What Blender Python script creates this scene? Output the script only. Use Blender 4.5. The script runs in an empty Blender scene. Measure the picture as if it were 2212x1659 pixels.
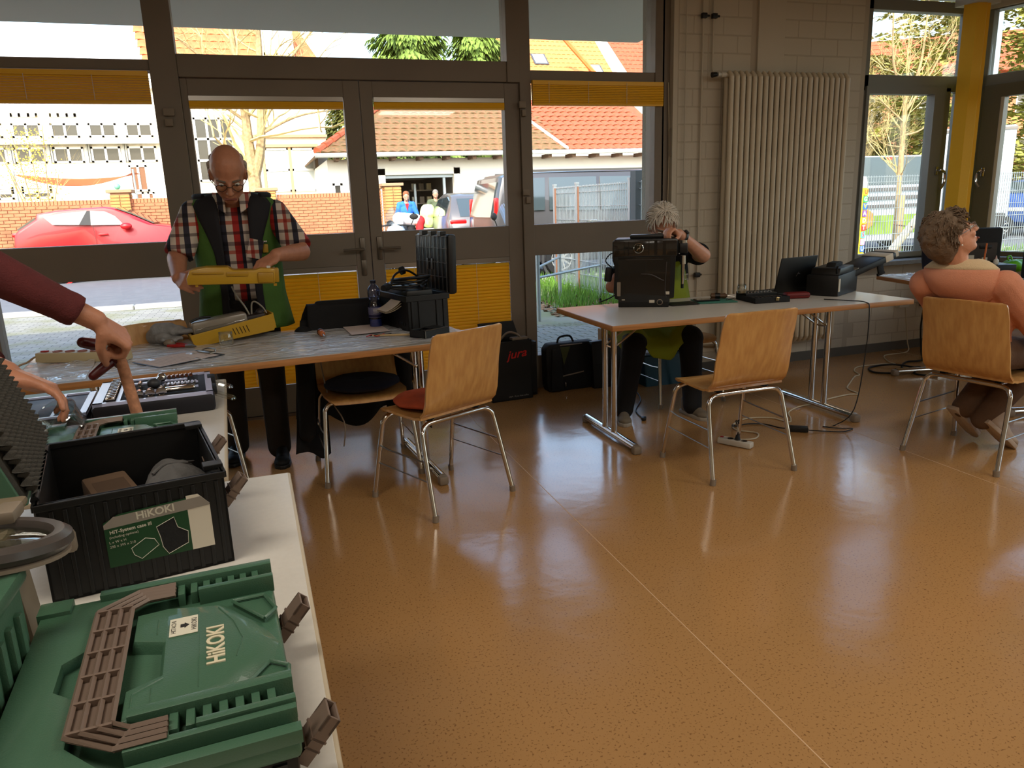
import bpy, bmesh, math, random
from mathutils import Vector, Matrix, Euler
random.seed(7)
SC = bpy.context.scene
COL = SC.collection
V = Vector
PI = math.pi

# ------------------------------------------------------------------ camera, sky, sun, lights, exposure
yaw, pitch, roll = math.radians(17.74), math.radians(13.63), math.radians(-2.0)
_f = V((math.sin(yaw)*math.cos(pitch), math.cos(yaw)*math.cos(pitch), -math.sin(pitch)))
_r = V((math.cos(yaw), -math.sin(yaw), 0)); _u = _r.cross(_f)
_r2 = _r*math.cos(roll) + _u*math.sin(roll); _u2 = -_r*math.sin(roll) + _u*math.cos(roll)
cam = bpy.data.objects.new('camera', bpy.data.cameras.new('camera')); COL.objects.link(cam)
cam.data.sensor_width = 36; cam.data.lens = 1612/2212*36; cam.data.clip_start = .02; cam.data.clip_end = 400
cam.matrix_world = Matrix(((_r2.x, _u2.x, -_f.x, 0), (_r2.y, _u2.y, -_f.y, 0), (_r2.z, _u2.z, -_f.z, 1.38), (0, 0, 0, 1)))
SC.camera = cam
world = bpy.data.worlds.new('world'); SC.world = world; world.use_nodes = True
wn = world.node_tree.nodes; sky = wn.new('ShaderNodeTexSky'); sky.sky_type = 'NISHITA'; sky.sun_disc = False
sky.sun_elevation = math.radians(42); sky.sun_rotation = math.radians(205); sky.air_density = 1.2; sky.dust_density = 2.5; sky.ozone_density = 1.0
world.node_tree.links.new(sky.outputs[0], wn['Background'].inputs[0]); wn['Background'].inputs[1].default_value = .60
sun = bpy.data.objects.new('sun', bpy.data.lights.new('sun', 'SUN')); COL.objects.link(sun)
sun.data.energy = 3.8; sun.data.angle = .01; sun.data.color = (1, .95, .86)
sun.rotation_euler = V((.42, .72, -.74)).to_track_quat('-Z', 'Y').to_euler()
for i, (x, y) in enumerate(((-.9, 1.0), (1.9, 1.2), (4.3, 1.4), (-.9, -2.2), (2.6, -2.2))):
    l = bpy.data.objects.new('ceiling_lamp', bpy.data.lights.new('ceiling_lamp', 'AREA')); COL.objects.link(l)
    l.data.shape = 'RECTANGLE'; l.data.size = 1.2; l.data.size_y = .5; l.data.energy = 20; l.data.color = (1, .92, .80)
    l.location = (x, y, 2.86)
for sz, loc, rot in (((5.0, 2.7), (.9, 5.45, 1.45), (-PI/2, 0, 0)), ((1.2, 2.0), (5.3, 5.4, 1.8), (-PI/2, 0, 0)), ((3.4, 2.1), (6.5, 3.4, 1.8), (PI/2, 0, PI/2+.27))):
    l = bpy.data.objects.new('window_portal', bpy.data.lights.new('window_portal', 'AREA')); COL.objects.link(l)
    l.data.shape = 'RECTANGLE'; l.data.size, l.data.size_y = sz; l.location = loc; l.rotation_euler = rot; l.data.cycles.is_portal = True
SC.view_settings.view_transform = 'Standard'; SC.view_settings.look = 'None'; SC.view_settings.gamma = 1
SC.view_settings.use_curve_mapping = False; SC.view_settings.exposure = 0.5
SC.cycles.use_denoising = True; SC.cycles.max_bounces = 8; SC.cycles.transparent_max_bounces = 16
SC.cycles.diffuse_bounces = 5; SC.cycles.caustics_reflective = False; SC.cycles.caustics_refractive = False
SC.cycles.sample_clamp_indirect = 6

# ------------------------------------------------------------------ materials
def lin(c): return tuple(x/12.92 if x <= .04045 else ((x+.055)/1.055)**2.4 for x in c)
MATS = {}
def M(name, rgb=(.5, .5, .5), rough=.5, metal=0, var=0, vs=8, bump=0, bs=60, coat=0, spec=.5, stretch=None, rgb2=None, trans=0, ior=1.45, alpha=1, emit=0):
    if name in MATS: return MATS[name]
    m = bpy.data.materials.new(name); m.use_nodes = True; nt = m.node_tree; b = nt.nodes['Principled BSDF']
    c = lin(rgb) + (1,); b.inputs['Base Color'].default_value = c
    b.inputs['Roughness'].default_value = rough; b.inputs['Metallic'].default_value = metal
    b.inputs['Coat Weight'].default_value = coat; b.inputs['Specular IOR Level'].default_value = spec
    b.inputs['Transmission Weight'].default_value = trans; b.inputs['IOR'].default_value = ior; b.inputs['Alpha'].default_value = alpha
    if emit: b.inputs['Emission Color'].default_value = c; b.inputs['Emission Strength'].default_value = emit
    tc = None
    if var or bump:
        tc = nt.nodes.new('ShaderNodeTexCoord'); mp = nt.nodes.new('ShaderNodeMapping')
        nt.links.new(tc.outputs['Object'], mp.inputs[0])
        if stretch: mp.inputs['Scale'].default_value = stretch
    if var:
        n = nt.nodes.new('ShaderNodeTexNoise'); n.inputs['Scale'].default_value = vs; n.inputs['Detail'].default_value = 5
        nt.links.new(mp.outputs[0], n.inputs[0]); r = nt.nodes.new('ShaderNodeValToRGB')
        c2 = lin(rgb2) if rgb2 else tuple(x*(1-var) for x in c[:3]); c1 = c[:3] if rgb2 else tuple(min(1, x*(1+var)) for x in c[:3])
        r.color_ramp.elements[0].color = c2 + (1,); r.color_ramp.elements[1].color = c1 + (1,)
        r.color_ramp.elements[0].position = .35; r.color_ramp.elements[1].position = .65
        nt.links.new(n.outputs[0], r.inputs[0]); nt.links.new(r.outputs[0], b.inputs['Base Color'])
    if bump:
        n2 = nt.nodes.new('ShaderNodeTexNoise'); n2.inputs['Scale'].default_value = bs; n2.inputs['Detail'].default_value = 3
        nt.links.new(mp.outputs[0], n2.inputs[0]); bu = nt.nodes.new('ShaderNodeBump'); bu.inputs['Strength'].default_value = bump; bu.inputs['Distance'].default_value = .01
        nt.links.new(n2.outputs[0], bu.inputs['Height']); nt.links.new(bu.outputs[0], b.inputs['Normal'])
    MATS[name] = m; return m
def glassmat(name, tint=(1, 1, 1), refl=.06):
    m = bpy.data.materials.new(name); m.use_nodes = True; nt = m.node_tree; nt.nodes.clear()
    o = nt.nodes.new('ShaderNodeOutputMaterial'); mix = nt.nodes.new('ShaderNodeMixShader'); t = nt.nodes.new('ShaderNodeBsdfTransparent'); g = nt.nodes.new('ShaderNodeBsdfGlossy')
    lw = nt.nodes.new('ShaderNodeLayerWeight'); lw.inputs[0].default_value = .25; mul = nt.nodes.new('ShaderNodeMath'); mul.operation = 'MULTIPLY_ADD'; mul.inputs[1].default_value = .5; mul.inputs[2].default_value = refl
    t.inputs[0].default_value = tint + (1,); g.inputs['Roughness'].default_value = .02
    nt.links.new(lw.outputs['Fresnel'], mul.inputs[0]); nt.links.new(mul.outputs[0], mix.inputs[0]); nt.links.new(t.outputs[0], mix.inputs[1]); nt.links.new(g.outputs[0], mix.inputs[2]); nt.links.new(mix.outputs[0], o.inputs[0])
    MATS[name] = m; return m
PANE = glassmat('window_glass', (.97, .98, .97), .015)
CLEAR = glassmat('clear_plastic', (.86, .88, .88), .10)
JAR = glassmat('jar_glass', (.9, .93, .92), .12)
BLUEPET = glassmat('blue_bottle_plastic', (.52, .60, .86), .09)
LENS = glassmat('lens_glass', (.92, .95, .9), .10)

# ------------------------------------------------------------------ mesh helpers
class B:
    """collects shapes into one bmesh"""
    def __init__(s): s.bm = bmesh.new()
    def face(s, pts):
        s.bm.faces.new([s.bm.verts.new(p) for p in pts]); return s
    def box(s, c, d, rot=None, taper=None):
        c = V(c); h = V(d)/2; R = rot if rot else None
        vs = []
        for z in (-1, 1):
            for x, y in ((-1, -1), (1, -1), (1, 1), (-1, 1)):
                k = taper if (taper and z > 0) else 1
                p = V((x*h.x*k, y*h.y*k, z*h.z))
                if R: p = R @ p
                vs.append(s.bm.verts.new(c+p))
        for f in ((0, 3, 2, 1), (4, 5, 6, 7), (0, 1, 5, 4), (1, 2, 6, 5), (2, 3, 7, 6), (3, 0, 4, 7)): s.bm.faces.new([vs[i] for i in f])
        return s
    def bb(s, a, b):
        a, b = V(a), V(b); return s.box((a+b)/2, (abs(b.x-a.x), abs(b.y-a.y), abs(b.z-a.z)))
    def rbox(s, c, d, r=.01, seg=2, rot=None):
        t = bmesh.new(); bmesh.ops.create_cube(t, size=1)
        for v in t.verts: v.co = V((v.co.x*d[0], v.co.y*d[1], v.co.z*d[2]))
        bmesh.ops.bevel(t, geom=list(t.edges), offset=r, segments=seg, profile=.5, affect='EDGES')
        for v in t.verts: v.co = (rot @ v.co if rot else v.co) + V(c)
        s.merge(t); return s
    def merge(s, t):
        mp = {}
        for v in t.verts: mp[v] = s.bm.verts.new(v.co)
        for f in t.faces:
            try: s.bm.faces.new([mp[v] for v in f.verts])
            except ValueError: pass
        t.free()
    def tube(s, pts, r, n=8, closed=False, smooth=0, cap=True, flat=None):
        pts = [V(p) for p in pts]
        if smooth: pts = cr(pts, smooth, closed)
        k = len(pts); rs = r if isinstance(r, (list, tuple)) else [r]*k
        if len(rs) != k:
            q = len(rs)-1; rs = [rs[min(q, int(i*q/(k-1)))]*(1-(i*q/(k-1)) % 1) + rs[min(q, int(i*q/(k-1))+1)]*((i*q/(k-1)) % 1) for i in range(k)]
        rings = []; prev = None
        for i, p in enumerate(pts):
            a = pts[i-1] if (i or closed) else pts[0]; b = pts[(i+1) % k] if (i < k-1 or closed) else pts[-1]
            t = (b-a)
            t = t.normalized() if t.length > 1e-9 else V((0, 0, 1))
            if prev is None:
                u = t.cross(V((0, 0, 1)))
                if u.length < .05: u = t.cross(V((1, 0, 0)))
            else: u = prev - t*prev.dot(t)
            if u.length < 1e-6: u = t.orthogonal()
            u.normalize(); prev = u; w = t.cross(u)
            f2 = flat if flat else 1
            rings.append([s.bm.verts.new(p + u*math.cos(2*PI*j/n)*rs[i] + w*math.sin(2*PI*j/n)*rs[i]*f2) for j in range(n)])
        for i in range(k-1 if not closed else k):
            A, Bq = rings[i], rings[(i+1) % k]
            for j in range(n): s.bm.faces.new((A[j], A[(j+1) % n], Bq[(j+1) % n], Bq[j]))
        if cap and not closed: s.bm.faces.new(rings[0][::-1]); s.bm.faces.new(rings[-1])
        return s
    def cyl(s, a, b, r, r2=None, n=16): return s.tube([a, b], [r, r if r2 is None else r2], n)
    def lathe(s, prof, c=(0, 0, 0), n=20, rot=None, close=False):
        c = V(c); rings = []
        for r, z in prof:
            rings.append([s.bm.verts.new((lambda p: c+(rot @ p if rot else p))(V((max(r, 1e-4)*math.cos(2*PI*j/n), max(r, 1e-4)*math.sin(2*PI*j/n), z)))) for j in range(n)])
        m = len(rings)
        for i in range(m if close else m-1):
            for j in range(n): s.bm.faces.new((rings[i][j], rings[i][(j+1) % n], rings[(i+1) % m][(j+1) % n], rings[(i+1) % m][j]))
        if not close:
            if prof[0][0] > .0005: s.bm.faces.new(rings[0][::-1])
            if prof[-1][0] > .0005: s.bm.faces.new(rings[-1])
        return s
    def ell(s, c, r, rot=None, n=12):
        t = bmesh.new(); bmesh.ops.create_uvsphere(t, u_segments=n, v_segments=max(6, n//2+2), radius=1)
        r = (r, r, r) if not isinstance(r, (tuple, list)) else r
        for v in t.verts:
            p = V((v.co.x*r[0], v.co.y*r[1], v.co.z*r[2])); v.co = (rot @ p if rot else p)+V(c)
        s.merge(t); return s
    def prism(s, pts2, h0, h1, ax='z', f=None):
        """polygon extruded along an axis; f maps (u, v, h) to a point"""
        if f is None: f = {'z': lambda u, v, h: V((u, v, h)), 'y': lambda u, v, h: V((u, h, v)), 'x': lambda u, v, h: V((h, u, v))}[ax]
        a = [s.bm.verts.new(f(u, v, h0)) for u, v in pts2]; b = [s.bm.verts.new(f(u, v, h1)) for u, v in pts2]; n = len(pts2)
        s.bm.faces.new(a[::-1]); s.bm.faces.new(b)
        for i in range(n): s.bm.faces.new((a[i], a[(i+1) % n], b[(i+1) % n], b[i]))
        return s
    def grid(s, nu, nv, f, closed=False):
        vs = [[s.bm.verts.new(f(i/(nu if closed else nu-1), j/(nv-1))) for j in range(nv)] for i in range(nu)]
        for i in range(nu if closed else nu-1):
            for j in range(nv-1): s.bm.faces.new((vs[i][j], vs[(i+1) % nu][j], vs[(i+1) % nu][j+1], vs[i][j+1]))
        return s
    def caps(s, a, b, r0, r1=None, n=12, fa=False, fb=False):
        """tapered capsule; fa / fb = flat ends"""
        a, b = V(a), V(b); r1 = r0 if r1 is None else r1; t = (b-a); L = t.length or 1e-6; t = t/L
        pts, rs = [], []
        if fa: pts.append(a); rs.append(r0)
        else:
            for q in (85, 60, 35, 12): pts.append(a - t*r0*math.sin(math.radians(q))); rs.append(r0*math.cos(math.radians(q)))
        if not fb:
            for q in (12, 35, 60, 85): pts.append(b + t*r1*math.sin(math.radians(q))); rs.append(r1*math.cos(math.radians(q)))
        else: pts.append(b); rs.append(r1)
        return s.tube(pts, rs, n)
    def mesh(s, name, mat=None, smooth=True, angle=40, bevel=0, solid=0):
        bmesh.ops.recalc_face_normals(s.bm, faces=s.bm.faces)
        if bevel:
            es = [e for e in s.bm.edges if len(e.link_faces) == 2 and e.calc_face_angle(0) > .6]
            bmesh.ops.bevel(s.bm, geom=es, offset=bevel, segments=2, profile=.5, affect='EDGES', clamp_overlap=True)
        if solid:
            bmesh.ops.solidify(s.bm, geom=list(s.bm.faces), thickness=solid)
        me = bpy.data.meshes.new(name); s.bm.to_mesh(me); s.bm.free()
        if mat: me.materials.append(mat)
        if smooth:
            for p in me.polygons: p.use_smooth = True
            try: me.set_sharp_from_angle(angle=math.radians(angle))
            except Exception: pass
        return me
    def obj(s, name, mat, parent=None, loc=None, rot=None, **k):
        o = bpy.data.objects.new(name, s.mesh(name, mat, **k)); COL.objects.link(o)
        if parent: o.parent = parent
        if loc is not None: o.location = loc
        if rot is not None: o.rotation_euler = rot
        return o
def cr(p, n, closed=False):
    out = []; k = len(p)
    for i in range(k if closed else k-1):
        a = p[(i-1) % k] if (closed or i) else p[0]; b = p[i]; c = p[(i+1) % k]; d = p[(i+2) % k] if (closed or i < k-2) else p[-1]
        for j in range(n):
            t = j/n; out.append(.5*((2*b) + (c-a)*t + (2*a-5*b+4*c-d)*t*t + (3*b-a-3*c+d)*t**3))
    if not closed: out.append(p[-1])
    return out
def Rz(a): return Matrix.Rotation(a, 3, 'Z')
def Rx(a): return Matrix.Rotation(a, 3, 'X')
def Ry(a): return Matrix.Rotation(a, 3, 'Y')
def thing(name, label, cat, loc=(0, 0, 0), rz=0, group=None, rot=None):
    o = bpy.data.objects.new(name, None); COL.objects.link(o); o.location = loc; o.rotation_euler = rot if rot else (0, 0, rz); o.empty_display_size = .05
    return tag(o, label, cat, group)
def tag(o, label, cat, group=None, kind=None):
    if label: o['label'] = label
    if cat: o['category'] = cat
    if group: o['group'] = group
    if kind: o['kind'] = kind
    return o
def struct(o, label=None, cat=None):
    o['kind'] = 'structure'
    if label: o['label'] = label; o['category'] = cat or o.name.split('_')[0]
    return o
def stuff(o): o['kind'] = 'stuff'; return o
def dup(root, loc=None, rz=None, label=None):
    c = root.copy(); COL.objects.link(c)
    if loc is not None: c.location = loc
    if rz is not None: c.rotation_euler = (0, 0, rz)
    if label: c['label'] = label
    for ch in list(root.children):
        d = ch.copy(); COL.objects.link(d); d.parent = c
        for g in list(ch.children):
            e = g.copy(); COL.objects.link(e); e.parent = d
    return c
def pieces(parent, name, me, places, cap=300, rest=None):
    """the first cap places get an object each (shared mesh); the others one joined mesh"""
    for loc, rot in places[:cap]:
        o = bpy.data.objects.new(name, me); COL.objects.link(o); o.parent = parent; o.location = loc
        if rot: o.rotation_euler = rot
    if len(places) > cap:
        b = bmesh.new()
        for loc, rot in places[cap:]:
            n0 = len(b.verts); b.from_mesh(me); b.verts.ensure_lookup_table(); R = Euler(rot).to_matrix() if rot else None
            for v in b.verts[n0:]: v.co = (R @ v.co if R else v.co) + V(loc)
        m2 = bpy.data.meshes.new(rest or name+'_rest'); b.to_mesh(m2); b.free(); m2.materials.append(me.materials[0])
        o = bpy.data.objects.new(rest or name+'_rest', m2); COL.objects.link(o); o.parent = parent; stuff(o)
def text(body, size, mat, parent, loc, rot, extrude=.0006, name='lettering', align='CENTER', bold=0, sx=1, shear=0):
    cu = bpy.data.curves.new(name, 'FONT'); cu.body = body; cu.size = size; cu.extrude = extrude; cu.align_x = align; cu.align_y = 'CENTER'; cu.offset = bold; cu.resolution_u = 3; cu.shear = shear
    t = bpy.data.objects.new('tmp', cu); COL.objects.link(t); dg = bpy.context.evaluated_depsgraph_get()
    me = bpy.data.meshes.new_from_object(t.evaluated_get(dg)); bpy.data.objects.remove(t); me.name = name; me.materials.clear(); me.materials.append(mat)
    for v in me.vertices: v.co.x *= sx
    o = bpy.data.objects.new(name, me); COL.objects.link(o); o.parent = parent; o.location = loc; o.rotation_euler = rot
    return o
def blob(name, b, mat, parent, vox=.009, it=4, fac=.5):
    """one continuous skin over the overlapping shapes in b"""
    o = b.obj(name, mat, None); m = o.modifiers.new('r', 'REMESH'); m.mode = 'VOXEL'; m.voxel_size = vox
    s = o.modifiers.new('s', 'SMOOTH'); s.iterations = it; s.factor = fac
    dg = bpy.context.evaluated_depsgraph_get(); me = bpy.data.meshes.new_from_object(o.evaluated_get(dg)); me.name = name
    o.modifiers.clear(); o.data = me; o.parent = parent
    for p in me.polygons: p.use_smooth = True
    if not me.materials: me.materials.append(mat)
    return o

# common materials
FRAME = M('glare_lifted_frame', (.47, .43, .38), .55, var=.05, vs=3)  # anthracite, lightened in the colour to stand in for window glare
FRAME2 = M('grey_aluminium', (.50, .505, .48), .45)
CHROME = M('chrome', (.80, .78, .75), .12, 1)
STEEL = M('brushed_steel', (.62, .60, .57), .32, 1)
BLACK = M('black_plastic', (.05, .048, .045), .45)
MATTB = M('matt_black', (.05, .05, .05), .75, bump=.15, bs=200)
WHITEP = M('white_plastic', (.80, .79, .75), .4)
BEIGEP = M('beige_plastic', (.74, .68, .54), .45)
GREYP = M('grey_plastic', (.50, .45, .39), .5)
GREEN = M('green_case_plastic', (.25, .385, .30), .38, bump=.12, bs=500, coat=.1)
BEECH = M('beech_plywood', (.78, .60, .36), .35, var=.12, vs=3, stretch=(14, 14, 1.2), rgb2=(.71, .52, .30), coat=.25)
EDGEW = M('beech_edge', (.66, .46, .27), .45, var=.15, vs=6, stretch=(1, 20, 20))
TOPW = M('pale_laminate', (.80, .78, .74), .28, var=.02, vs=90)
CORD = M('black_cord', (.04, .04, .04), .5)
CORDW = M('white_cord', (.78, .74, .64), .5)
YELB = M('yellow_slat', (.92, .70, .12), .4)
SKIN = M('skin_warm', (.70, .48, .37), .5, var=.06, vs=30, bump=.1, bs=160)
SKIN2 = M('skin_pale', (.78, .56, .45), .5, var=.06, vs=30, bump=.1, bs=160)
RED = M('red_plastic', (.62, .10, .09), .4)
PAPER = M('paper', (.85, .82, .78), .7)
FOIL = M('plastic_sheet', (.78, .80, .82), .12, spec=.8, bump=.9, bs=14)
# ------------------------------------------------------------------ floor, walls, ceiling
def linoleum():
    m = M('linoleum', (.67, .505, .315), .2, var=.02, vs=1.2, spec=.95); nt = m.node_tree; b = nt.nodes['Principled BSDF']
    tc = nt.nodes.new('ShaderNodeTexCoord'); n = nt.nodes.new('ShaderNodeTexNoise'); n.inputs['Scale'].default_value = 130; n.inputs['Detail'].default_value = 2
    nt.links.new(tc.outputs['Object'], n.inputs[0]); r = nt.nodes.new('ShaderNodeValToRGB'); r.color_ramp.elements[0].position = .33; r.color_ramp.elements[1].position = .41
    r.color_ramp.elements[0].color = (.55, .5, .45, 1); r.color_ramp.elements[1].color = (1, 1, 1, 1); nt.links.new(n.outputs[0], r.inputs[0])
    src = b.inputs['Base Color'].links[0].from_socket; mx = nt.nodes.new('ShaderNodeMixRGB'); mx.blend_type = 'MULTIPLY'; mx.inputs[0].default_value = 1
    nt.links.new(src, mx.inputs[1]); nt.links.new(r.outputs[0], mx.inputs[2]); nt.links.new(mx.outputs[0], b.inputs['Base Color'])
    n2 = nt.nodes.new('ShaderNodeTexNoise'); n2.inputs['Scale'].default_value = 1.7; n2.inputs['Detail'].default_value = 6; nt.links.new(tc.outputs['Object'], n2.inputs[0])
    mr = nt.nodes.new('ShaderNodeMapRange'); mr.inputs[1].default_value = .3; mr.inputs[2].default_value = .7; mr.inputs[3].default_value = .13; mr.inputs[4].default_value = .21
    nt.links.new(n2.outputs[0], mr.inputs[0]); nt.links.new(mr.outputs[0], b.inputs['Roughness'])
    n3 = nt.nodes.new('ShaderNodeTexNoise'); n3.inputs['Scale'].default_value = 3.5; n3.inputs['Detail'].default_value = 4; nt.links.new(tc.outputs['Object'], n3.inputs[0]); bu = nt.nodes.new('ShaderNodeBump'); bu.inputs['Strength'].default_value = .25; bu.inputs['Distance'].default_value = .012; nt.links.new(n3.outputs[0], bu.inputs['Height']); nt.links.new(bu.outputs[0], b.inputs['Normal'])
    return m
LINO = linoleum()
fl = struct(B().bb((-3.3, -4.6, -.25), (8.6, 5.34, -.004)).obj('floor', M('seam_weld', (.80, .66, .50), .5), smooth=False), 'orange brown speckled linoleum floor laid in wide sheets', 'floor')
for x0, x1 in ((-3.2, -.81), (-.81, 1.19), (1.19, 3.19), (3.19, 5.19), (5.19, 8.5)):
    B().bb((x0+.0012, -4.5, -.004), (x1-.0012, 5.26, 0)).obj('sheet', LINO, fl, smooth=False)
WALLP = M('white_wall_paint', (.76, .73, .665), .6, bump=.12, bs=90)
MORT = M('painted_joint', (.70, .665, .60), .7)
for x in (-.81, 1.19, 3.19, 5.19): B().bb((x-.0018, -4.5, -.001), (x+.0018, 5.2, .0005)).obj('seam', MATS['seam_weld'], fl, smooth=False)
struct(B().bb((-3.3, -4.6, 2.92), (8.6, 5.42, 3.3)).obj('ceiling', M('ceiling_white', (.82, .80, .76), .8), smooth=False), 'white ceiling above the right corner window', 'ceiling')
struct(B().bb((-3.35, -4.6, 0), (-3.2, 5.3, 2.92)).obj('wall_left', WALLP, smooth=False), 'white painted side wall outside the frame', 'wall')
struct(B().bb((-3.3, -4.75, 0), (8.6, -4.6, 2.92)).obj('wall_front', WALLP, smooth=False), 'white painted wall behind the photographer', 'wall')
wb = struct(B().bb((3.0, 5.1505, 0), (4.69, 5.62, 2.92)).bb((4.69, 5.1505, 0), (5.95, 5.3, .80)).bb((4.69, 5.3, -.2), (5.95, 5.45, .80)).obj('wall_back', MORT, smooth=False), 'white painted block wall behind the radiator', 'wall')
t = bmesh.new(); bmesh.ops.create_cube(t, size=1)
def blockmesh(w, h, mat, d=.012):
    return B().rbox((0, 0, 0), (w, d, h), .0035, 1).mesh('block', mat, angle=20)
bm_full, bm_half = blockmesh(.242, .119, WALLP), blockmesh(.119, .119, WALLP)
rnd = random.Random(3)
pf, ph = [], []
for k in range(24):
    z = .09+k*.125
    for x0, x1 in ((3.004, 3.66), (3.91, 4.69)) if z > .0 else ():
        x = x0 + (0 if k % 2 else .1235 if x1-x0 > .2 else 0)
        if k % 2 == 0: ph.append(((x0+.0605, 5.1543, z), None))
        while x+.12 < x1+.03:
            if x+.245 < x1+.03 and rnd.random() > .28: pf.append(((x+.122, 5.1543, z), None)); x += .247
            else: ph.append(((x+.0605, 5.1543, z), None)); x += .1235
    if z < .78:
        x = 4.69+(.06 if k % 2 else 0)
        while x+.24 < 5.9: pf.append(((x+.122, 5.1543, z), None)); x += .247
pieces(wb, 'block', bm_full, pf, 230); pieces(wb, 'block', bm_half, ph, 120)
B().bb((3.665, 5.13, .0), (3.90, 5.16, 2.92)).obj('pilaster', WALLP, wb, smooth=False)
B().bb((2.965, 5.15, 0), (3.0, 5.62, 2.92)).obj('reveal', WALLP, wb, smooth=False)
struct(B().bb((3.0, 5.135, 0), (5.85, 5.15, .075)).obj('baseboard_back', M('grey_skirting', (.33, .32, .30), .5), smooth=False, ), 'dark grey skirting below the radiator wall', 'baseboard')
# right-hand wall of windows, running from the corner towards the camera
WR = Matrix.Translation((5.87, 5.2, 0)) @ Matrix.Rotation(math.atan2(-.963, .27), 4, 'Z')      # local x along the wall, local +y to the outside
def onright(o): o.matrix_world = WR; return o
wr = struct(onright(B().bb((0, .02, 0), (6.6, .2, .80)).bb((4.9, .0, .8), (6.6, .2, 2.92)).bb((0, 0, 2.80), (6.6, .2, 2.92)).obj('wall_right', WALLP, smooth=False)), 'white parapet wall under the right corner windows', 'wall')
# ------------------------------------------------------------------ glazed entrance facade
Y0, Y1 = 5.21, 5.33
def member(b, x0, x1, z0, z1, y0=Y0, y1=Y1): return b.bb((x0, y0, z0), (x1, y1, z1))
def window(n, label, x0, x1, rails, post=None):
    """rails: (z0, z1) members; panes fill the gaps"""
    w = struct(thing('window_%d' % n, label, 'window', (0, 0, 0)))
    for z0, z1 in rails: member(B(), x0, x1, z0, z1).obj('rail', FRAME, w, bevel=.004, smooth=False)
    for (a, b_), (c, d) in zip(rails[:-1], rails[1:]):
        if c-b_ > .12: B().bb((x0, 5.272, b_), (x1, 5.278, c)).obj('pane', PANE, w, smooth=False)
    return w
window(1, 'dark framed fixed glazing left of the double door, street and red car behind', -1.575, -.54, ((0, .22), (1.0, 1.216), (2.224, 2.285), (2.84, 2.92)))
window(2, 'dark framed glazing furthest left, mostly outside the frame', -3.2, -1.70, ((0, .22), (1.0, 1.216), (2.224, 2.285), (2.84, 2.92)))
window(3, 'long fanlight above the double glass door', -.385, 1.707, ((2.19, 2.322), (2.84, 2.92)))
window(4, 'tall narrow glazing right of the door with van behind it', 1.875, 2.85, ((0, .253), (1.0, 1.22), (2.20, 2.27), (2.84, 2.92)))
for i, (x0, x1, lab) in enumerate(((-1.70, -1.575, 'dark post at the left end of the glazing'), (-.54, -.385, 'dark post left of the double door'), (1.795, 1.877, 'dark post right of the double door'), (2.845, 2.985, 'dark frame post against the white reveal'))):
    struct(member(B(), x0, x1, 0, 2.92, 5.20, 5.34).obj('trim_%d' % (i+1), FRAME, bevel=.004, smooth=False), lab, 'trim')
member(B(), 1.707, 1.8, 2.187, 2.92, 5.20, 5.34).obj('trim_5', FRAME, bevel=.004, smooth=False); struct(bpy.data.objects['trim_5'], 'dark fanlight post above the door', 'trim')
struct(B().bb((2.962, 5.34, 0), (3.0, 5.62, 2.95)).obj('trim_6', M('grey_render', (.58, .55, .50), .9, bump=.8, bs=60), smooth=False), 'rough grey outside reveal beside the narrow glazing', 'trim')
struct(B().bb((2.905, 5.20, .3), (2.918, 5.207, 2.9)).obj('trim_7', WHITEP, smooth=False), 'pale cable duct on the frame right of the narrow glazing', 'trim')
def blind_stack(parent, x0, x1, z0, z1, n, y=5.245):
    me = B().box((0, 0, 0), (x1-x0, .032, .009), Rx(.35)).mesh('slat', YELB, smooth=False)
    pieces(parent, 'slat', me, [(((x0+x1)/2, y, z0+.02+(z1-z0-.05)*i/(n-1)), None) for i in range(n)])
    B().bb((x0, y-.014, z1-.028), (x1, y+.02, z1)).obj('head_rail', YELB if z1 > 2.1 else STEEL, parent, smooth=False)
    B().bb((x0, y-.012, z0), (x1, y+.012, z0+.016)).obj('bottom_rail', YELB, parent, smooth=False)
b1 = thing('venetian_blind', 'yellow slatted blind pulled up above the van in narrow glazing', 'blind'); blind_stack(b1, 1.882, 2.90, 2.035, 2.20, 11, 5.19)
for x in (2.0, 2.3, 2.6): B().tube([(x, 5.17, 2.05), (x, 5.17, 2.19)], .0016, 5).obj('cord', PAPER, b1)
b2 = thing('venetian_blind', 'yellow slatted blind pulled up above the red car', 'blind'); blind_stack(b2, -1.57, -.55, 2.03, 2.215, 11, 5.19)
for x in (-1.2, -.85): B().tube([(x, 5.17, 2.05), (x, 5.17, 2.19)], .0016, 5).obj('cord', PAPER, b2)
def door(n, label, x0, x1, gx0, gx1, hs):
    d = struct(thing('door_%d' % n, label, 'door', (0, 0, 0)))
    y0, y1 = 5.225, 5.305
    for a, b_, c, e in ((x0, gx0, .02, 2.185), (gx1, x1, .02, 2.185)): B().bb((a, y0, c), (b_, y1, e)).obj('stile', FRAME, d, bevel=.003, smooth=False)
    for c, e in ((.02, .22), (1.0, 1.22), (2.085, 2.185)): B().bb((gx0, y0, c), (gx1, y1, e)).obj('rail', FRAME, d, bevel=.003, smooth=False)
    for c, e in ((.22, 1.0), (1.22, 2.085)): B().bb((gx0, 5.268, c), (gx1, 5.274, e)).obj('pane', PANE, d, smooth=False)
    hx = x1-.055 if hs < 0 else x0+.055
    h = B().rbox((hx, y0-.006, 1.11), (.036, .014, .155), .006, 2).tube([(hx, y0, 1.11), (hx, y0-.05, 1.11), (hx+hs*.02, y0-.056, 1.11), (hx+hs*.135, y0-.056, 1.108)], .009, 8, smooth=3).obj('handle', M('handle_metal', (.42, .39, .35), .35, .6), d)
    if hs < 0: B().rbox((hx, y0-.005, .985), (.034, .012, .11), .005, 2).obj('key_plate', MATS['handle_metal'], d)
    return d
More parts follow.
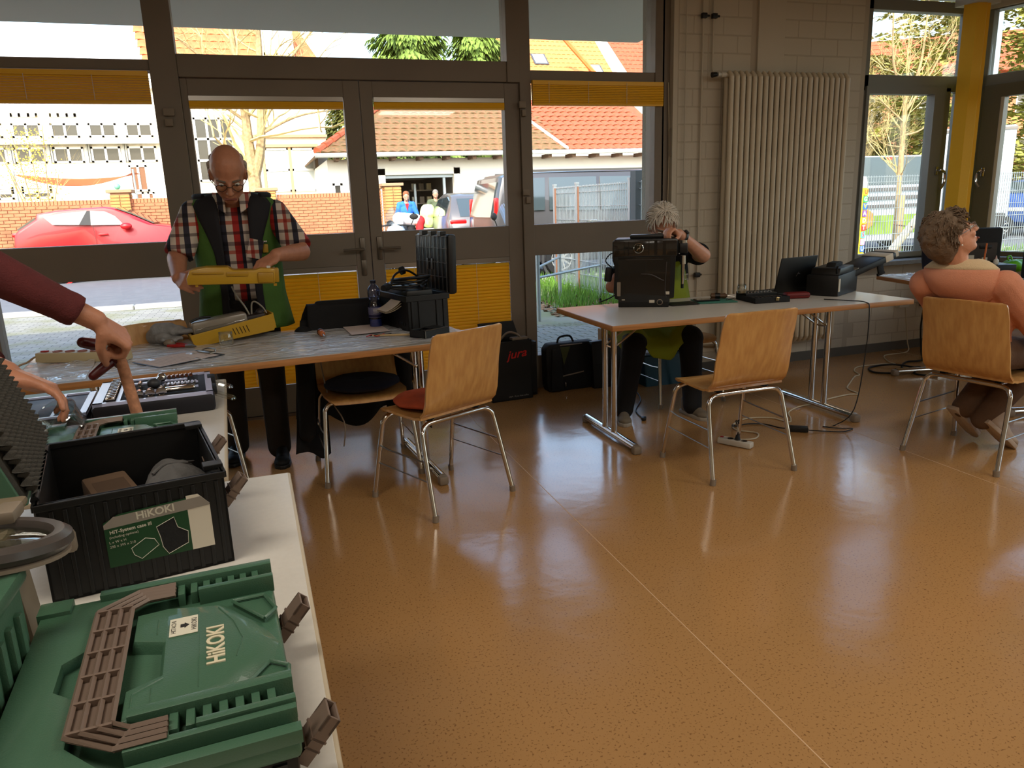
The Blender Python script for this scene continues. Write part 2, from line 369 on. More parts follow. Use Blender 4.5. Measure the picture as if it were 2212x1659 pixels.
door(1, 'left leaf of the dark framed double glass door', -.385, .692, -.345, .59, -1)
door(2, 'right leaf of the dark framed double glass door', .698, 1.795, .78, 1.688, 1)
for x0, x1, nm in ((-.345, .585, 'left'), (.785, 1.685, 'right')):
    b = thing('venetian_blind', 'lowered yellow slatted blind in the %s door leaf' % nm, 'blind', (0, 0, 0))
    me = B().prism([(-.0135, .0), (-.007, .0026), (.0, .0034), (.007, .0026), (.0135, .0), (.0, .001)], -(x1-x0)/2, (x1-x0)/2, f=lambda u, v, h: Rx(1.0) @ V((h, u, -v))).mesh('slat', YELB, smooth=False)
    pieces(b, 'slat', me, [(((x0+x1)/2, 5.235, .235+i*.0238), None) for i in range(31)])
    B().bb((x0, 5.222, .968), (x1, 5.25, 1.0)).obj('head_rail', STEEL, b, smooth=False)
    for fx in (.22, .72): B().tube([(x0+(x1-x0)*fx, 5.219, .24), (x0+(x1-x0)*fx, 5.219, .97)], .0014, 4).obj('cord', PAPER, b)
    b = thing('venetian_blind', 'yellow blind pulled right up in the %s door leaf' % nm, 'blind', (0, 0, 0)); blind_stack(b, x0, x1, 2.01, 2.085, 6, 5.235)
for k, (x, z, w) in enumerate(((-.462, 1.985, .062), (-.468, 1.925, .045), (1.805, 2.04, .05), (1.815, 1.985, .03), (1.815, 1.45, .05), (1.83, 1.395, .032))):
    tag(B().bb((x-w/2, 5.176, z-.022), (x+w/2, 5.199, z+.022)).obj('door_sensor', GREYP, bevel=.003), 'small pale contact sensor on the dark post, ' + ('upper one left of door', 'lower one left of door', 'highest one right of door', 'second highest right of door', 'lower wide one right of door', 'lowest narrow one right of door')[k], 'sensor')
# ------------------------------------------------------------------ corner window
w5 = struct(thing('window_5', 'grey framed corner window with young tree behind it', 'window'))
yb0, yb1 = 5.215, 5.30
for x0, x1, z0, z1 in ((4.69, 5.88, 2.776, 2.86), (4.69, 5.88, 2.165, 2.29), (4.69, 5.88, .79, .81), (4.69, 4.79, .81, 2.86), (5.575, 5.66, .80, 2.2), (5.77, 5.88, .80, 2.86)):
    B().bb((x0, yb0, z0), (x1, yb1, z1)).obj('frame_bar', FRAME2, w5, bevel=.004, smooth=False)
sash = B()
for x0, x1, z0, z1 in ((4.76, 4.79, .81, 2.2), (5.47, 5.59, .81, 2.2), (4.79, 5.47, .81, .85), (4.79, 5.47, 2.142, 2.2)): sash.bb((x0, yb0-.02, z0), (x1, yb1-.02, z1))
sash.obj('sash', FRAME2, w5, smooth=False)
for x0, x1, z0, z1 in ((4.79, 5.77, 2.29, 2.776), (4.79, 5.47, .85, 2.142), (5.66, 5.77, .81, 2.165)): B().bb((x0, 5.255, z0), (x1, 5.26, z1)).obj('pane', PANE, w5, smooth=False)
def whandle(par, x, y, sx):
    B().rbox((x, y-.008, 1.525), (.03, .016, .07), .006, 2).tube([(x, y, 1.525), (x, y-.05, 1.527), (x+sx*.035, y-.056, 1.51), (x+sx*.045, y-.056, 1.44), (x+sx*.02, y-.056, 1.385), (x, y-.056, 1.375)], .011, 8, smooth=3).obj('handle', CHROME, par)
whandle(w5, 5.555, 5.195, 1)
w6 = struct(onright(thing('window_6', 'grey framed window right of the yellow corner post', 'window'))); bpy.context.view_layer.update()
for x0, x1, z0, z1 in ((0, 4.9, 2.79, 2.84), (0, 4.9, 2.165, 2.288), (0, 4.9, .79, .815), (0, .10, .8, 2.84), (1.35, 1.5, .8, 2.84), (2.7, 2.85, .8, 2.84)): B().bb((x0, .03, z0), (x1, .12, z1)).obj('frame_bar', FRAME2, w6, bevel=.004, smooth=False)
sash = B()
for x0, x1, z0, z1 in ((.10, .235, .8, 2.2), (1.27, 1.35, .8, 2.2), (.235, 1.27, .8, .835), (.235, 1.27, 2.10, 2.2)): sash.bb((x0, .0, z0), (x1, .08, z1))
sash.obj('sash', M('olive_grey_frame', (.40, .385, .31), .5), w6, smooth=False)
B().bb((.235, .01, .835), (.262, .085, 2.10)).obj('gasket', WHITEP, w6, smooth=False)
for x0, x1, z0, z1 in ((.1, 1.35, 2.288, 2.79), (.235, 1.27, .835, 2.10), (1.5, 2.7, .815, 2.165), (1.5, 2.7, 2.288, 2.79), (2.85, 4.9, .815, 2.165), (2.85, 4.9, 2.288, 2.79)): B().bb((x0, .06, z0), (x1, .065, z1)).obj('pane', PANE, w6, smooth=False)
B().rbox((.165, -.008, 1.50), (.03, .016, .075), .006, 2).tube([(.165, 0, 1.515), (.165, -.05, 1.515), (.14, -.056, 1.49), (.135, -.056, 1.43), (.165, -.056, 1.375)], .011, 8, smooth=3).obj('handle', CHROME, w6)
YELL = M('backlit_yellow', (.93, .72, .14), .6, bump=.15, bs=30)  # base colour brightened in place of daylight shining through from behind
YELT = M('translucent_yellow', (.86, .66, .10), .6)
cur = thing('corner_post', 'yellow upright post coloured as if lit from behind in the corner between the windows', 'post', (5.66, 5.015, 0))
B().prism([(-.115, .05), (-.08, -.045), (.0, -.06), (.02, -.045), (.045, -.055), (.10, .0), (.11, .08), (0, .12)], .80, 2.80).obj('post', YELL, cur, angle=25)
B().bb((-.125, -.075, 2.80), (.125, .13, 2.86)).obj('cap', WHITEP, cur, smooth=False)
STONE = M('grey_stone', (.40, .385, .36), .55, var=.12, vs=60)
struct(B().prism([(4.68, 5.21), (4.66, 4.99), (5.72, 4.99), (6.12, 4.05), (6.2, 4.1), (5.9, 5.15), (5.86, 5.21)], .765, .80).obj('trim_8', STONE, bevel=.003, smooth=False), 'grey stone sill under the corner window', 'trim')
# ------------------------------------------------------------------ radiator and wall fittings
RADM = M('radiator_cream', (.79, .745, .655), .38)
rad = thing('radiator', 'tall cream column radiator on the white block wall', 'radiator', (3.345, 5.05, 0))
cb = B()
for y in (-.032, .032): cb.tube([(0, y, .235), (0, y, 2.225)], .0185, 12)
cb.tube([(0, -.032, 2.215), (0, 0, 2.255), (0, .032, 2.215)], .0165, 10, smooth=3).tube([(0, -.032, .245), (0, 0, .20), (0, .032, .245)], .0165, 10, smooth=3)
me = cb.mesh('column', RADM)
pieces(rad, 'column', me, [((.025+i*.0495, 0, 0), None) for i in range(22)])
B().cyl((-.0, 0, 2.235), (1.095, 0, 2.235), .014).obj('header', RADM, rad); B().cyl((0, 0, .218), (1.095, 0, .218), .014).obj('header', RADM, rad)
B().cyl((-.005, 0, 2.238), (-.045, 0, 2.238), .018).cyl((-.045, 0, 2.238), (-.075, 0, 2.238), .013, .02).obj('valve', WHITEP, rad)
for x in (.36, .52): B().bb((x-.01, .03, 2.0), (x+.01, .0795, 2.03)).obj('bracket', RADM, rad, smooth=False)
pipe = thing('heating_pipes', 'pair of thin white heating pipes with black valves left of the radiator', 'pipe', (0, 0, 0))
for x in (3.19, 3.275):
    B().tube([(x, 5.128, .3 if x < 3.2 else 2.3), (x, 5.128, 2.92)], .0075, 8).obj('pipe', WALLP, pipe)
    B().box((x, 5.118, 2.646), (.04, .03, .035)).cyl((x+.02, 5.118, 2.646), (x+.045, 5.118, 2.646), .008).obj('clamp', BLACK, pipe, bevel=.004)
B().tube([(3.275, 5.128, 2.31), (3.275, 5.11, 2.26), (3.275, 5.06, 2.24)], .008, 8, smooth=3).obj('pipe', WALLP, pipe)
B().cyl((3.262, 5.05, 2.24), (3.225, 5.05, 2.235), .016, .02, 10).obj('knob', BLACK, pipe)
B().box((3.18, 5.115, .787), (.045, .03, .035)).cyl((3.2, 5.115, .787), (3.22, 5.115, .787), .008).obj('clamp', BLACK, pipe, bevel=.004)
B().tube([(3.19, 5.12, .30), (3.19, 5.10, .25), (3.3, 5.09, .24), (3.36, 5.08, .235)], .011, 8, smooth=4).obj('pipe', RADM, pipe)
B().tube([(3.05, 5.12, .9), (3.05, 5.125, 2.9)], .004, 6).obj('pipe', WALLP, pipe)
cordp = thing('blind_cord', 'white bead cord with handle hanging beside the narrow glazing', 'cord')
B().tube([(2.945, 5.185, 2.2), (2.955, 5.18, 1.7), (2.95, 5.18, 1.25), (2.965, 5.18, 1.18), (2.975, 5.18, 1.4), (2.965, 5.18, 1.75)], .003, 6, smooth=5).obj('cord', CORDW, cordp)
B().rbox((2.966, 5.175, 1.78), (.02, .012, .2), .005).obj('grip', GREYP, cordp)
sk = thing('wall_socket', 'white surface wall socket low under the window sill', 'socket', (5.25, 5.125, .42))
B().rbox((0, 0, 0), (.11, .05, .085), .008).obj('housing', WHITEP, sk); B().bb((-.02, -.028, -.02), (.025, -.02, .02)).obj('insert', GREYP, sk)
sk = thing('wall_socket', 'black wall socket behind the orange hooded chair', 'socket', (5.5, 5.13, .43))
B().rbox((0, 0, 0), (.08, .04, .12), .008).obj('housing', BLACK, sk); B().bb((-.02, -.028, -.02), (.02, -.018, .02)).obj('insert', MATTB, sk)
for i, (x, y) in enumerate(((-.9, 1.0), (1.9, 1.2), (4.3, 1.4), (-.9, -2.2), (2.6, -2.2))):
    c = thing('ceiling_light', 'ceiling louvre light '+('above the foreground tables', 'above the middle of the open floor', 'above the floor before the woman', 'behind the photographer, left one', 'behind the photographer, right one')[i]+', outside the frame', 'light', (x, y, 2.92), group='ceiling lights')
    B().bb((-.65, -.3, -.05), (.65, .3, 0)).obj('housing', WHITEP, c, smooth=False)
# ------------------------------------------------------------------ outside ground, canopy
struct(B().bb((.0-.39, 5.21, -.2), (1.80, 5.34, .018)).obj('trim_9', STEEL, smooth=False), 'metal threshold under the glass door', 'trim')
def paving(name, c1, c2, sx, sy):
    m = M(name, c1, .85); nt = m.node_tree; b = nt.nodes['Principled BSDF']; tc = nt.nodes.new('ShaderNodeTexCoord'); br = nt.nodes.new('ShaderNodeTexBrick')
    br.inputs['Color1'].default_value = lin(c1)+(1,); br.inputs['Color2'].default_value = lin(c2)+(1,); br.inputs['Mortar'].default_value = lin(tuple(x*.6 for x in c1))+(1,)
    br.inputs['Scale'].default_value = 1; br.inputs['Brick Width'].default_value = sx; br.inputs['Row Height'].default_value = sy; br.inputs['Mortar Size'].default_value = .006
    n = nt.nodes.new('ShaderNodeTexNoise'); n.inputs['Scale'].default_value = 1.6; n.inputs['Detail'].default_value = 6; mx = nt.nodes.new('ShaderNodeMixRGB'); mx.inputs[2].default_value = lin((.42, .42, .24))+(1,)
    r = nt.nodes.new('ShaderNodeMapRange'); r.inputs[1].default_value = .48; r.inputs[2].default_value = .62; r.inputs[4].default_value = .55
    nt.links.new(tc.outputs['Object'], br.inputs[0]); nt.links.new(tc.outputs['Object'], n.inputs[0]); nt.links.new(n.outputs[0], r.inputs[0]); nt.links.new(r.outputs[0], mx.inputs[0]); nt.links.new(br.outputs[0], mx.inputs[1]); nt.links.new(mx.outputs[0], b.inputs['Base Color'])
    return m
PAVM = paving('grey_pavers', (.56, .55, .51), (.50, .49, .46), .2, .1)
pv = struct(B().bb((-9, 5.34, -.3), (40, 12.7, -.024)).obj('pavement', M('mossy_paving', (.53, .52, .45), .9, var=.2, vs=1.5, rgb2=(.47, .48, .33)), smooth=False), 'grey mossy paving in front of the glass facade', 'pavement')
me = B().rbox((0, 0, -.02), (.192, .092, .05), .004, 1).mesh('paver', PAVM, angle=20)
pl = [((x*.2+(j % 2)*.1+1.55, 5.47+j*.1, 0), None) for j in range(26) for x in range(0, 11+j//5)]
pieces(pv, 'paver', me, pl, 300, 'paver_field')
B().bb((-9, 7.3, -.1), (1.4, 12.6, -.018)).obj('paving', PAVM, pv, smooth=False)
struct(B().bb((-30, 12.7, -.4), (40, 20.5, -.02)).obj('street', M('asphalt', (.36, .37, .385), .9, var=.08, vs=4, bump=.3, bs=60), smooth=False), 'grey asphalt street running past the house', 'street')
kb = struct(thing('kerb', 'pale kerb stones along the near side of the street', 'kerb'))
me = B().rbox((0, 0, 0), (.99, .14, .22), .015, 1).mesh('stone', M('kerb_stone', (.66, .65, .62), .9, var=.08, vs=10), angle=20)
pieces(kb, 'stone', me, [((-9.5+i, 12.78, -.06), None) for i in range(26)]); pieces(kb, 'stone', me, [((-29.5+i, 20.55, -.03), None) for i in range(60)])
struct(B().bb((-40, 20.6, -.4), (60, 70, .06)).obj('ground', M('far_ground', (.55, .53, .46), .95, var=.15, vs=.6), smooth=False), 'pale ground and pavement beyond the street', 'ground')
struct(B().bb((-13, 5.36, 2.95), (3.9, 7.52, 3.28)).obj('roof', M('canopy_underside', (.80, .78, .75), .8), smooth=False), 'pale flat canopy projecting over the glass entrance', 'roof')
struct(B().bb((-13, -6, 3.3), (8.9, 5.6, 3.6)).obj('roof_main', M('roof_sheet', (.4, .4, .4), .8), smooth=False), 'flat roof of the room, lengthened left to cast an even shadow outside', 'roof')  # unseen left part added past the room to even out its shadow
GRASSM = M('grass_blades', (.36, .52, .16), .8, var=.3, vs=3)
def grass(name, x0, x1, y0, y1, n, h, label, z=0):
    b = B(); R = random.Random(5)
    for i in range(n):
        x, y, a, hh = R.uniform(x0, x1), R.uniform(y0, y1), R.uniform(0, 6.28), h*R.uniform(.5, 1.2)
        d = V((math.cos(a), math.sin(a), 0)); p = V((x, y, z)); l = V((R.uniform(-.4, .4), R.uniform(-.4, .4), 1))*hh
        b.face((p-d*.006, p+d*.006, p+l*.6+d*.005, p+l+d*.001, p+l*.6-d*.005))
    return tag(b.obj(name, GRASSM, smooth=False), label, 'grass', kind='stuff')
grass('grass', 3.6, 6.5, 9.0, 12.4, 5000, .2, 'sunlit green grass behind the mesh fence by the van')
grass('grass', 8.0, 26, 10.2, 12.6, 9000, .16, 'green lawn strip outside the right corner windows')
b = B(); R = random.Random(9)
for i in range(700):
    p = V((R.uniform(3.4, 4.9), R.uniform(8.6, 10.4), -.015)); a = R.uniform(0, 6.28); d = V((math.cos(a), math.sin(a), R.uniform(-.1, .4)))*R.uniform(.03, .07); e = V((-d.y, d.x, .02))*.45
    b.face((p-d, p+e, p+d, p-e))
tag(b.obj('dry_leaves', M('dry_leaf', (.52, .40, .28), .9, var=.25, vs=8), smooth=False), 'dry brown leaves heaped along the mesh fence', 'leaves', kind='stuff')
# ------------------------------------------------------------------ mesh fences, rails
GALV = M('galvanised_steel', (.62, .65, .66), .42, .6)
def mesh_fence(name, label, p0, p1, h, posts, sx=.05, bars=(.1, .3, .5, .7, .9, 1.1, 1.3, 1.5, 1.58), postm=GALV, caps=()):
    p0, p1 = V(p0), V(p1); d = p1-p0; L = d.length; a = math.atan2(d.y, d.x)
    f = thing(name, label, 'fence', p0, a)
    for s in posts: B().bb((s-.03, -.02, -.1), (s+.03, .02, h+.02)).bb((s-.035, -.025, h+.02), (s+.035, .025, h+.045)).obj('post', postm, f, smooth=False)
    b = B()
    n = int(L/sx)
    for i in range(n): b.bb((i*sx-.0045, -.0045, .03), (i*sx+.0045, .0045, h))
    stuff(b.obj('wire_panel', GALV, f, smooth=False))
    for z in bars: B().bb((0, -.011, z*h/1.6-.004), (L, .011, z*h/1.6+.004)).obj('double_wire', GALV, f, smooth=False)
    return f
mesh_fence('mesh_fence', 'galvanised double wire mesh fence in front of the grey van', (4.5, 11.5, 0), (4.55, 6.2, 0), 1.6, (.02, .9, 2.6, 4.4))
mesh_fence('mesh_fence', 'galvanised mesh fence outside corner window behind the young tree', (7.6, 9.6, 0), (13.2, 9.6, 0), 1.6, (.02, 2.6, 5.1))
mesh_fence('mesh_fence', 'taller mesh fence seen through the window right of yellow post', (13.4, 9.7, 0), (13.9, 7.4, 0), 1.75, (.02, 2.2))
mesh_fence('mesh_fence', 'far mesh fence in front of parked blue car', (13.2, 9.6, 0), (22, 10.4, 0), 1.75, (2.5, 5.0, 7.5))
B().bb((2.72, -.06, -.1), (2.86, .06, 1.72)).obj('gate_post', M('dark_post', (.22, .25, .26), .6), bpy.data.objects['mesh_fence'], smooth=False)
for s in (.1, 1.0): B().bb((s-.02, -.03, 0), (s+.02, -.02, 1.58)).obj('timber_strip', M('reddish_timber', (.55, .36, .25), .8), bpy.data.objects['mesh_fence'], smooth=False)
rl = thing('railing', 'grey metal barrier railing standing on the paving before the fence', 'railing', (0, 0, 0))
RP = ((3.07, 8.43), (3.93, 9.89), (4.42, 9.6))
for x, y in RP: B().cyl((x, y, -.03), (x, y, 1.02), .025, n=10).obj('post', GALV, rl)
for z in (.62, .98): B().tube([(3.07, 8.43, z), (3.93, 9.89, z)], .016, 8).obj('rail', GALV, rl)
B().tube([(3.07, 8.43, .50), (4.42, 9.6, .50)], .016, 8).obj('rail', GALV, rl)
# ------------------------------------------------------------------ brick wall beyond the street
BRK = M('orange_brick', (.66, .41, .28), .85, var=.22, vs=2.3)  # plain orange red brick colour, tone varied at random
BRK2 = M('yellow_brick', (.70, .49, .28), .85, var=.2, vs=3)
def obrick(name, w, h, d, mat): return B().rbox((0, 0, 0), (w, d, h), .006, 1).mesh(name, mat, angle=20)
bw = thing('brick_wall', 'long red brick garden wall across the street behind red car', 'wall', (0, 21.3, 0))
B().bb((-14, -.09, 0), (2.55, .16, 1.70)).obj('mortar', M('mortar', (.62, .50, .38), .95), bw, smooth=False)
mb_, mc_ = obrick('brick', .23, .068, .1, BRK), obrick('brick', .07, .115, .27, BRK)
pieces(bw, 'coping_brick', mc_, [((2.5-i*.08, .03, 1.745), None) for i in range(200)], 110, 'coping_rest')
pl = [((2.42-i*.24-(k % 2)*.12, -.065, 1.645-k*.078), None) for k in range(12) for i in range(38)] + [((2.42-i*.24-(k % 2)*.12, -.065, 1.645-k*.078), None) for k in range(12, 20) for i in range(66)]
pieces(bw, 'brick', mb_, pl, 300, 'brick_field')
def pillar(x, label, h=1.95, y=21.3, w=.46, mat=BRK2):
    p = thing('brick_pillar', label, 'pillar', (x, y, 0)); me = obrick('brick', w/2-.012, .066, .1, mat)
    B().bb((-w/2+.02, -.2, 0), (w/2-.02, .3, h)).obj('mortar', MATS['mortar'], p, smooth=False)
    pieces(p, 'brick', me, [((sx*w/4+(0 if k % 2 else .0), -.175, .04+k*.076), None) for k in range(int(h/.076)) for sx in (-1, 1)] + [((sx*(w/2-.04), .05, .04+k*.076), (0, 0, PI/2)) for k in range(int(h/.076)) for sx in (-1, 1)])
    B().rbox((0, .05, h+.04), (w+.12, .62, .08), .01, 1).obj('coping', M('pillar_cap', (.62, .50, .38), .9), p)
pillar(-3.26, 'brick pillar with stone cap above the red car'); pillar(.21, 'brick pillar half hidden by the bare tree', 1.9); pillar(3.45, 'yellow brick gate pillar beside the woman in blue', 1.93, 20.9); pillar(3.05, 'narrow red brick gate pillar left of the yellow one', 1.88, 21.3, .3, BRK)
# ------------------------------------------------------------------ houses
def house_windows(par, items, y, frame=None, pane=None, d=.06):
    fm = frame or M('white_window_frame', (.88, .87, .84), .5); pm = pane or M('dark_window_pane', (.24, .23, .21), .15)
    for x, z, w, h, nx, nz in items:
        f = B(); t = .07
        f.bb((x-w/2, y-d, z-h/2), (x-w/2+t, y, z+h/2)).bb((x+w/2-t, y-d, z-h/2), (x+w/2, y, z+h/2)).bb((x-w/2, y-d, z-h/2), (x+w/2, y, z-h/2+t)).bb((x-w/2, y-d, z+h/2-t), (x+w/2, y, z+h/2))
        for i in range(1, nx): f.bb((x-w/2+w*i/nx-.04, y-d, z-h/2), (x-w/2+w*i/nx+.04, y, z+h/2))
        for i in range(1, nz): f.bb((x-w/2, y-d, z-h/2+h*i/nz-.04), (x+w/2, y, z-h/2+h*i/nz+.04))
        o = f.obj('window', fm, par, smooth=False); B().bb((x-w/2+.02, y-.03, z-h/2+.02), (x+w/2-.02, y-.01, z+h/2-.02)).obj('glazing', pm, o, smooth=False)
RENDER = M('white_render', (.90, .88, .84), .9)
RENDER2 = M('cream_render', (.87, .84, .78), .9)
sch = thing('school_building', 'long white building with rows of windows behind the brick wall', 'building', (0, 32, 0))
B().bb((-22, 0, 0), (-3.05, 8, 5.9)).obj('wall', RENDER, sch, smooth=False)
B().prism([(-.4, 5.9), (-.4, 6.02), (3.6, 8.6), (8.4, 5.9)], -22, -3.0, f=lambda u, v, h: V((h, u, v))).obj('roof', M('pale_roof', (.80, .80, .80), .6), sch, smooth=False)
for k in range(7): B().cyl((-21+k*2.7, -.3, 6.25), (-18.4+k*2.7, -.3, 6.25), .03, n=6).obj('snow_rail', GALV, sch)
xs = [-3.9+.02, -5.62, -6.37-.02, -7.42]
cols = [-3.95, -5.57, -6.98+.5, -8.25, -9.8, -11.4, -13.0]
cols = [-4.1, -5.62, -6.42-.02+.0, -7.55-.2, -9.2, -10.7, -12.2]
cols = [-3.95-.0+i*-1.22 for i in range(8)]
house_windows(sch, [(x-.0, 4.47, .92, .50, 2, 1) for x in cols] + [(x, 3.62, .98, .56, 2, 1) for x in cols] + [(x, 5.0, .85, .13, 3, 1) for x in cols[2:5]] + [(x, 2.24, .95, .26, 2, 1) for x in cols[3:]] + [(x, 2.47, .95, .16, 1, 1) for x in cols[3:]], 0)
B().bb((-22, -.35, 3.98), (-3.05, -.0, 4.04)).obj('sun_shade_ledge', M('pale_metal', (.76, .74, .66), .6), sch, smooth=False)
for x in cols:
    for s in (-.60, -.53): B().bb((x+s-.02, -.14, 3.35), (x+s+.03, -.02, 3.98)).obj('bracket', M('grey_bracket', (.60, .59, .55), .7), sch, smooth=False)
house_windows(sch, [(-4.18, 2.75, .62, .95, 2, 1), (-4.25, 2.1, .3, .3, 1, 1), (-3.85, 2.1, .25, .3, 1, 1)], -.02, pane=M('curtained_pane', (.45, .30, .20), .4))
vil = thing('old_house', 'white house with steep orange tile roof and dormer behind bare tree', 'house', (0, 30, 0))
B().bb((-3.0, 0, 0), (2.62, 9, 6.3)).obj('wall', RENDER2, vil, smooth=False)
TILE = M('orange_roof_tile', (.74, .42, .25), .75, var=.18, vs=3)
def tile_roof(par, name, q, nu, nv, mat, cap=300, lift=.05, peel=.02):
    """flat roof plane q=(eave_l, eave_r, ridge_r, ridge_l) covered with individual lapped tiles"""
    a, b_, c, d = [V(p) for p in q]; B().face((a, b_, c, d)).obj(name+'_deck', mat, par, smooth=False, solid=-.05)
    up = ((d-a)+(c-b_)).normalized(); al = (b_-a).normalized(); nrm = al.cross(up).normalized()
    w = max((b_-a).length, (c-d).length)/nu; h = ((d+c)/2-(a+b_)/2).length/nv
    t = B().grid(5, 2, lambda u, v: V(((u-.5)*w*.98, (v-.5)*h*1.12, .035*math.sin(u*PI)+ .03*(1-v)))); me = t.mesh('roof_tile', mat, solid=.018)
    rot = Matrix((al, up, nrm)).transposed().to_euler(); pl = []
    e0 = min((p-a).dot(al) for p in (a, b_, c, d))
    for j in range(nv):
        f = (j+.5)/nv; l = a.lerp(d, f); r = b_.lerp(c, f); x0 = (l-a).dot(al); x1 = (r-a).dot(al); base = a + up*(up.dot(l-a)) 
        k = int(round((x0-e0)/w))
        while e0+(k+.5)*w < x1:
            pl.append((a + al*(e0+(k+.5)*w) + up*up.dot(l-a) + nrm*lift*.4, tuple(rot))); k += 1
    pieces(par, name+'_tile', me, pl, cap, name+'_tile_field')
tile_roof(vil, 'roof', ((-3.2, -.4, 6.15), (2.85, -.4, 6.15), (.9, 3.6, 10.4), (-3.2, 3.6, 10.4)), 20, 14, TILE, 200)
dm = B().bb((.55, -.3, 6.5), (1.75, 3, 7.75)).obj('dormer', RENDER, vil, smooth=False)
house_windows(vil, [(1.15, 7.25, .9, .95, 2, 1)], -.3, pane=M('bright_pane', (.80, .84, .88), .3))
house_windows(vil, [(-1.28, 3.6, 1.3, 2.2, 3, 3)], 0)
house_windows(vil, [(.80, 2.85, .85, 1.55, 1, 2), (1.72, 2.85, .85, 1.55, 1, 2)], 0, pane=M('pale_pane', (.72, .74, .72), .3))
B().bb((-.4, -.12, 4.0), (2.66, .0, 4.1)).bb((.1, -.14, 3.66), (2.3, 0, 3.76)).obj('cornice', M('sandstone', (.70, .57, .42), .9), vil, smooth=False)
B().bb((.26, -.08, 1.9), (.36, 0, 3.66)).bb((1.21, -.08, 1.9), (1.31, 0, 3.66)).bb((2.16, -.08, 1.9), (2.26, 0, 3.66)).obj('stone_surround', MATS['sandstone'], vil, smooth=False)
B().bb((2.5, -.1, 1.8), (2.66, .05, 3.0)).obj('quoin', MATS['sandstone'], vil, smooth=False)
gar = thing('garage_building', 'low white garage with red tile hip roof and open workshop door', 'building', (0, 24, 0))
g = B().bb((2.1, .35, 0), (3.84, 6, 2.85)).bb((6.05, .35, 0), (13.5, 6, 2.85)).bb((3.84, .35, 2.36), (6.05, 6, 2.85)).bb((3.84, 5.6, 0), (6.05, 6, 2.4))
g.obj('wall', RENDER, gar, smooth=False)
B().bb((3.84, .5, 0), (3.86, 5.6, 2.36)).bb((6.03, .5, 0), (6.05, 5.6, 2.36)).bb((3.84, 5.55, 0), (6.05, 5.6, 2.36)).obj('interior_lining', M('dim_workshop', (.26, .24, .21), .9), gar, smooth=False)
B().bb((3.52, .27, .1), (3.84, .36, 2.55)).bb((6.05, .27, .1), (6.25, .36, 2.55)).bb((3.52, .27, 2.36), (6.25, .36, 2.55)).obj('door_surround', RENDER2, gar, smooth=False)
B().bb((3.84, .4, 2.26), (6.05, .5, 2.36)).bb((5.72, .45, .1), (5.80, .55, 2.3)).bb((4.98, 1.6, .1), (5.05, 1.7, 2.1)).obj('door_track', GALV, gar, smooth=False)
OLDT = M('mossy_old_tile', (.52, .36, .24), .85, var=.3, vs=5, rgb2=(.38, .33, .20)); NEWT = M('new_red_tile', (.64, .32, .20), .75, var=.16, vs=5)
tile_roof(gar, 'old_roof', ((1.75, -.35, 2.98), (9.72, -.35, 2.98), (8.62, 3.4, 4.98), (4.75, 3.4, 4.98)), 27, 11, OLDT, 240)
tile_roof(gar, 'new_roof', ((9.76, -.35, 2.98), (13.9, -.35, 2.98), (13.9, 3.4, 4.98), (8.68, 3.4, 4.98)), 18, 11, NEWT, 200)
B().face(((1.75, -.35, 2.98), (4.75, 3.4, 4.98), (1.75, 7, 2.98))).obj('hip_side', OLDT, gar, smooth=False, solid=.05)
for i in range(12): 
    p = V((1.78, -.33, 3.05)).lerp(V((4.72, 3.35, 5.03)), i/12); q = V((1.78, -.33, 3.05)).lerp(V((4.72, 3.35, 5.03)), (i+1.1)/12); B().cyl(p, q, .13, .10, 8).obj('hip_tile', NEWT, gar)
B().tube([(9.74, -.37, 3.05), (8.65, 3.4, 5.05)], .06, 6).obj('verge_strip', RENDER, gar)
B().tube([(1.7, -.42, 2.93), (13.9, -.42, 2.95)], .07, 8).obj('gutter', M('zinc', (.72, .73, .72), .5, .3), gar)
for i in range(14): B().bb((2.3+i*.85, -.3, 2.78), (2.42+i*.85, .35, 2.9)).obj('rafter_end', M('brown_rafter', (.42, .32, .24), .8), gar, smooth=False)
house_windows(gar, [(2.35, 1.7, .3, .9, 1, 1)], .33)
hb = thing('row_house', 'tall house with orange tile roof and skylights above the garage', 'house', (0, 40, 0))
B().bb((14, .5, 0), (24, 8, 7.6)).obj('wall', RENDER2, hb, smooth=False)
tile_roof(hb, 'roof', ((12.6, -.3, 7.4), (19.6, -.3, 7.4), (19.6, 4.5, 11.6), (12.6, 4.5, 11.6)), 24, 15, M('bright_orange_tile', (.80, .50, .27), .7, var=.12, vs=3), 220)
tile_roof(hb, 'right_roof', ((20.1, -.4, 7.4), (24, -.4, 7.4), (24, 4.5, 11.6), (20.1, 4.5, 11.6)), 12, 15, NEWT, 60)
B().prism([(-.55, 7.3), (-.55, 7.7), (4.6, 11.9), (4.6, 11.3)], 19.55, 20.15, f=lambda u, v, h: V((h, u, v))).obj('parapet', RENDER, hb, smooth=False)
B().tube([(16.3, -.2, 7.6+2.2), (18.4, .1, 7.95)], .12, 6).obj('ridge_tile', MATS['bright_orange_tile'], hb)
sl = math.atan2(4.2, 4.8)
for x, y in ((15.5, 1.45), (18.55, .75)):
    o = B().bb((-.42, -.5, 0), (.42, .5, .09)).obj('skylight', M('dark_zinc', (.30, .31, .32), .5), hb, (x, y, 7.4+(y+.3)*.875+.04), (sl, 0, 0), smooth=False)
    B().bb((-.33, -.41, .09), (.33, .41, .10)).obj('skylight_pane', MATS['bright_pane'], o, smooth=False)
rh = thing('red_house', 'distant red brick house with tile roof seen through corner window', 'house', (40, 40, 0), -.6)
B().bb((-7, 0, 0), (8, 6, 8.3)).obj('wall', M('red_house_brick', (.72, .44, .30), .85, var=.15, vs=2), rh, smooth=False)
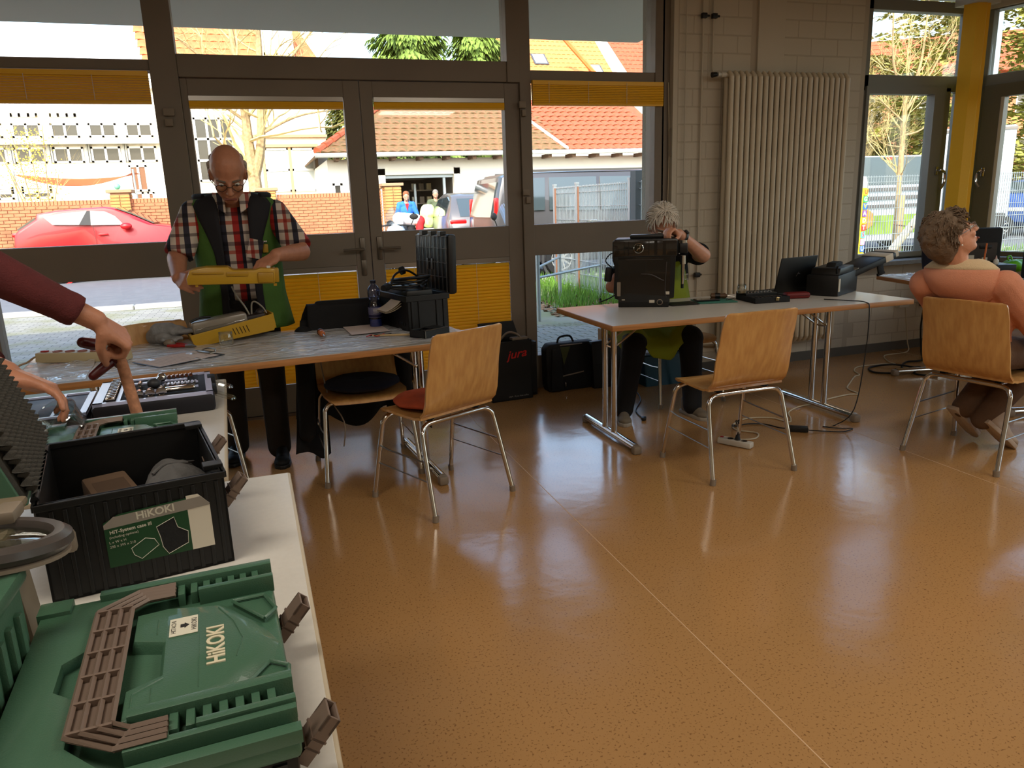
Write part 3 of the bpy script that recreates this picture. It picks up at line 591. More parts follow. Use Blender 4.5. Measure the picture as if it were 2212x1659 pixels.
tile_roof(rh, 'roof', ((-7.3, -.5, 8.2), (8.3, -.5, 8.2), (7, 3, 11), (-6, 3, 11)), 30, 9, NEWT, 40)
house_windows(rh, [(x, z, 1.0, 1.5, 1, 2) for x in (-5, -2, 1, 4, 6.5) for z in (3.5, 6.4)], 0)
B().bb((2.5, 1.5, 10), (3.3, 2.3, 12)).obj('chimney', BRK, rh, smooth=False)
rw_ = thing('brick_wall', 'distant red brick wall behind parked cars beyond right window', 'wall', (19, 24.5, 0), -.5)
B().bb((-6, 0, 0), (30, .3, 2.2)).obj('mortar', MATS['mortar'], rw_, smooth=False)
me = obrick('brick', .23, .068, .1, BRK)
pieces(rw_, 'brick', me, [((-5.8+i*.24+(k % 2)*.12, -.02, 2.16-k*.078), None) for k in range(24) for i in range(110)], 0, 'brick_field')
me = obrick('brick', .07, .1, .34, BRK); pieces(rw_, 'coping_brick', me, [((-5.9+i*.08, .15, 2.25), None) for i in range(430)], 0, 'coping_field')
# orange sail
sl_ = thing('shade_sail', 'orange shade sail slung in front of the white building', 'awning', (-5.05, 26, 0))
B().grid(18, 5, lambda u, v: V(((u-.5)*3.1, -.4+v*1.6, 2.66-.36*(1-(2*u-1)**2)+.24*v*(1-(2*u-1)**2)+.03*v))).obj('cloth', M('orange_cloth', (.72, .30, .06), .8), sl_, solid=.01)
for s in (-1, 1): B().cyl((s*1.58, -.4, 0), (s*1.56, -.4, 2.75), .03, n=8).obj('pole', GALV, sl_)
sp = thing('climbing_ball', 'small green ball on a thin pole below the orange sail', 'ball', (-3.95, 25.4, 0))
B().ell((0, 0, 2.25), .09).obj('ball', M('mint_green', (.45, .72, .58), .5), sp); B().cyl((0, 0, 0), (0, 0, 2.2), .015, n=6).obj('pole', GALV, sp)
# ------------------------------------------------------------------ trees and shrubs
BARK = M('pale_bark', (.62, .53, .38), .9, var=.25, vs=14, bump=.5, bs=30)  # plain pale bark colour, tone varied at random
TWIG = M('yellowish_twig', (.74, .66, .44), .9, var=.2, vs=5)
def bare_tree(name, label, loc, stems, levels, spread=.55, seed=1, twigmat=TWIG, k=3, shrink=.68):
    """stems: list of (points, r0, r1) main limbs; twigs branch off them"""
    R = random.Random(seed); t = thing(name, label, 'tree', loc); tr = B(); tw = B(); ends = []
    for pts, r0, r1 in stems:
        pts = cr([V(p) for p in pts], 4); n = len(pts); tr.tube(pts, [r0+(r1-r0)*i/(n-1) for i in range(n)], 8)
        for i in range(n//3, n): ends.append((pts[i], (pts[min(i+1, n-1)]-pts[max(0, i-1)]).normalized(), (r0+(r1-r0)*i/(n-1))*.6, .35*(pts[-1]-pts[0]).length))
    def grow(p, d, r, L, lv):
        q = [p]; dd = d.copy()
        for i in range(4):
            dd = (dd + V((R.uniform(-.3, .3), R.uniform(-.3, .3), R.uniform(-.15, .3)))).normalized(); q.append(q[-1]+dd*L/4)
        tw.tube(q, [r, r*.85, r*.7, r*.55, r*.4], 4 if lv > 1 else 3, cap=False)
        if lv > 0:
            for j in range(k):
                s = q[R.randint(1, 4)]; e = (dd + V((R.uniform(-1, 1), R.uniform(-1, 1), R.uniform(-.5, .8)))*spread*1.6).normalized(); grow(s, e, r*.55, L*shrink, lv-1)
    for p, d, r, L in ends:
        e = (d*.3+V((R.uniform(-1, 1), R.uniform(-1, 1), R.uniform(-.2, .6)))*spread*1.4).normalized(); grow(p, e, r*.6, L*R.uniform(.7, 1.2), levels)
    tr.obj('trunk', BARK, t); stuff(tw.obj('branches', twigmat, t)); return t
bare_tree('bare_tree', 'leafless forked tree in front of the white house', (-.1, 22.8, 0), [([(0, 0, 0), (.05, 0, 2), (.0, 0, 3), (-.02, 0, 4.2), (-.15, .1, 6.2)], .22, .07), ([(.05, 0, 2.3), (.30, -.05, 3.1), (.42, 0, 4.2), (.55, .1, 6.0), (.5, 0, 7)], .15, .06), ([(0, 0, 4.2), (-.7, .2, 5.2), (-1.5, 0, 5.9)], .06, .03), ([(.45, 0, 4.4), (1.2, .1, 5.3), (2.0, 0, 6.2)], .06, .02), ([(.2, 0, 3.4), (1.3, -.2, 3.9), (2.3, 0, 4.1)], .05, .015), ([(0, 0, 3.8), (-.9, -.2, 4.4), (-1.8, 0, 4.6)], .05, .015)], 2, seed=4)
bare_tree('young_tree', 'young leafless tree tied to stakes behind the corner window fence', (10.85, 10.9, 0), [([(.02, 0, 0), (0, 0, 1.4), (-.02, 0, 2.6), (.0, 0, 3.2)], .055, .035), ([(0, 0, 2.9), (-.25, .1, 3.5), (-.45, 0, 4.6)], .03, .01), ([(0, 0, 2.9), (.15, -.1, 3.5), (.3, 0, 4.7)], .03, .01), ([(0, 0, 2.7), (.4, 0, 3.2), (.95, 0, 4.1)], .025, .008), ([(0, 0, 2.5), (-.45, 0, 2.8), (-.9, 0, 3.1)], .02, .006), ([(0, 0, 2.3), (.4, 0, 2.4), (.85, 0, 2.8)], .02, .006), ([(0, 0, 2.1), (-.4, .1, 2.2), (-.8, 0, 2.6)], .015, .005), ([(0, 0, 1.6), (-.18, -.3, 1.9), (-.5, -.4, 2.5)], .008, .003)], 3, seed=11, spread=.5)
st = thing('tree_stake', 'upright split wooden stake beside the young tree', 'stake', (10.78, 10.75, 0)); B().tube([(0, 0, -.1), (.0, 0, 1.28)], [.075, .06], 7).obj('stake', M('pale_timber', (.68, .58, .42), .85, var=.15, vs=12, stretch=(6, 6, .6)), st)
st = thing('tree_stake', 'pale wooden stake leaning diagonally towards the young tree', 'stake', (9.75, 10.2, 0)); B().tube([(0, 0, .0), (1.55, .3, 1.28)], [.075, .06], 9).obj('stake', M('bleached_timber', (.80, .74, .62), .85, var=.1, vs=8), st); B().tube([(.85, .1, .75), (.95, .6, .78), (1.1, .55, .82)], .012, 6, smooth=3).obj('strap', M('brown_strap', (.45, .34, .25), .8), st)
def foliage_tree(name, label, loc, h, r, n, leaf, mat, seed=1, droop=.0, cone=True, trunk=.15, z0=.08):
    R = random.Random(seed); t = thing(name, label, 'tree', loc); B().tube([(0, 0, 0), (.05, 0, h*.5), (0, 0, h*.95)], [trunk, trunk*.6, .03], 8).obj('trunk', BARK, t); b = B()
    for i in range(n):
        f = R.random()**.8; z = h*(z0+(1-z0)*f); rr = r*((1-f)**.8 if cone else math.sqrt(max(0, 1-(2*f-1)**2)))*R.uniform(.35, 1.05)**.5; a = R.uniform(0, 6.283)
        rr *= .75+.25*math.sin(5*a+z*2.1)+.15*math.sin(z*6)
        p = V((rr*math.cos(a), rr*math.sin(a), z)); o = V((math.cos(a), math.sin(a), -droop+R.uniform(-.3, .3))).normalized()*leaf*R.uniform(.6, 1.3); s = V((-math.sin(a), math.cos(a), R.uniform(-.6, .6)))*leaf*.3
        b.face((p-s*.4, p+o*.5-s, p+o+V((0, 0, -droop*leaf*.5)), p+o*.5+s))
    stuff(b.obj('foliage', mat, t, smooth=False)); return t
SPRUCE = M('spruce_green', (.40, .49, .20), .85, var=.35, vs=.8); OLIVE = M('olive_foliage', (.58, .58, .28), .85, var=.35, vs=.9); HEDGE = M('yellowgreen_foliage', (.68, .64, .32), .85, var=.35, vs=1.1); DARKG = M('dark_foliage', (.34, .40, .22), .85, var=.3, vs=.8)
foliage_tree('spruce', 'big drooping spruce behind the garage, left of the orange roofs', (7.2, 36, 0), 13, 3.6, 20000, .30, SPRUCE, 2, .8)
foliage_tree('spruce', 'second spruce overlapping the edge of the orange roof', (10.6, 37, 0), 12.5, 3.0, 15000, .30, SPRUCE, 3, .8)
foliage_tree('evergreen_tree', 'bushy evergreen between the white house and the garage', (3.7, 32, 0), 5.6, 1.3, 7000, .2, OLIVE, 5, .4, False, z0=.0)
foliage_tree('evergreen_tree', 'bushy evergreen showing above the hip of the garage roof', (5.6, 33.5, 0), 6.3, 1.6, 7000, .2, SPRUCE, 6, .4, False, z0=.0)
foliage_tree('thuja', 'tall sunlit thuja right of the lamp post', (24.2, 21, 0), 12, 3.2, 20000, .26, OLIVE, 8, .1, False, z0=.0)
foliage_tree('thuja', 'lower yellow green thuja left of the lamp post', (24.0, 26, 0), 6.6, 2.4, 12000, .22, HEDGE, 9, .1, False, z0=.0)
foliage_tree('thuja', 'dark evergreen low behind the white box truck', (27.5, 27, 0), 4.5, 2.6, 8000, .22, DARKG, 10, .1, False, z0=.0)
for i, (x, y, h, r, m, lab) in enumerate(((20.0, 25, 4.6, 2.2, HEDGE, 'tangled yellowish shrub behind the young tree, left'), (23.2, 26.5, 4.2, 2.4, OLIVE, 'olive shrub behind the young tree, right'), (21.5, 22.5, 2.6, 1.9, DARKG, 'dark shrub behind the white van'), (17.5, 27, 6.4, 2.0, OLIVE, 'shrub against the block wall edge of the corner window'))):
    foliage_tree('shrub', lab, (x, y, 0), h, r, 6500, .15, m, 20+i, .1, False, .08, 0)
for i, (x, y, s) in enumerate(((19.5, 24, 5), (22.4, 24.5, 7), (21.0, 24, 9))):
    bare_tree('bare_shrub', ('leafless shrub against the shrubs, left one', 'leafless shrub by the yellow post, right one', 'leafless shrub behind the young tree trunk')[i], (x, y, 0), [([(0, 0, 0), (R.uniform(-.6, .6), 0, 2), (R.uniform(-1.5, 1.5), 0, 4.6)], .06, .02) for q in range(6)], 3, seed=s, spread=.6)
fo = bare_tree('forsythia', 'yellow flowering shrub in front of the white building', (-5.75, 24.5, 0), [([(0, 0, 0), (dx*.4, 0, 1.4), (dx, .1, h)], .03, .01) for dx, h in ((-.9, 3.5), (-.5, 3.8), (-.1, 3.3), (.3, 3.9), (-.7, 2.8), (.5, 2.6))], 1, seed=6, spread=.4)
b = B(); R = random.Random(2)
for i in range(600):
    z = R.uniform(1.4, 3.8); p = V((R.gauss(-.15, .33), R.gauss(0, .2), z)); b.box(p, (.026, .026, .026), Rz(R.uniform(0, 3)))
stuff(b.obj('blossom', M('forsythia_yellow', (.90, .78, .30), .8), fo, smooth=False))
lp = thing('lamp_post', 'pale grey street lamp post beside the thuja', 'post', (16.43, 14, 0)); B().cyl((0, 0, 0), (0, 0, 7), .085, .06, 12).obj('pole', GALV, lp); B().cyl((0, 0, 0), (0, 0, .5), .1, .1, 12).obj('base', GALV, lp)
# ------------------------------------------------------------------ painted pencil post
pp = thing('painted_post', 'yellow pencil shaped post with coloured letter squares by the fence', 'post', (8.65, 9.36, 0))
B().cyl((0, 0, -.1), (0, 0, 1.42), .05, n=6).obj('shaft', M('post_yellow', (.90, .80, .18), .6), pp, smooth=False); B().lathe([(.05, 1.42), (.05, 1.5), (.035, 1.56), (.012, 1.585)], n=10).obj('tip', WHITEP, pp)
for i, (ch, bg, fg) in enumerate((('U', 'y', 'r'), ('G', 'g', 'w'), ('V', 'b', 'y'), ('A', 'p', 'w'), ('D', 'y', 'w'), ('T', 'r', 'w'), ('S', 'c', 'r'), ('L', 'm', 'w'), ('U', 'b', 'w'), ('H', 'y', 'o'), ('C', 'g', 'y'), ('S', 'r', 'w'))):
    cc = {'y': (.92, .78, .15), 'g': (.15, .65, .35), 'b': (.15, .40, .75), 'p': (.45, .25, .60), 'r': (.85, .18, .18), 'c': (.35, .78, .85), 'm': (.85, .60, .80), 'w': (.95, .94, .92), 'o': (.92, .5, .15)}
    z = 1.36-i*.105; s = B().bb((-.037, -.058, z-.045), (.037, -.05, z+.045)).obj('letter_square', M('paint_'+bg, cc[bg], .6), pp, smooth=False)
    text(ch, .085, M('paint_'+fg, cc[fg], .6), s, (0, -.0585, z), (PI/2, 0, 0), bold=.003, name='letter')
# ------------------------------------------------------------------ vehicles
TYRE = M('tyre', (.07, .07, .07), .8); RIM = M('alloy_rim', (.72, .72, .72), .3, .7); TAIL = M('tail_light', (.72, .06, .06), .2); HEAD = M('head_light', (.75, .78, .80), .15); CARGL = M('car_glass', (.22, .26, .27), .05, spec=.8, coat=.5); TRIMB = M('car_trim', (.10, .10, .10), .6)
def wheel(par, x, y, r, side, spokes=10):
    w = B().lathe([(r*.64, -.10), (r*.95, -.10), (r, -.06), (r, .06), (r*.95, .1), (r*.64, .1)], n=24, rot=Rx(PI/2), c=(x, y, r), close=True).obj('tyre', TYRE, par)
    b = B().lathe([(r*.66, -.02), (r*.66, .02), (r*.58, .02), (r*.58, -.02)], c=(x, y+side*.07, r), n=24, rot=Rx(PI/2), close=True).cyl((x, y+side*.05, r), (x, y+side*.09, r), r*.16, n=12)
    for i in range(spokes):
        a = 2*PI*i/spokes; b.box((x+math.cos(a)*r*.37, y+side*.075, r+math.sin(a)*r*.37), (r*.46, .02, r*.10), Ry(-a))
    b.obj('rim', RIM, w)
def car(name, label, loc, rz, prof, w, belt, tum, paint, wins, wheels, r=.32, arch=True, cat='car', front_lights=(), rear_lights=(), extra=None):
    t = thing(name, label, cat, loc, rz)
    hw = lambda z: w/2-tum*max(0, z-belt)
    b = B(); n = len(prof); st = (-1, -.97, -.88, -.5, 0, .5, .88, .97, 1)
    def pt(i, s):
        x, z = prof[i]; k = abs(s); sh = .0 if k < .9 else (.03 if k < .98 else .09); cx = sum(p[0] for p in prof)/n; cz = sum(p[1] for p in prof)/n
        d = V((x-cx, 0, (z-cz))); L = d.length; return V((x-d.x/L*sh, s*hw(z), z-d.z/L*sh))
    vs = [[b.bm.verts.new(pt(i, s)) for s in st] for i in range(n)]
    for i in range(n):
        for j in range(len(st)-1): b.bm.faces.new((vs[i][j], vs[(i+1) % n][j], vs[(i+1) % n][j+1], vs[i][j+1]))
    b.bm.faces.new([vs[i][0] for i in range(n)]); b.bm.faces.new([vs[i][-1] for i in range(n)][::-1])
    b.obj('body', paint, t, angle=35)
    for poly in wins:
        for s in (-1, 1):
            f = lambda u, v, h, s=s: V((u, s*(hw(v)+h), v)); B().prism(poly, -.03, .008, f=f).obj('window', CARGL, t, smooth=False)
    for x in wheels:
        for s in (-1, 1):
            wheel(t, x, s*(w/2-.08), r, s)
            if arch: B().lathe([(r*1.08, -.02), (r*1.22, -.02), (r*1.22, .02), (r*1.08, .02)], c=(x, s*(w/2+.0), r), n=24, rot=Rx(PI/2), close=True).obj('wheel_arch', TRIMB if arch == 1 else paint, t)
    for c, d in front_lights: B().rbox(c, d, min(d)*.3).obj('head_light', HEAD, t)
    for c, d in rear_lights: B().rbox(c, d, min(d)*.3).obj('tail_light', TAIL, t)
    return t
REDP = M('red_car_paint', (.66, .035, .065), .4, coat=.25); GREYV = M('grey_van_paint', (.24, .235, .24), .35, .2, coat=.6); SILV = M('silver_paint', (.40, .385, .38), .3, .4, coat=.6); WHITV = M('white_van_paint', (.74, .77, .80), .3, coat=.4); BLUEC = M('blue_car_paint', (.20, .33, .60), .3, .2, coat=.6)
pr = [(-2.0, .45), (-2.06, .8), (-2.02, 1.08), (-1.95, 1.16), (-1.58, 1.40), (-1.56, 1.51), (-1.2, 1.575), (-.6, 1.61), (-.22, 1.625), (-.06, 1.60), (.3, 1.44), (.74, 1.21), (1.15, 1.15), (1.65, 1.05), (1.95, .92), (2.05, .7), (2.02, .35), (1.6, .25), (-1.7, .25)]
c = car('red_car', 'bright red crossover car parked beyond the glazing on the left', (-3.08, 19.75, -.02), 0, pr, 1.76, 1.15, .28, REDP, [[(-1.42, 1.45), (-1.24, 1.27), (-.73, 1.25), (-.55, 1.55), (-1.0, 1.52)], [(-.49, 1.55), (-.50, 1.235), (.17, 1.22), (.0, 1.42), (-.2, 1.53)]], (-1.3, 1.23), .34, arch=2, front_lights=[((1.75, -.72, .95), (.3, .1, .16))], rear_lights=[((-1.93, -.74, 1.08), (.26, .16, .09)), ((-1.93, .74, 1.08), (.26, .16, .09))])
B().prism([(-.73, 1.25), (-.55, 1.55), (-.49, 1.55), (-.50, 1.24)], .0, .012, f=lambda u, v, h: V((u, -(.88-.28*max(0, v-1.15)+h), v))).obj('pillar', TRIMB, c)
B().prism([(-1.97, 1.17), (-1.6, 1.39), (-1.62, 1.44), (-1.99, 1.2)], -.62, .62, f=lambda u, v, h: V((u, h, v))).obj('rear_window', CARGL, c)
B().prism([(.0, 1.585), (.32, 1.45), (.74, 1.23), (.76, 1.25), (.33, 1.475), (.0, 1.61)], -.66, .66, f=lambda u, v, h: V((u, h, v))).obj('windscreen', CARGL, c)
m_ = B().ell((.22, -.98, 1.19), (.12, .07, .075)).obj('wing_mirror', REDP, c); B().tube([(.24, -.86, 1.16), (.22, -.95, 1.15)], .025, 6).obj('mirror_stem', TRIMB, c)
B().rbox((-.28, -.885, 1.03), (.2, .035, .04), .012).obj('door_handle', REDP, c); B().prism([(-.46, 1.22), (-.42, .45), (-.412, .45), (-.452, 1.22)], .0, .004, f=lambda u, v, h: V((u, -(.88+h), v))).obj('door_seam', TRIMB, c)
pr = [(-2.45, .5), (-2.5, .75), (-2.48, 1.1), (-2.38, 1.6), (-2.3, 1.86), (-2.15, 1.93), (-1, 1.96), (1.2, 1.95), (1.5, 1.88), (2.1, 1.35), (2.6, 1.12), (2.68, .8), (2.62, .35), (2.2, .25), (-2.2, .28)]
c = car('grey_van', 'dark grey passenger van parked behind the mesh fence', (6.55, 14.35, -.02), 0, pr, 1.9, 1.2, .13, GREYV, [[(-2.22, 1.78), (-2.3, 1.25), (-1.5, 1.25), (-1.46, 1.84), (-2.1, 1.82)], [(-1.38, 1.84), (-1.40, 1.25), (-.42, 1.22), (-.42, 1.84)], [(-.34, 1.84), (-.34, 1.22), (.46, 1.22), (.46, 1.83)], [(.72, 1.82), (.70, 1.22), (1.75, 1.24), (1.35, 1.78)]], (-1.18, 1.75), .34, arch=2, rear_lights=[((-2.42, -.86, 1.3), (.08, .1, .4)), ((-2.42, .86, 1.3), (.08, .1, .4))])
B().prism([(-2.5, 1.15), (-2.47, 1.15), (-2.33, 1.78), (-2.36, 1.78)], -.72, .72, f=lambda u, v, h: V((u, h, v))).obj('rear_window', CARGL, c)
B().bb((-1.9, -.86, 1.945), (1.1, -.82, 1.985)).bb((-1.9, .82, 1.945), (1.1, .86, 1.985)).obj('roof_rail', GREYV, c); B().bb((-2.4, -.965, .62), (2.5, -.94, .68)).obj('side_moulding', TRIMB, c, smooth=False)
for x in (-.55, .55): B().rbox((x, -.965, 1.02), (.22, .03, .045), .012).obj('door_handle', CHROME, c)
B().bb((-.385, -.955, .4), (-.375, -.95, 1.2)).bb((.58, -.955, .4), (.59, -.95, 1.2)).obj('door_seam', TRIMB, c, smooth=False)
pr = [(-2.2, .4), (-2.25, .8), (-2.2, 1.05), (-1.95, 1.3), (-1.6, 1.6), (-1.0, 1.69), (0, 1.7), (.5, 1.62), (1.1, 1.15), (1.9, 1.02), (2.2, .8), (2.2, .35), (1.8, .22), (-1.8, .22)]
c = car('silver_suv', 'silver compact car with red tail lights parked before the garage', (5.36, 20.0, -.02), PI/2-.08, pr, 1.84, 1.05, .32, SILV, [[(-1.55, 1.5), (-1.5, 1.15), (-.45, 1.12), (-.45, 1.58), (-1.1, 1.6)], [(-.38, 1.58), (-.38, 1.12), (.85, 1.1), (.4, 1.55)]], (-1.32, 1.35), .35, rear_lights=[((-2.17, .68, 1.0), (.12, .4, .1)), ((-2.17, -.68, 1.0), (.12, .4, .1)), ((-2.2, .75, .55), (.1, .1, .12))])
B().prism([(-2.14, 1.12), (-2.1, 1.1), (-1.68, 1.52), (-1.72, 1.55)], -.62, .62, f=lambda u, v, h: V((u, h, v))).obj('rear_window', CARGL, c); B().rbox((-2.27, 0, .72), (.02, .5, .11), .005).obj('number_plate', WHITEP, c); B().bb((-2.28, -.8, .35), (-2.1, .8, .5)).obj('bumper', TRIMB, c, bevel=.03)
def bike(name, label, loc, rz, paint, cat='motorcycle'):
    t = thing(name, label, cat, loc, rz)
    for x in (-.65, .68):
        w = B().lathe([(.2, -.06), (.29, -.06), (.3, 0), (.29, .06), (.2, .06)], c=(x, 0, .3), n=20, rot=Rx(PI/2), close=True).obj('tyre', TYRE, t)
        b = B().cyl((x, -.05, .3), (x, .05, .3), .05, n=10)
        for i in range(6): b.tube([(x, 0, .3), (x+.2*math.cos(i*PI/3), 0, .3+.2*math.sin(i*PI/3))], .012, 5)
        b.obj('rim', RIM, w)
    B().ell((-.1, 0, .55), (.38, .16, .2)).ell((.25, 0, .78), (.28, .17, .16)).ell((.55, 0, .88), (.16, .2, .2)).obj('fairing', paint, t)
    B().ell((-.3, 0, .82), (.4, .14, .07)).ell((-.62, 0, .86), (.12, .1, .06)).obj('seat', MATTB, t)
    B().grid(7, 6, lambda u, v: V((.62-.22*v, (u-.5)*.5*(1-.35*v), .98+.42*v-.4*(u-.5)**2))).obj('windscreen', CLEAR, t, solid=.006)
    B().tube([(.38, -.42, 1.02), (.48, -.15, 1.04), (.48, .15, 1.04), (.38, .42, 1.02)], .016, 8, smooth=3).obj('handlebar', MATTB, t)
    for s in (-1, 1): B().ell((.42, s*.4, 1.2), (.03, .09, .06)).tube([(.44, s*.33, 1.03), (.42, s*.4, 1.17)], .009, 6).obj('mirror', MATTB, t)
    B().tube([(.5, 0, .95), (.68, 0, .3)], .03, 8).obj('fork', STEEL, t); B().rbox((-.78, 0, .8), (.06, .16, .07), .015).obj('tail_light', TAIL, t); B().cyl((-.7, -.14, .36), (0, -.14, .3), .05, n=10).obj('exhaust', STEEL, t)
    return t
bike('motorcycle', 'motorcycle with clear windscreen parked at the rear of the grey van', (3.45, 12.1, -.02), -.75, M('dark_fairing', (.20, .21, .23), .3, coat=.5))
bike('scooter', 'pale blue scooter with black mirror parked left of the brick pillars', (2.42, 15.0, -.02), 1.25, M('pale_blue_paint', (.62, .70, .76), .35, coat=.4), 'scooter')
# white van with flower panel, box truck, parked cars to the right
pr = [(-2.3, .4), (-2.3, 2.0), (-2.2, 2.12), (1.0, 2.14), (1.3, 2.0), (1.75, 1.3), (2.3, 1.1), (2.35, .4), (2.0, .28), (-2.0, .28)]
c = car('white_van', 'white van with dark windows and painted flower panel behind the fence', (13.6, 14.5, -.02), 0, pr, 1.95, 1.2, .08, WHITV, [[(-2.25, 2.10), (-2.25, 1.52), (.75, 1.52), (.95, 2.10)]], (-1.5, 1.6), .33)
B().bb((-2.1, -.995, .45), (2.0, -.98, .86)).obj('green_panel', M('grass_green_paint', (.46, .58, .18), .6, var=.2, vs=5), c, smooth=False); B().lathe([(.22, 0), (.2, .02), (.05, .03), (.001, .03)], c=(-1.0, -1.0, .78), n=9, rot=Rx(PI/2)).obj('flower', M('orange_flower', (.86, .52, .22), .7, var=.2, vs=12), c, smooth=False)
for z in (1.02, 1.2, 1.38): B().bb((-2.2, -1.0, z), (.8, -.98, z+.07)).obj('side_rib', SILV, c, smooth=False)
B().rbox((1.15, -.96, 1.8), (.3, .04, .38), .02).obj('pale_cover', WHITEP, c); B().rbox((1.25, -.99, 1.68), (.09, .02, .1), .01).obj('indicator', M('orange_lens', (.85, .45, .15), .3), c); B().rbox((-.45, -.96, 2.06), (.14, .012, .07), .004).obj('red_badge', RED, c); B().rbox((1.8, -1.1, 1.35), (.1, .12, .28), .03).obj('wing_mirror', TRIMB, c)
t = thing('box_truck', 'pale blue white box truck between the window frame and yellow post', 'truck', (19.02, 16.53, -.02), -.82)
B().rbox((0, 0, 1.75), (1.6, 3.2, 2.3), .04).obj('box', M('pale_box', (.80, .87, .90), .4), t); B().bb((-.82, -1.62, 2.78), (.82, 1.6, 2.86)).obj('roof_edge', SILV, t, smooth=False); B().rbox((0, -1.45, .55), (1.5, .4, .35), .03).obj('bumper', TRIMB, t)
for x in (-.7, .7): wheel(t, x, -1.0, .33, -1)
for x, y, m, lab in ((22.3, 16.3, BLUEC, 'blue car with red tail light at the right frame edge'), (24.6, 19.6, SILV, 'silver grey car parked behind the blue car')):
    pr = [(-2.1, .4), (-2.15, .8), (-2.1, 1.05), (-1.8, 1.2), (-1.4, 1.5), (-.8, 1.58), (.2, 1.56), (1.0, 1.08), (1.9, .95), (2.15, .7), (2.1, .3), (-1.8, .25)]
    c = car('parked_car', lab, (x, y, -.02), .1, pr, 1.78, 1.02, .3, m, [[(-1.35, 1.42), (-1.4, 1.12), (-.4, 1.1), (-.4, 1.48)], [(-.33, 1.48), (-.33, 1.1), (.75, 1.07), (.2, 1.46)]], (-1.3, 1.3), .32, rear_lights=[((-2.02, -.72, .98), (.2, .3, .16)), ((-2.02, .72, .98), (.2, .3, .16))])
    B().prism([(-1.86, 1.2), (-1.82, 1.18), (-1.42, 1.47), (-1.46, 1.5)], -.6, .6, f=lambda u, v, h: V((u, h, v))).obj('rear_window', CARGL, c); B().rbox((-2.14, 0, .75), (.02, .5, .11), .005).obj('number_plate', WHITEP, c)
# ------------------------------------------------------------------ folding tables
def table(label, loc, rz, L, D, fx, group=None, white=False):
    t = thing('folding_table', label, 'table', loc, rz, group)
    B().rbox((0, 0, .7255), (L-.006, D-.006, .029), .002, 1).obj('tabletop', TOPW, t, smooth=False)
    e = B()
    for s in (-1, 1): e.rbox((0, s*(D/2-.004), .7245), (L, .012, .030), .004, 2); e.rbox((s*(L/2-.004), 0, .7245), (.012, D, .030), .004, 2)
    e.obj('edge_band', M('light_edge', (.72, .66, .56), .5) if white else EDGEW, t)
    for x in fx:
        s = 1 if x > 0 else -1
        for y in (-.06, .06): B().cyl((x, y, .05), (x, y, .705), .019, n=14).obj('leg', CHROME, t)
        B().tube([(x, -D/2+.06, .035), (x, D/2-.06, .035)], .024, 12, flat=.9).obj('foot_bar', CHROME, t)
        for y in (-1, 1): B().rbox((x, y*(D/2-.055), .024), (.05, .05, .048), .012).obj('foot_cap', GREYP, t)
        B().bb((x-.02, -D/2+.12, .695), (x+.02, D/2-.12, .711)).obj('top_bar', STEEL, t, smooth=False)
        b = B()
        for y in (-.055, .055): b.tube([(x, y, .55), (x-s*.22, y, .70)], .006, 8)
        b.tube([(x, -.055, .55), (x, .055, .55)], .006, 8).obj('brace', CHROME, t)
    return t
T1 = table('long folding table with plastic sheet where the standing man works', (-.075, 3.79, 0), math.radians(5.2), 1.99, .80, (-.72, .787))
T2 = table('long folding table carrying the dismantled coffee machine and laptop', (2.668, 3.885, 0), 0, 1.985, .79, (-.823, .672))
T3 = table('folding table under plastic sheet in front of the woman', (4.70, 3.77, 0), math.radians(78.5), 1.6, .80, (-.6, .55))
T4 = table('pale table in the foreground carrying the green tool cases', (-.385, 1.163, 0), PI/2+.02, 1.40, .80, (-.5, .5), white=True)
T5 = table('pale table behind the foreground one carrying the socket set', (-.575, 2.49, 0), PI/2+.043, 1.20, .80, (-.4, .4), white=True)
B().prism([(-.10, .70), (.10, .70), (.06, .64), (-.06, .64)], -.04, .04, 'y').obj('stack_bracket', MATTB, T2, (.48, .20, .0), smooth=False)
B().prism([(-.10, .70), (.10, .70), (.06, .64), (-.06, .64)], -.04, .04, 'y').obj('stack_bracket', MATTB, T2, (-.45, .0, .0), smooth=False)
B().prism([(-.10, .70), (.10, .70), (.06, .64), (-.06, .64)], -.04, .04, 'y').obj('stack_bracket', MATTB, T1, (.9, -.1, .0), smooth=False)
# ------------------------------------------------------------------ stacking chairs
PROF = [(.222, .418), (.215, .434), (.19, .445), (.13, .450), (.06, .447), (-.02, .444), (-.09, .447), (-.135, .459), (-.165, .485), (-.185, .53), (-.203, .60), (-.22, .68), (-.237, .76), (-.252, .822), (-.257, .838), (-.259, .846)]
def cw(j):
    if j <= 2: return (.170, .188, .200)[j]
    if j >= 13: return (.208, .203, .185)[j-13]
    return .205+(.014 if 6 <= j <= 10 else .008)
def shell(j0, j1):
    P = [V((0, y, z)) for y, z in PROF]
    def f(u, v):
        q = j0+v*(j1-j0); i = min(int(q), len(P)-2); w = q-i; p = P[i].lerp(P[i+1], w); ww = cw(i)*(1-w)+cw(i+1)*w; s = 2*u-1
        k = max(0, min(1, (p.z-.47)/.15)) if i > 6 else 0
        return V((s*ww, p.y+.028*k*(s*s-.4), p.z+(.006*(s*s) if i < 7 else 0)))
    return B().grid(11, (j1-j0)*2+1, f)
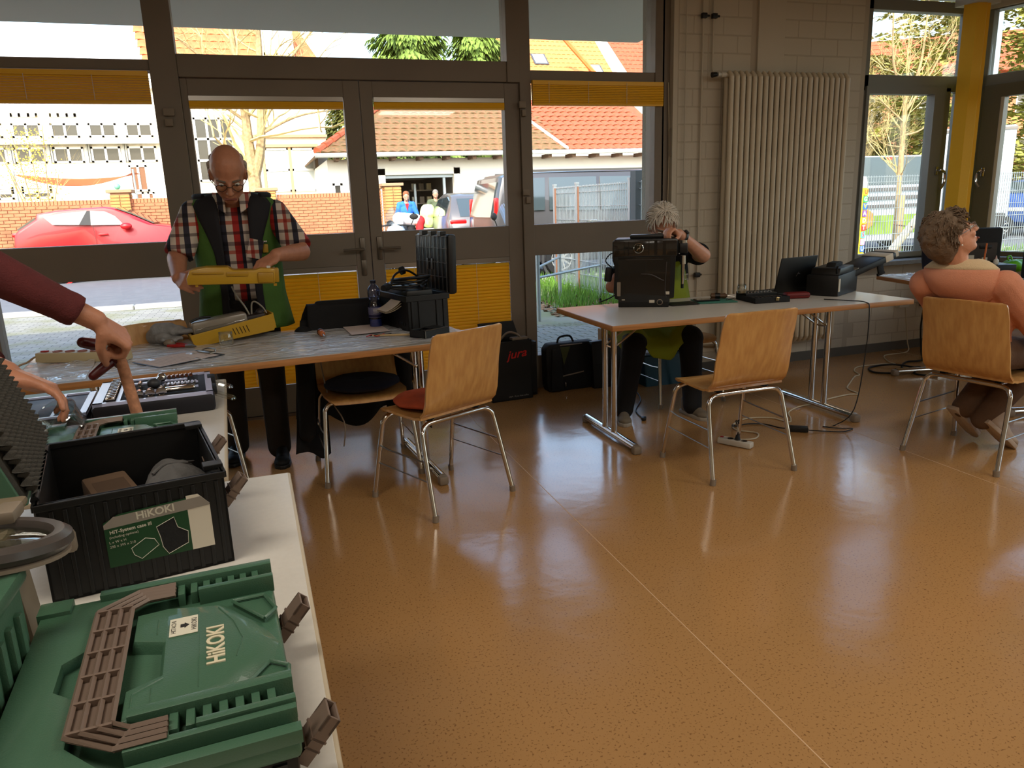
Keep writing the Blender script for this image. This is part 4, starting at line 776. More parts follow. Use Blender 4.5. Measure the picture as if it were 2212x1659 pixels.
def chair(label, loc, rz):
    t = thing('stacking_chair', label, 'chair', loc, rz)
    shell(0, 7).obj('seat', BEECH, t, solid=.011, angle=60); shell(7, 15).obj('backrest', BEECH, t, solid=.011, angle=60)
    def U(yf, yt): return [(-.245, yf, .012), (-.222, yt+(yf-yt)*.22, .34), (-.212, yt+(yf-yt)*.1, .395), (-.18, yt, .420), (-.10, yt, .424), (.10, yt, .424), (.18, yt, .420), (.212, yt+(yf-yt)*.1, .395), (.222, yt+(yf-yt)*.22, .34), (.245, yf, .012)]
    for nm, yf, yt in (('front_leg_frame', .235, .155), ('rear_leg_frame', -.23, -.125)):
        B().tube(U(yf, yt), .0115, 10, smooth=3).obj(nm, CHROME, t)
        for s in (-1, 1): B().cyl((s*.246, yf+.001*s, 0), (s*.2425, yf, .03), .0145, n=10).obj('glide', GREYP, t)
    for s in (-1, 1):
        x = s*.232; B().tube([(x, .19, .275), (x+s*.006, .10, .268), (x, -.16, .262)], .004, 6).tube([(x+s*.005, .2, .185), (x+s*.005, -.185, .175)], .003, 6).obj('side_rail', STEEL, t)
        B().tube([(s*.14, .155, .428), (s*.14, -.125, .428)], .008, 8).obj('seat_rail', CHROME, t)
        for y in (.12, -.10): B().bb((s*.14-.015, y-.012, .43), (s*.14+.015, y+.012, .443)).obj('seat_block', BLACK, t, smooth=False)
    return t
CH1 = chair('beech plywood chair in front with an orange red cushion on its seat', (.716, 3.39, 0), .47)
def more(label, loc, rz): return dup(CH1, loc, rz, label)
CH2 = more('empty beech plywood chair in front of the laptop table', (2.205, 3.215, 0), .035)
CH3 = more('beech plywood chair the woman in the orange hoodie sits on', (3.458, 2.825, 0), -1.38)
CH4 = more('beech plywood chair under the white haired man', (2.66, 4.53, 0), PI)
CHB = more('beech plywood chair with black jacket and dark blue cushion', (.418, 3.945, 0), PI+.035)
CHC = more('beech plywood chair left of the standing man, back above tabletop', (-.52, 3.95, 0), PI+.45)
def cushion(name, label, loc, rz, mat, r=.19, h=.03, sx=1):
    c = thing(name, label, 'cushion', loc, rz)
    B().grid(28, 12, lambda u, v: V((r*sx*math.cos(2*PI*u)*math.sin(PI*v), r*math.sin(2*PI*u)*math.sin(PI*v), -h*math.cos(PI*v)*(1-.55*math.exp(-(math.sin(PI*v)*3.2)**2)*(1 if v > .5 else 0))+.004*math.sin(2*PI*u*7)*math.sin(PI*v)**6)), closed=True).obj('cover', mat, c, angle=180)
    B().ell((0, 0, h*.52), (.014, .014, .006)).obj('button', mat, c); return c
def on(l, rz, loc): return V(loc)+Rz(rz) @ V(l)
cushion('seat_cushion', 'round rust orange cushion on the front chair', on((0, .05, .481), .47, (.716, 3.39, 0)), .2, M('rust_cloth', (.66, .28, .16), .9, var=.15, vs=18, bump=.3, bs=250))
cushion('seat_cushion', 'round dark blue cushion on the chair with black jacket', on((0, .03, .486), PI, (.418, 3.945, 0)), 0, M('navy_fleece', (.10, .12, .19), .95, bump=.4, bs=250), .2, .035)
# ------------------------------------------------------------------ jacket over the chair back
jk = thing('black_jacket', 'black jacket hung over the back of the chair with blue cushion', 'jacket', (.418, 3.945, 0), PI+.035)
JM = M('black_softshell', (.035, .036, .042), .85, bump=.3, bs=40)
def jback(u, v):      # sheet over the chair back: front flap (inside) -> top -> outside, hem near the floor
    s = 2*u-1; L = .20+v*1.0; 
    if v < .25: return V((s*(.225+.03*(.25-v)), -.200-.02*(v/.25), .872-(.25-v)*.62))
    if v < .38: return V((s*.225, -.22-.075*(v-.25)/.13, .872+.012*math.sin((v-.25)/.13*PI)))
    q = (v-.38)/.62; z = .872-q*(.63+.10*math.cos(s*3.2)+.22*max(0, abs(s)-.45)); wd = .235+.10*q**.6
    y = -.285-.02*math.sin(q*3)-.06*q+.022*math.sin(s*9+q*3)*q
    return V((s*wd, y, z-.022*s*s*(1-q)))
B().grid(33, 33, jback).obj('back_panel', JM, jk, solid=.008, angle=180)
def jside(s, w0, z1, ph):
    def f(u, v):
        a = (u-.5)*2; z = .80-v*(.80-z1-.05*math.sin(a*2+ph)); x = s*(.215+.055*v+.085*a*(.6+.6*v)); y = -.20+.30*v*(.4+.6*a)*.6+.02*math.sin(a*6+v*4+ph)*v-.04*(1-v)
        return V((x, y, z))
    return B().grid(13, 16, f)
jside(1, .1, .07, 0).obj('front_panel', JM, jk, solid=.009, angle=180); jside(-1, .1, .20, 2).obj('front_panel', JM, jk, solid=.009, angle=180)
B().caps((.26, -.2, .72), (.30, -.05, .22), .055, .045).obj('sleeve', JM, jk); B().caps((-.26, -.22, .72), (-.285, -.12, .26), .055, .045).obj('sleeve', JM, jk)
B().tube([(.20, -.1, .70), (.185, .04, .45), (.12, .10, .30), (.13, .08, .16)], .0035, 6, smooth=4).obj('zip', GREYP, jk)
B().caps((.16, -.262, .872), (-.16, -.262, .872), .024).obj('collar', JM, jk)
# ------------------------------------------------------------------ plastic sheets on tables
def sheetmat():
    m = bpy.data.materials.new('clear_plastic_sheet'); m.use_nodes = True; nt = m.node_tree; nt.nodes.clear(); o = nt.nodes.new('ShaderNodeOutputMaterial')
    t = nt.nodes.new('ShaderNodeBsdfTransparent'); p = nt.nodes.new('ShaderNodeBsdfPrincipled'); mx = nt.nodes.new('ShaderNodeMixShader'); mx.inputs[0].default_value = .62
    p.inputs['Base Color'].default_value = (.80, .82, .86, 1); p.inputs['Roughness'].default_value = .10; p.inputs['Specular IOR Level'].default_value = 1; p.inputs['Coat Weight'].default_value = 1; p.inputs['Coat IOR'].default_value = 1.9; p.inputs['Coat Roughness'].default_value = .06
    tc = nt.nodes.new('ShaderNodeTexCoord'); mp = nt.nodes.new('ShaderNodeMapping'); mp.inputs['Scale'].default_value = (5, 13, 5); n = nt.nodes.new('ShaderNodeTexNoise'); n.inputs['Scale'].default_value = 1.6; n.inputs['Detail'].default_value = 5; n.inputs['Distortion'].default_value = 1.2
    b = nt.nodes.new('ShaderNodeBump'); b.inputs['Strength'].default_value = .9; b.inputs['Distance'].default_value = .05
    nt.links.new(tc.outputs['Object'], mp.inputs[0]); nt.links.new(mp.outputs[0], n.inputs[0]); nt.links.new(n.outputs[0], b.inputs['Height']); nt.links.new(b.outputs[0], p.inputs['Normal']); nt.links.new(b.outputs[0], p.inputs['Coat Normal'])
    nt.links.new(t.outputs[0], mx.inputs[1]); nt.links.new(p.outputs[0], mx.inputs[2]); nt.links.new(mx.outputs[0], o.inputs[0]); return m
SHEET = sheetmat()
def psheet(label, loc, rz, x0, x1, y0, y1, seed):
    R = random.Random(seed); ks = [(R.uniform(-14, 14), R.uniform(16, 60), R.uniform(0, 6)) for i in range(8)]; cs = [(R.uniform(x0, x1), R.uniform(y0, y1), R.uniform(.05, .09)) for i in range(9)]
    def f(u, v):
        x, y = x0+(x1-x0)*u, y0+(y1-y0)*v; h = sum(math.sin(a*x+b_*y+c) for a, b_, c in ks)*.0009+.0075
        for cx, cy, w in cs: h += .010*math.exp(-((x-cx)**2+(y-cy)**2*4)/w**2)*max(0, math.sin(60*(x-cx)+40*(y-cy)))
        ed = .006*math.sin(9*x)+.004*math.sin(23*x+1)
        return V((x, y+(ed if v == 0 or v == 1 else 0), .7402+max(.0006, h)))
    return tag(B().grid(90, 44, f).obj('plastic_sheet', SHEET, None, loc, (0, 0, rz), angle=180), label, 'plastic sheet')
psheet('crinkled clear plastic sheet on the table of the standing man', (-.075, 3.79, 0), math.radians(5.2), -.70, .985, -.395, .395, 1)
psheet('second clear plastic sheet at the left end under the power strip', (-.075, 3.79, 0), math.radians(5.2), -.985, -.705, -.395, .395, 4)
psheet('crinkled clear plastic sheet on the table before the woman', (4.70, 3.77, 0), math.radians(78.5), -.79, .79, -.395, .395, 2)
# ------------------------------------------------------------------ green system cases in the foreground
GH = M('taupe_handle', (.44, .37, .32), .5); GREEN2 = M('green_label', (.05, .24, .10), .5); LABELG = M('label_grey', (.52, .49, .45), .6); LABELW = M('label_white', (.80, .77, .70), .6); GREEND = M('green_recess', (.11, .28, .16), .45)
def latch(par, x, y, z, open_=True):
    l = B().bb((-.008, -.018, -.03), (.008, .018, .012)).bb((-.008, -.018, .012), (-.005, .018, .032)).bb((.005, -.018, .012), (.008, .018, .032)).bb((-.008, -.018, .012), (.008, -.015, .032)).bb((-.008, .015, .012), (.008, .018, .032)).bb((-.010, -.018, -.012), (.010, .018, -.009)).bb((-.010, -.018, .0), (.010, .018, .003))
    l.obj('latch', GH, par, (x+.018, y, z), (0, .72 if open_ else 0, 0), smooth=False)
def lid(t, zb, zt, letters=True, name='lid'):
    """closed lid, case long side along y; zb..zt its height range"""
    W, L = .152, .204; zf = zt-.026; zp = zt-.010
    l = B(); l.rbox((0, 0, (zb+zf)/2), (2*W, 2*L, zf-zb), .006)
    l.prism([(-W, L-.008), (-W, -L+.008), (-.03, -L+.008), (-.078, -.135), (-.078, -.051), (-.106, -.022), (-.106, .037), (-.078, .062), (-.078, .145), (-.03, L-.008)], zf-.002, zp)
    bot = [(-.032, .130), (.012, .134), (.090, .120), (.130, .062), (.150, .004), (.138, -.046), (.092, -.100), (-.004, -.123), (-.032, -.121), (-.032, -.052), (.004, -.036), (.004, .036), (-.032, .052)]
    top = [(-.027, .123), (.012, .126), (.076, .106), (.100, .056), (.112, .006), (.102, -.036), (.070, -.084), (-.004, -.114), (-.027, -.112), (-.027, -.056), (.011, -.039), (.011, .039), (-.027, .056)]
    va = [l.bm.verts.new((x, y, zf-.002)) for x, y in bot]; vm = [l.bm.verts.new((x*.5+u*.5, y*.5+w*.5, zp-.006)) for (x, y), (u, w) in zip(bot, top)]; vt = [l.bm.verts.new((x, y, zp)) for x, y in top]
    for A, C in ((va, vm), (vm, vt)):
        for i in range(13): l.bm.faces.new((A[i], A[(i+1) % 13], C[(i+1) % 13], C[i]))
    l.bm.faces.new(vt)
    l.bb((.0505, -.082, zp-.001), (.0515, .10, zp+.0006)).tube([(.0, .10, zp), (.0, .06, zp)], .0012, 4).tube([(.0, -.06, zp), (.0, -.10, zp), (.04, -.09, zp)], .0012, 4).tube([(.012, -.045, zp), (-.02, -.065, zp), (-.02, -.105, zp)], .0015, 4).tube([(.076, .1, zp), (.094, .055, zp), (.104, .006, zp), (.095, -.034, zp)], .0012, 4)
    for s, y0, y1 in ((1, .150, .204), (-1, -.160, -.106)):
        l.bb((-.08 if s > 0 else -.02, y1-.016, zf-.002), (W+.001, y1, zt)).bb((.05, y0, zf-.002), (W+.001, y0+.010, zt-.002))
        for i in range(7): l.bb((.022+i*.017, y0+.008, zf-.002), (.031+i*.017, y1-.012, zt-.008))
    l.bb((-W, -L, zf-.002), (W+.002, -.188, zt-.012)).bb((-W-.004, .17, zf-.01), (-.115, .206, zt-.004)).bb((-.02, -.175, zf), (W, -.165, zt-.004))
    for s in (1, -1):
        tri = [(.094, s*.127), (.138, s*.127), (.150, s*.082), (.133, s*.060)]
        if s < 0: tri = [(.092, -.100), (.15, -.098), (.153, -.066), (.132, -.048)]
        l.prism(tri, zf-.002, zp-.012)
        for i in range(4): l.tube([(tri[i][0], tri[i][1], zp-.009), (tri[(i+1) % 4][0], tri[(i+1) % 4][1], zp-.009)], .003, 4)
    o = l.obj(name, GREEN, t, bevel=.0012, angle=30)
    h = B(); out = [(.020, .182), (-.028, .180), (-.077, .142), (-.077, -.130), (-.028, -.168), (.022, -.168)]; inn = [(.020, .150), (-.014, .150), (-.034, .132), (-.034, -.122), (-.014, -.138), (.022, -.138)]
    zh = zt-.002
    for k in range(4): h.tube([(a[0]+(b[0]-a[0])*k/3, a[1]+(b[1]-a[1])*k/3, zh) for a, b in zip(out, inn)], .0036, 4, cap=True)
    for i in range(5):
        q = [V((*out[i], zh-.0045)), V((*out[i+1], zh-.0045)), V((*inn[i+1], zh-.0045)), V((*inn[i], zh-.0045))]; h.face(q)
    for f in (0, .2, .4, .6, .8, 1): 
        y = .137+(-.126-.137)*f; h.box((-.0555, y, zh-.001), (.045, .0042, .008))
    for a, b in ((1, 1), (4, 4)): h.tube([(*out[a], zh-.002), (*inn[b], zh-.002)], .003, 4)
    h.obj('handle', GH, t, smooth=False)
    if letters:
        text('HiKOKI', .030, M('cream_lettering', (.82, .78, .66), .5), t, (.072, .004, zp+.0002), (0, 0, PI/2), extrude=.0014, name='raised_lettering', bold=.0007, sx=.92)
        s = B().rbox((.032, .068, zp+.0006), (.035, .046, .0012), .0004, 1).obj('sticker', M('sticker_cream', (.82, .80, .72), .6), t)
        for x, y, tx, sz in ((.020, .068, 'HITACHI', .0085), (.045, .068, 'HiKOKI', .0095)): text(tx, sz, M('ink', (.12, .11, .10), .7), s, (x, y, zp+.0014), (0, 0, PI/2), extrude=.0001, name='print')
        B().prism([(.028, .064), (.028, .072), (.033, .072), (.033, .075), (.039, .068), (.033, .061), (.033, .064)], zp+.0012, zp+.0016).obj('arrow', MATS['ink'], s, smooth=False)
def case_label(t, y, z0, full=True):
    """printed card on the front face (x across, z up)"""
    P = lambda n, m, pts, h: B().prism(pts, y-h, y+.0005, 'y').obj(n, m, t, smooth=False)
    P('label', GREEN2, [(-.055, z0+.000), (.080, z0), (.080, z0+.100), (-.03, z0+.095), (-.055, z0+.083)], .0008)
    P('label_white', LABELW, [(.080, z0), (.118, z0), (.118, z0+.083), (.100, z0+.104), (.080, z0+.104)], .0007)
    P('label_band', LABELG, [(-.055, z0+.072), (.118, z0+.072+.008), (.118, z0+.083), (.104, z0+.099), (-.038, z0+.092), (-.055, z0+.080)], .0012)
    text('HiKOKI', .019, M('pale_ink', (.75, .73, .66), .6), t, (.028, y-.0013, z0+.0865), (PI/2, -.04, 0), .0002, 'print', bold=.0004)
    if full:
        text('HIT-System case III', .0086, MATS['pale_ink'], t, (-.014, y-.0009, z0+.0655), (PI/2, -.04, 0), .0002, 'print', bold=.0002)
        text('(including options)', .0062, MATS['pale_ink'], t, (-.026, y-.0009, z0+.056), (PI/2, -.04, 0), .0001, 'print')
        text('L x W x H', .0062, MATS['pale_ink'], t, (-.037, y-.0009, z0+.0465), (PI/2, -.04, 0), .0001, 'print')
        text('295 x 395 x 210', .0062, MATS['pale_ink'], t, (-.030, y-.0009, z0+.0385), (PI/2, -.04, 0), .0001, 'print')
        for pts, m in (([(-.018, .028), (.006, .042), (.020, .037), (.026, .024), (-.004, .005), (-.015, .015)], GREEND), ([(.026, .058), (.056, .070), (.060, .050), (.076, .038), (.074, .016), (.040, .003), (.032, .018), (.030, .038)], MATTB)):
            q = [(x, z0+z) for x, z in pts]; P('picture', m, q, .0010)
            B().tube([(x, y-.0012, z) for x, z in q], .0006, 4, closed=True).obj('picture_line', MATS['pale_ink'], t)
# closed case, nearest
c1 = thing('system_case', 'closed green system case nearest the camera with grey folding handle', 'tool case', (-.182, .918, .74), math.radians(3.7))
b = B().rbox((0, 0, .036), (.296, .396, .072), .006)
for s in (-1, 1):
    for i in range(6): b.bb((-.13+i*.05, s*.199-.003, .004), (-.115+i*.05, s*.199+.003, .066))
b.obj('body', BLACK, c1); lid(c1, .070, .117)
case_label(c1, -.2025, -.037); latch(c1, .152, .112, .060); latch(c1, .152, -.155, .060)
# closed case behind the open one
c2 = thing('system_case', 'closed green system case behind the open one, beside the socket set', 'tool case', (-.412, 1.985, .74), math.radians(5.5))
B().rbox((0, 0, .036), (.296, .396, .072), .006).obj('body', BLACK, c2); lid(c2, .070, .117, True); latch(c2, .152, -.150, .060, False)
# open case
oc = thing('system_case', 'open black tool case with green lid lined with grey foam', 'tool case', (-.297, 1.567, .74), math.radians(10.6))
W, L, Hc, th = .1485, .198, .180, .006
b = B().bb((-W, -L, 0), (W, L, .008)).bb((-W, -L, 0), (-W+th, L, Hc)).bb((W-th, -L, 0), (W, L, Hc)).bb((-W, -L, 0), (W, -L+th, Hc)).bb((-W, L-th, 0), (W, L, Hc))
for s in (-1, 1): b.bb((-W-.002, s*(L-.002)-.006, Hc-.012), (W+.002, s*(L-.002)+.006, Hc)).bb((s*W-.005, -L-.002, Hc-.012), (s*W+.005, L+.002, Hc))
for i in range(14): b.bb((-.13+i*.02, -L-.0025, .004), (-.123+i*.02, -L, .165))
for y in (-.17, .14): b.bb((W-.03, y, Hc-.004), (W+.004, y+.03, Hc+.006))
b.obj('body', BLACK, oc, bevel=.0015, smooth=False)
case_label(oc, -L-.0025, .043); latch(oc, W, -.152, .125); latch(oc, W, .098, .135)
B().rbox((-.118, -L-.012, .112), (.044, .022, .04), .008).obj('side_knob', GREYP, oc)
al = math.radians(18); lr = Matrix.Translation((-W, 0, Hc+.006)) @ Matrix.Rotation(-al, 4, 'Y')   # lid local: z away from hinge, -x outwards
ld = B().bb((-.058, -L, 0), (-.05, L, .30)).bb((-.058, -L, 0), (-.012, -L+.008, .30)).bb((-.058, L-.008, 0), (0, L, .30)).bb((-.058, -L, .292), (0, L, .30)).bb((-.058, -L, 0), (-.006, L, .008))
for i in range(7): ld.bb((-.066, -L+.02+i*.055, .02), (-.058, -L+.04+i*.055, .28))
o = ld.obj('lid', GREEN, oc, smooth=False, bevel=.002); o.matrix_local = lr
def eggf(u, v):
    y, z = -L+.010+u*(2*L-.02), .010+v*.28; return V((.004+.011*math.sin(2*PI*y/.026)*math.sin(2*PI*z/.026)+.003, y, z))
f = B().bb((-.050, -L+.008, .008), (-.006, L-.008, .292)).grid(122, 88, eggf).obj('foam', M('grey_foam', (.26, .245, .22), .95, bump=.3, bs=600), o, angle=180)
for y in (-.15, .15): B().cyl((-W, y-.02, Hc), (-W, y+.02, Hc), .007, n=10).obj('hinge', BLACK, oc)
# contents of the open case
bx_ = thing('cardboard_box', 'brown cardboard pack lying inside the open black case', 'box', (-.345, 1.62, .80), .35)
B().rbox((0, 0, .0), (.085, .20, .09), .006, rot=None).obj('carton', M('brown_card', (.34, .26, .19), .85, var=.12, vs=12), bx_); B().bb((-.03, -.06, .0451), (.03, .05, .0456)).obj('print_area', M('dark_card', (.27, .20, .14), .85), bx_, smooth=False)
bg = thing('grey_pouch', 'crumpled grey cloth pouch inside the open black case', 'pouch', (-.232, 1.64, .749), .2)
B().grid(26, 16, lambda u, v: V(((.065+.008*math.sin(2*PI*u*3+4*v))*math.cos(2*PI*u)*math.sin(PI*v), (.12+.008*math.sin(2*PI*u*4+2))*math.sin(2*PI*u)*math.sin(PI*v), .062-.062*math.cos(PI*v)+.006*math.sin(9*u*PI+v*7)*math.sin(PI*v))), closed=True).obj('cloth', M('grey_cloth', (.33, .325, .32), .8, bump=.3, bs=60), bg, angle=180)
B().tube([(-.04, -.03, .117), (-.01, .0, .125), (.03, .0, .12), (.045, .03, .11)], .003, 6, smooth=3).obj('seam', MATS['grey_cloth'], bg)
# upright green case at the left edge
ug = thing('system_case', 'green case lid standing upright at the left frame edge', 'tool case', (-.391, .835, .74), 0)
b = B().rbox((0, 0, .10), (.09, .42, .20), .012)
for i in range(11): b.rbox((.046, -.185+i*.035, .085), (.014, .015, .15), .004)
b.rbox((.0, 0, .194), (.106, .43, .022), .008).obj('shell', GREEN, ug)
B().tube([(.05, -.19, .06), (.06, -.23, .05), (.06, -.23, .02), (.05, -.19, .01)], .011, 8, smooth=4).obj('handle', GH, ug)
# magnifier lamp
mg = thing('magnifier_lamp', 'round magnifier with grey rim standing before the open case', 'magnifier', (-.398, 1.105, .748))
rr = Rx(-.14) @ Ry(.10)
B().lathe([(.080, -.010), (.098, -.012), (.104, -.004), (.102, .006), (.092, .012), (.080, .010), (.077, .0)], c=(0, 0, .212), n=40, rot=rr, close=True).obj('rim', M('grey_rim', (.27, .245, .23), .35), mg)
B().lathe([(.001, .009), (.03, .008), (.06, .004), (.08, 0), (.06, -.004), (.03, -.008), (.001, -.009)], c=(0, 0, .212), n=32, rot=rr).obj('lens', LENS, mg)
B().lathe([(.085, -.013), (.1, -.015), (.1, -.02), (.085, -.018)], c=(0, 0, .212), n=40, rot=rr, close=True).obj('light_ring', GREYP, mg)
B().prism([(-.04, .0), (.05, .0), (.035, .20), (-.03, .20)], -.03, .03, 'y').obj('stand', M('taupe_beige', (.46, .41, .34), .5), mg, (-.022, .06, 0), bevel=.008)
B().rbox((0, 0, .012), (.10, .10, .024), .008).obj('base', MATS['taupe_beige'], mg, (.025, .055, 0))
B().rbox((-.045, .145, .212), (.11, .04, .014), .006).obj('bracket', M('dull_beige', (.44, .39, .31), .5), mg); B().rbox((-.0, .10, .215), (.03, .05, .02), .005).obj('joint', GREYP, mg)
# ------------------------------------------------------------------ socket set
NAVY = M('dark_blue_plastic', (.05, .05, .085), .5); TRAY = M('tray_pale_blue', (.72, .74, .86), .22); SKL = (-.405, 2.765, .74); SKR = .085
ss = thing('socket_set_case', 'open dark blue socket set case full of chrome tools', 'tool case', SKL, SKR)
b = B().rbox((0, 0, .03), (.365, .36, .06), .012).obj('body', NAVY, ss)
b = B()
for x0, x1, y0, y1 in ((-.178, .178, -.176, -.160), (-.178, .178, .160, .176), (-.178, -.150, -.176, .176), (.158, .178, -.176, .176), (-.10, .10, .085, .10), (-.05, .135, -.06, -.045), (.02, .135, .018, .03), (-.112, -.10, -.16, .16)): b.bb((x0, y0, .052), (x1, y1, .0665))
for i in range(10): b.bb((.025+i*.011, .03, .052), (.031+i*.011, .05, .066))
b.obj('tray_ribs', TRAY, ss, smooth=False); B().bb((-.15, -.16, .06), (.135, .16, .0615)).obj('tray_floor', MATTB, ss, smooth=False)
B().rbox((.178, .08, .05), (.03, .08, .035), .006).rbox((.178, -.07, .05), (.03, .06, .03), .006).obj('clasp', MATTB, ss)
for y in (.09, -.10): B().tube([(.18, y+.02, .045), (.235, y+.018, .02), (.245, y, .016), (.235, y-.018, .02), (.18, y-.02, .045)], .006, 6, smooth=3).obj('latch', CLEAR, ss)
o = B().rbox((-.365, 0, .018), (.34, .36, .036), .010).obj('lid', NAVY, ss); b = B()
for x0, x1, y0, y1 in ((-.53, -.20, -.17, -.158), (-.53, -.20, .158, .17), (-.22, -.20, -.17, .17), (-.3, -.29, -.16, .16)): b.bb((x0, y0, .032), (x1, y1, .042))
b.obj('lid_ribs', TRAY, o, smooth=False)
def sset(l): return on(l, SKR, SKL)
def socket(name, label, l, r, h, axis, grp, mat=CHROME):
    rot = {'z': None, 'x': Ry(PI/2), 'y': Rx(PI/2)}[axis]
    o = B().lathe([(r*.55, h/2-.004), (r*.6, h/2), (r, h/2), (r, h*.05), (r*.85, -h*.05), (r*.85, -h/2), (r*.5, -h/2)], n=12, rot=rot).obj(name, mat, None, sset(l), (0, 0, SKR))
    return tag(o, label, 'socket', grp)
ORD = 'first second third fourth fifth sixth seventh eighth ninth tenth eleventh twelfth'.split()
for i in range(12): socket('socket', 'small chrome socket in the left row of socket set, %s from the near end' % ORD[i], (-.128, -.145+i*.0255, .072), .0095, .026, 'x', 'small sockets in the left row')
for i in range(7): socket('socket', 'tiny chrome screwdriver bit in the front bit row, %s from the left' % ORD[i], (.03+i*.0155, -.005, .068), .005, .026, 'y', 'bits in the front row', STEEL)
for i in range(6): socket('socket', 'copper coloured bit in the back bit row, %s from the left' % ORD[i], (.04+i*.0145, .135, .070), .0062, .024, 'y', 'copper bits in the back row', M('copper', (.62, .42, .32), .3, .9))
for i, (x, y, r, h) in enumerate(((-.075, -.12, .012, .034), (-.045, -.118, .013, .036), (-.012, -.12, .015, .04), (.022, -.118, .017, .044), (-.08, -.02, .009, .05), (-.05, .04, .008, .05), (-.085, .06, .011, .05))):
    socket('socket', ('short chrome socket, first in the near row', 'chrome socket, second in the near row', 'chrome socket, third in the near row', 'widest chrome socket in the near row', 'long thin chrome socket beside the cork tool shaft', 'thin chrome extension piece in mid tray', 'long chrome socket in the far left of tray')[i], (x, y, .073), r, h, 'y', None)
rt = thing('ratchet', 'ratchet with grey ball grip and chrome head in socket set', 'ratchet', sset((-.005, .0, .078)), SKR)
B().ell((0, 0, 0), (.022, .022, .018)).obj('grip', M('dark_grey_rubber', (.17, .17, .18), .5), rt); B().cyl((.008, .02, .0), (.02, .055, .004), .008, .012).ell((.024, .066, .006), (.016, .02, .016)).obj('head', CHROME, rt)
tag(B().rbox((0, 0, 0), (.098, .032, .016), .0075, 3).obj('spinner_handle', CHROME, None, sset((.078, -.105, .074)), (0, 0, SKR)), 'shiny oblong chrome handle at the right of socket tray', 'tool')
# ------------------------------------------------------------------ on the table of the standing man
YELD = M('yellow_device_plastic', (.72, .56, .12), .35, coat=.2); MILK = M('milky_tank', (.62, .58, .52), .25, trans=.35); PALEW = M('bare_wood', (.72, .52, .36), .7, var=.15, vs=20, stretch=(6, 6, .7))
TZ = .7475
dv = thing('yellow_device', 'lower half of a yellow appliance with milky tank on plastic sheet', 'appliance', (-.195, 4.065, TZ+.012), .26, rot=(.0, -.115, .20))
b = B(); out = [(-.205, .02), (-.19, -.0), (.19, .0), (.205, .03), (.20, .085), (-.21, .062)]
for s in (-1, 1): b.prism(out, s*.072-.004, s*.072+.004, 'y')
b.bb((-.19, -.072, 0), (.19, .072, .006)).bb((.196, -.072, .01), (.205, .072, .09)).prism([(-.205, .02), (-.19, 0), (-.185, .0), (-.2, .064), (-.212, .062)], -.072, .072, 'y')
b.obj('shell', YELD, dv, bevel=.0015, smooth=False)
for i in range(5): B().tube([(.0+i*.017, -.0768, .02), (-.008+i*.017, -.0768, .055)], .0022, 6).obj('vent_slot', M('dark_slot', (.25, .18, .04), .7), dv)
B().rbox((-.055, 0, .082), (.27, .11, .07), .015).obj('tank', MILK, dv); B().rbox((-.055, -.052, .07), (.25, .012, .03), .005).obj('tank_ribs', MATS['clear_plastic'], dv)
B().rbox((.12, .0, .07), (.10, .1, .05), .01).ell((.15, -.01, .095), .022).obj('pump', M('dark_brown_plastic', (.15, .12, .11), .5), dv)
for p in ([(.10, 0, .09), (.085, -.01, .14), (.06, .0, .20), (.05, .02, .25)], [(.11, .0, .09), (.12, -.02, .15), (.14, -.02, .155), (.17, -.01, .12), (.185, .0, .085)]): B().tube(p, .0042, 8, smooth=4).obj('hose', M('milky_hose', (.66, .64, .58), .35), dv)
B().tube([(-.19, -.02, .12), (-.14, -.02, .132), (-.09, -.01, .125)], .006, 8, smooth=3).obj('cord', CORD, dv)
jr = thing('glass_jar', 'empty glass jar standing before the yellow appliance', 'jar', (-.226, 3.893, TZ)); JP = [(.001, 0), (.031, 0), (.034, .004), (.034, .045), (.031, .053), (.031, .062), (.033, .064)]
B().lathe(JP, n=24).obj('glass', JAR, jr); B().lathe([(.0325, .0535), (.0335, .055), (.0325, .0565)], n=24, close=True).lathe([(.0325, .0595), (.0335, .061), (.0325, .0625)], n=24, close=True).obj('thread', JAR, jr)
gl = thing('work_gloves', 'crumpled grey work gloves at the back of the sheeted table', 'gloves', (-.53, 4.08, TZ), -.5); GLM = M('grey_glove', (.52, .52, .52), .85, var=.15, vs=20, bump=.4, bs=80)
def glove(c, seed):
    R = random.Random(seed); b = B(); b.ell((0, 0, .032), (.06, .045, .03))
    for i in range(4): b.caps((.035, -.03+i*.02, .03), (.10+R.uniform(-.02, .02), -.045+i*.028, .018+R.uniform(0, .02)), .014, .011)
    b.caps((.0, .035, .03), (.03, .075, .02), .013, .011).caps((-.03, 0, .035), (-.085, .0, .03), .042, .045)
    o = blob('glove', b, GLM, gl, .006, 3); o.location = c; o.rotation_euler = (0, 0, R.uniform(-.6, .6)); return o
glove((0, 0, 0), 1); glove((.05, .03, .03), 2)
pl = thing('pliers', 'red handled pliers lying beside the grey gloves', 'pliers', (-.43, 3.93, TZ), -.75)
for s in (-1, 1): B().tube([(-.07, s*.028, .008), (-.03, s*.022, .009), (.03, s*.008, .009)], [.007, .009, .006], 8, smooth=4).obj('handle', RED, pl); B().tube([(.03, s*.007, .009), (.05, s*.009, .009), (.09, s*.002, .009)], [.007, .007, .003], 8).obj('jaw', STEEL, pl)
B().ell((-.09, .0, .018), (.03, .025, .018)).obj('grip_end', GREYP, pl)
cb = thing('clipboard', 'black clipboard with a printed form on the sheeted table', 'clipboard', (-.415, 3.60, TZ+.001), 0.62)
B().rbox((0, 0, .002), (.315, .225, .003), .001, 1).obj('board', BLACK, cb); B().bb((-.15, -.105, .0036), (.135, .105, .0044)).obj('paper_sheet', M('form_paper', (.80, .74, .71), .8), cb, smooth=False)
b = B()
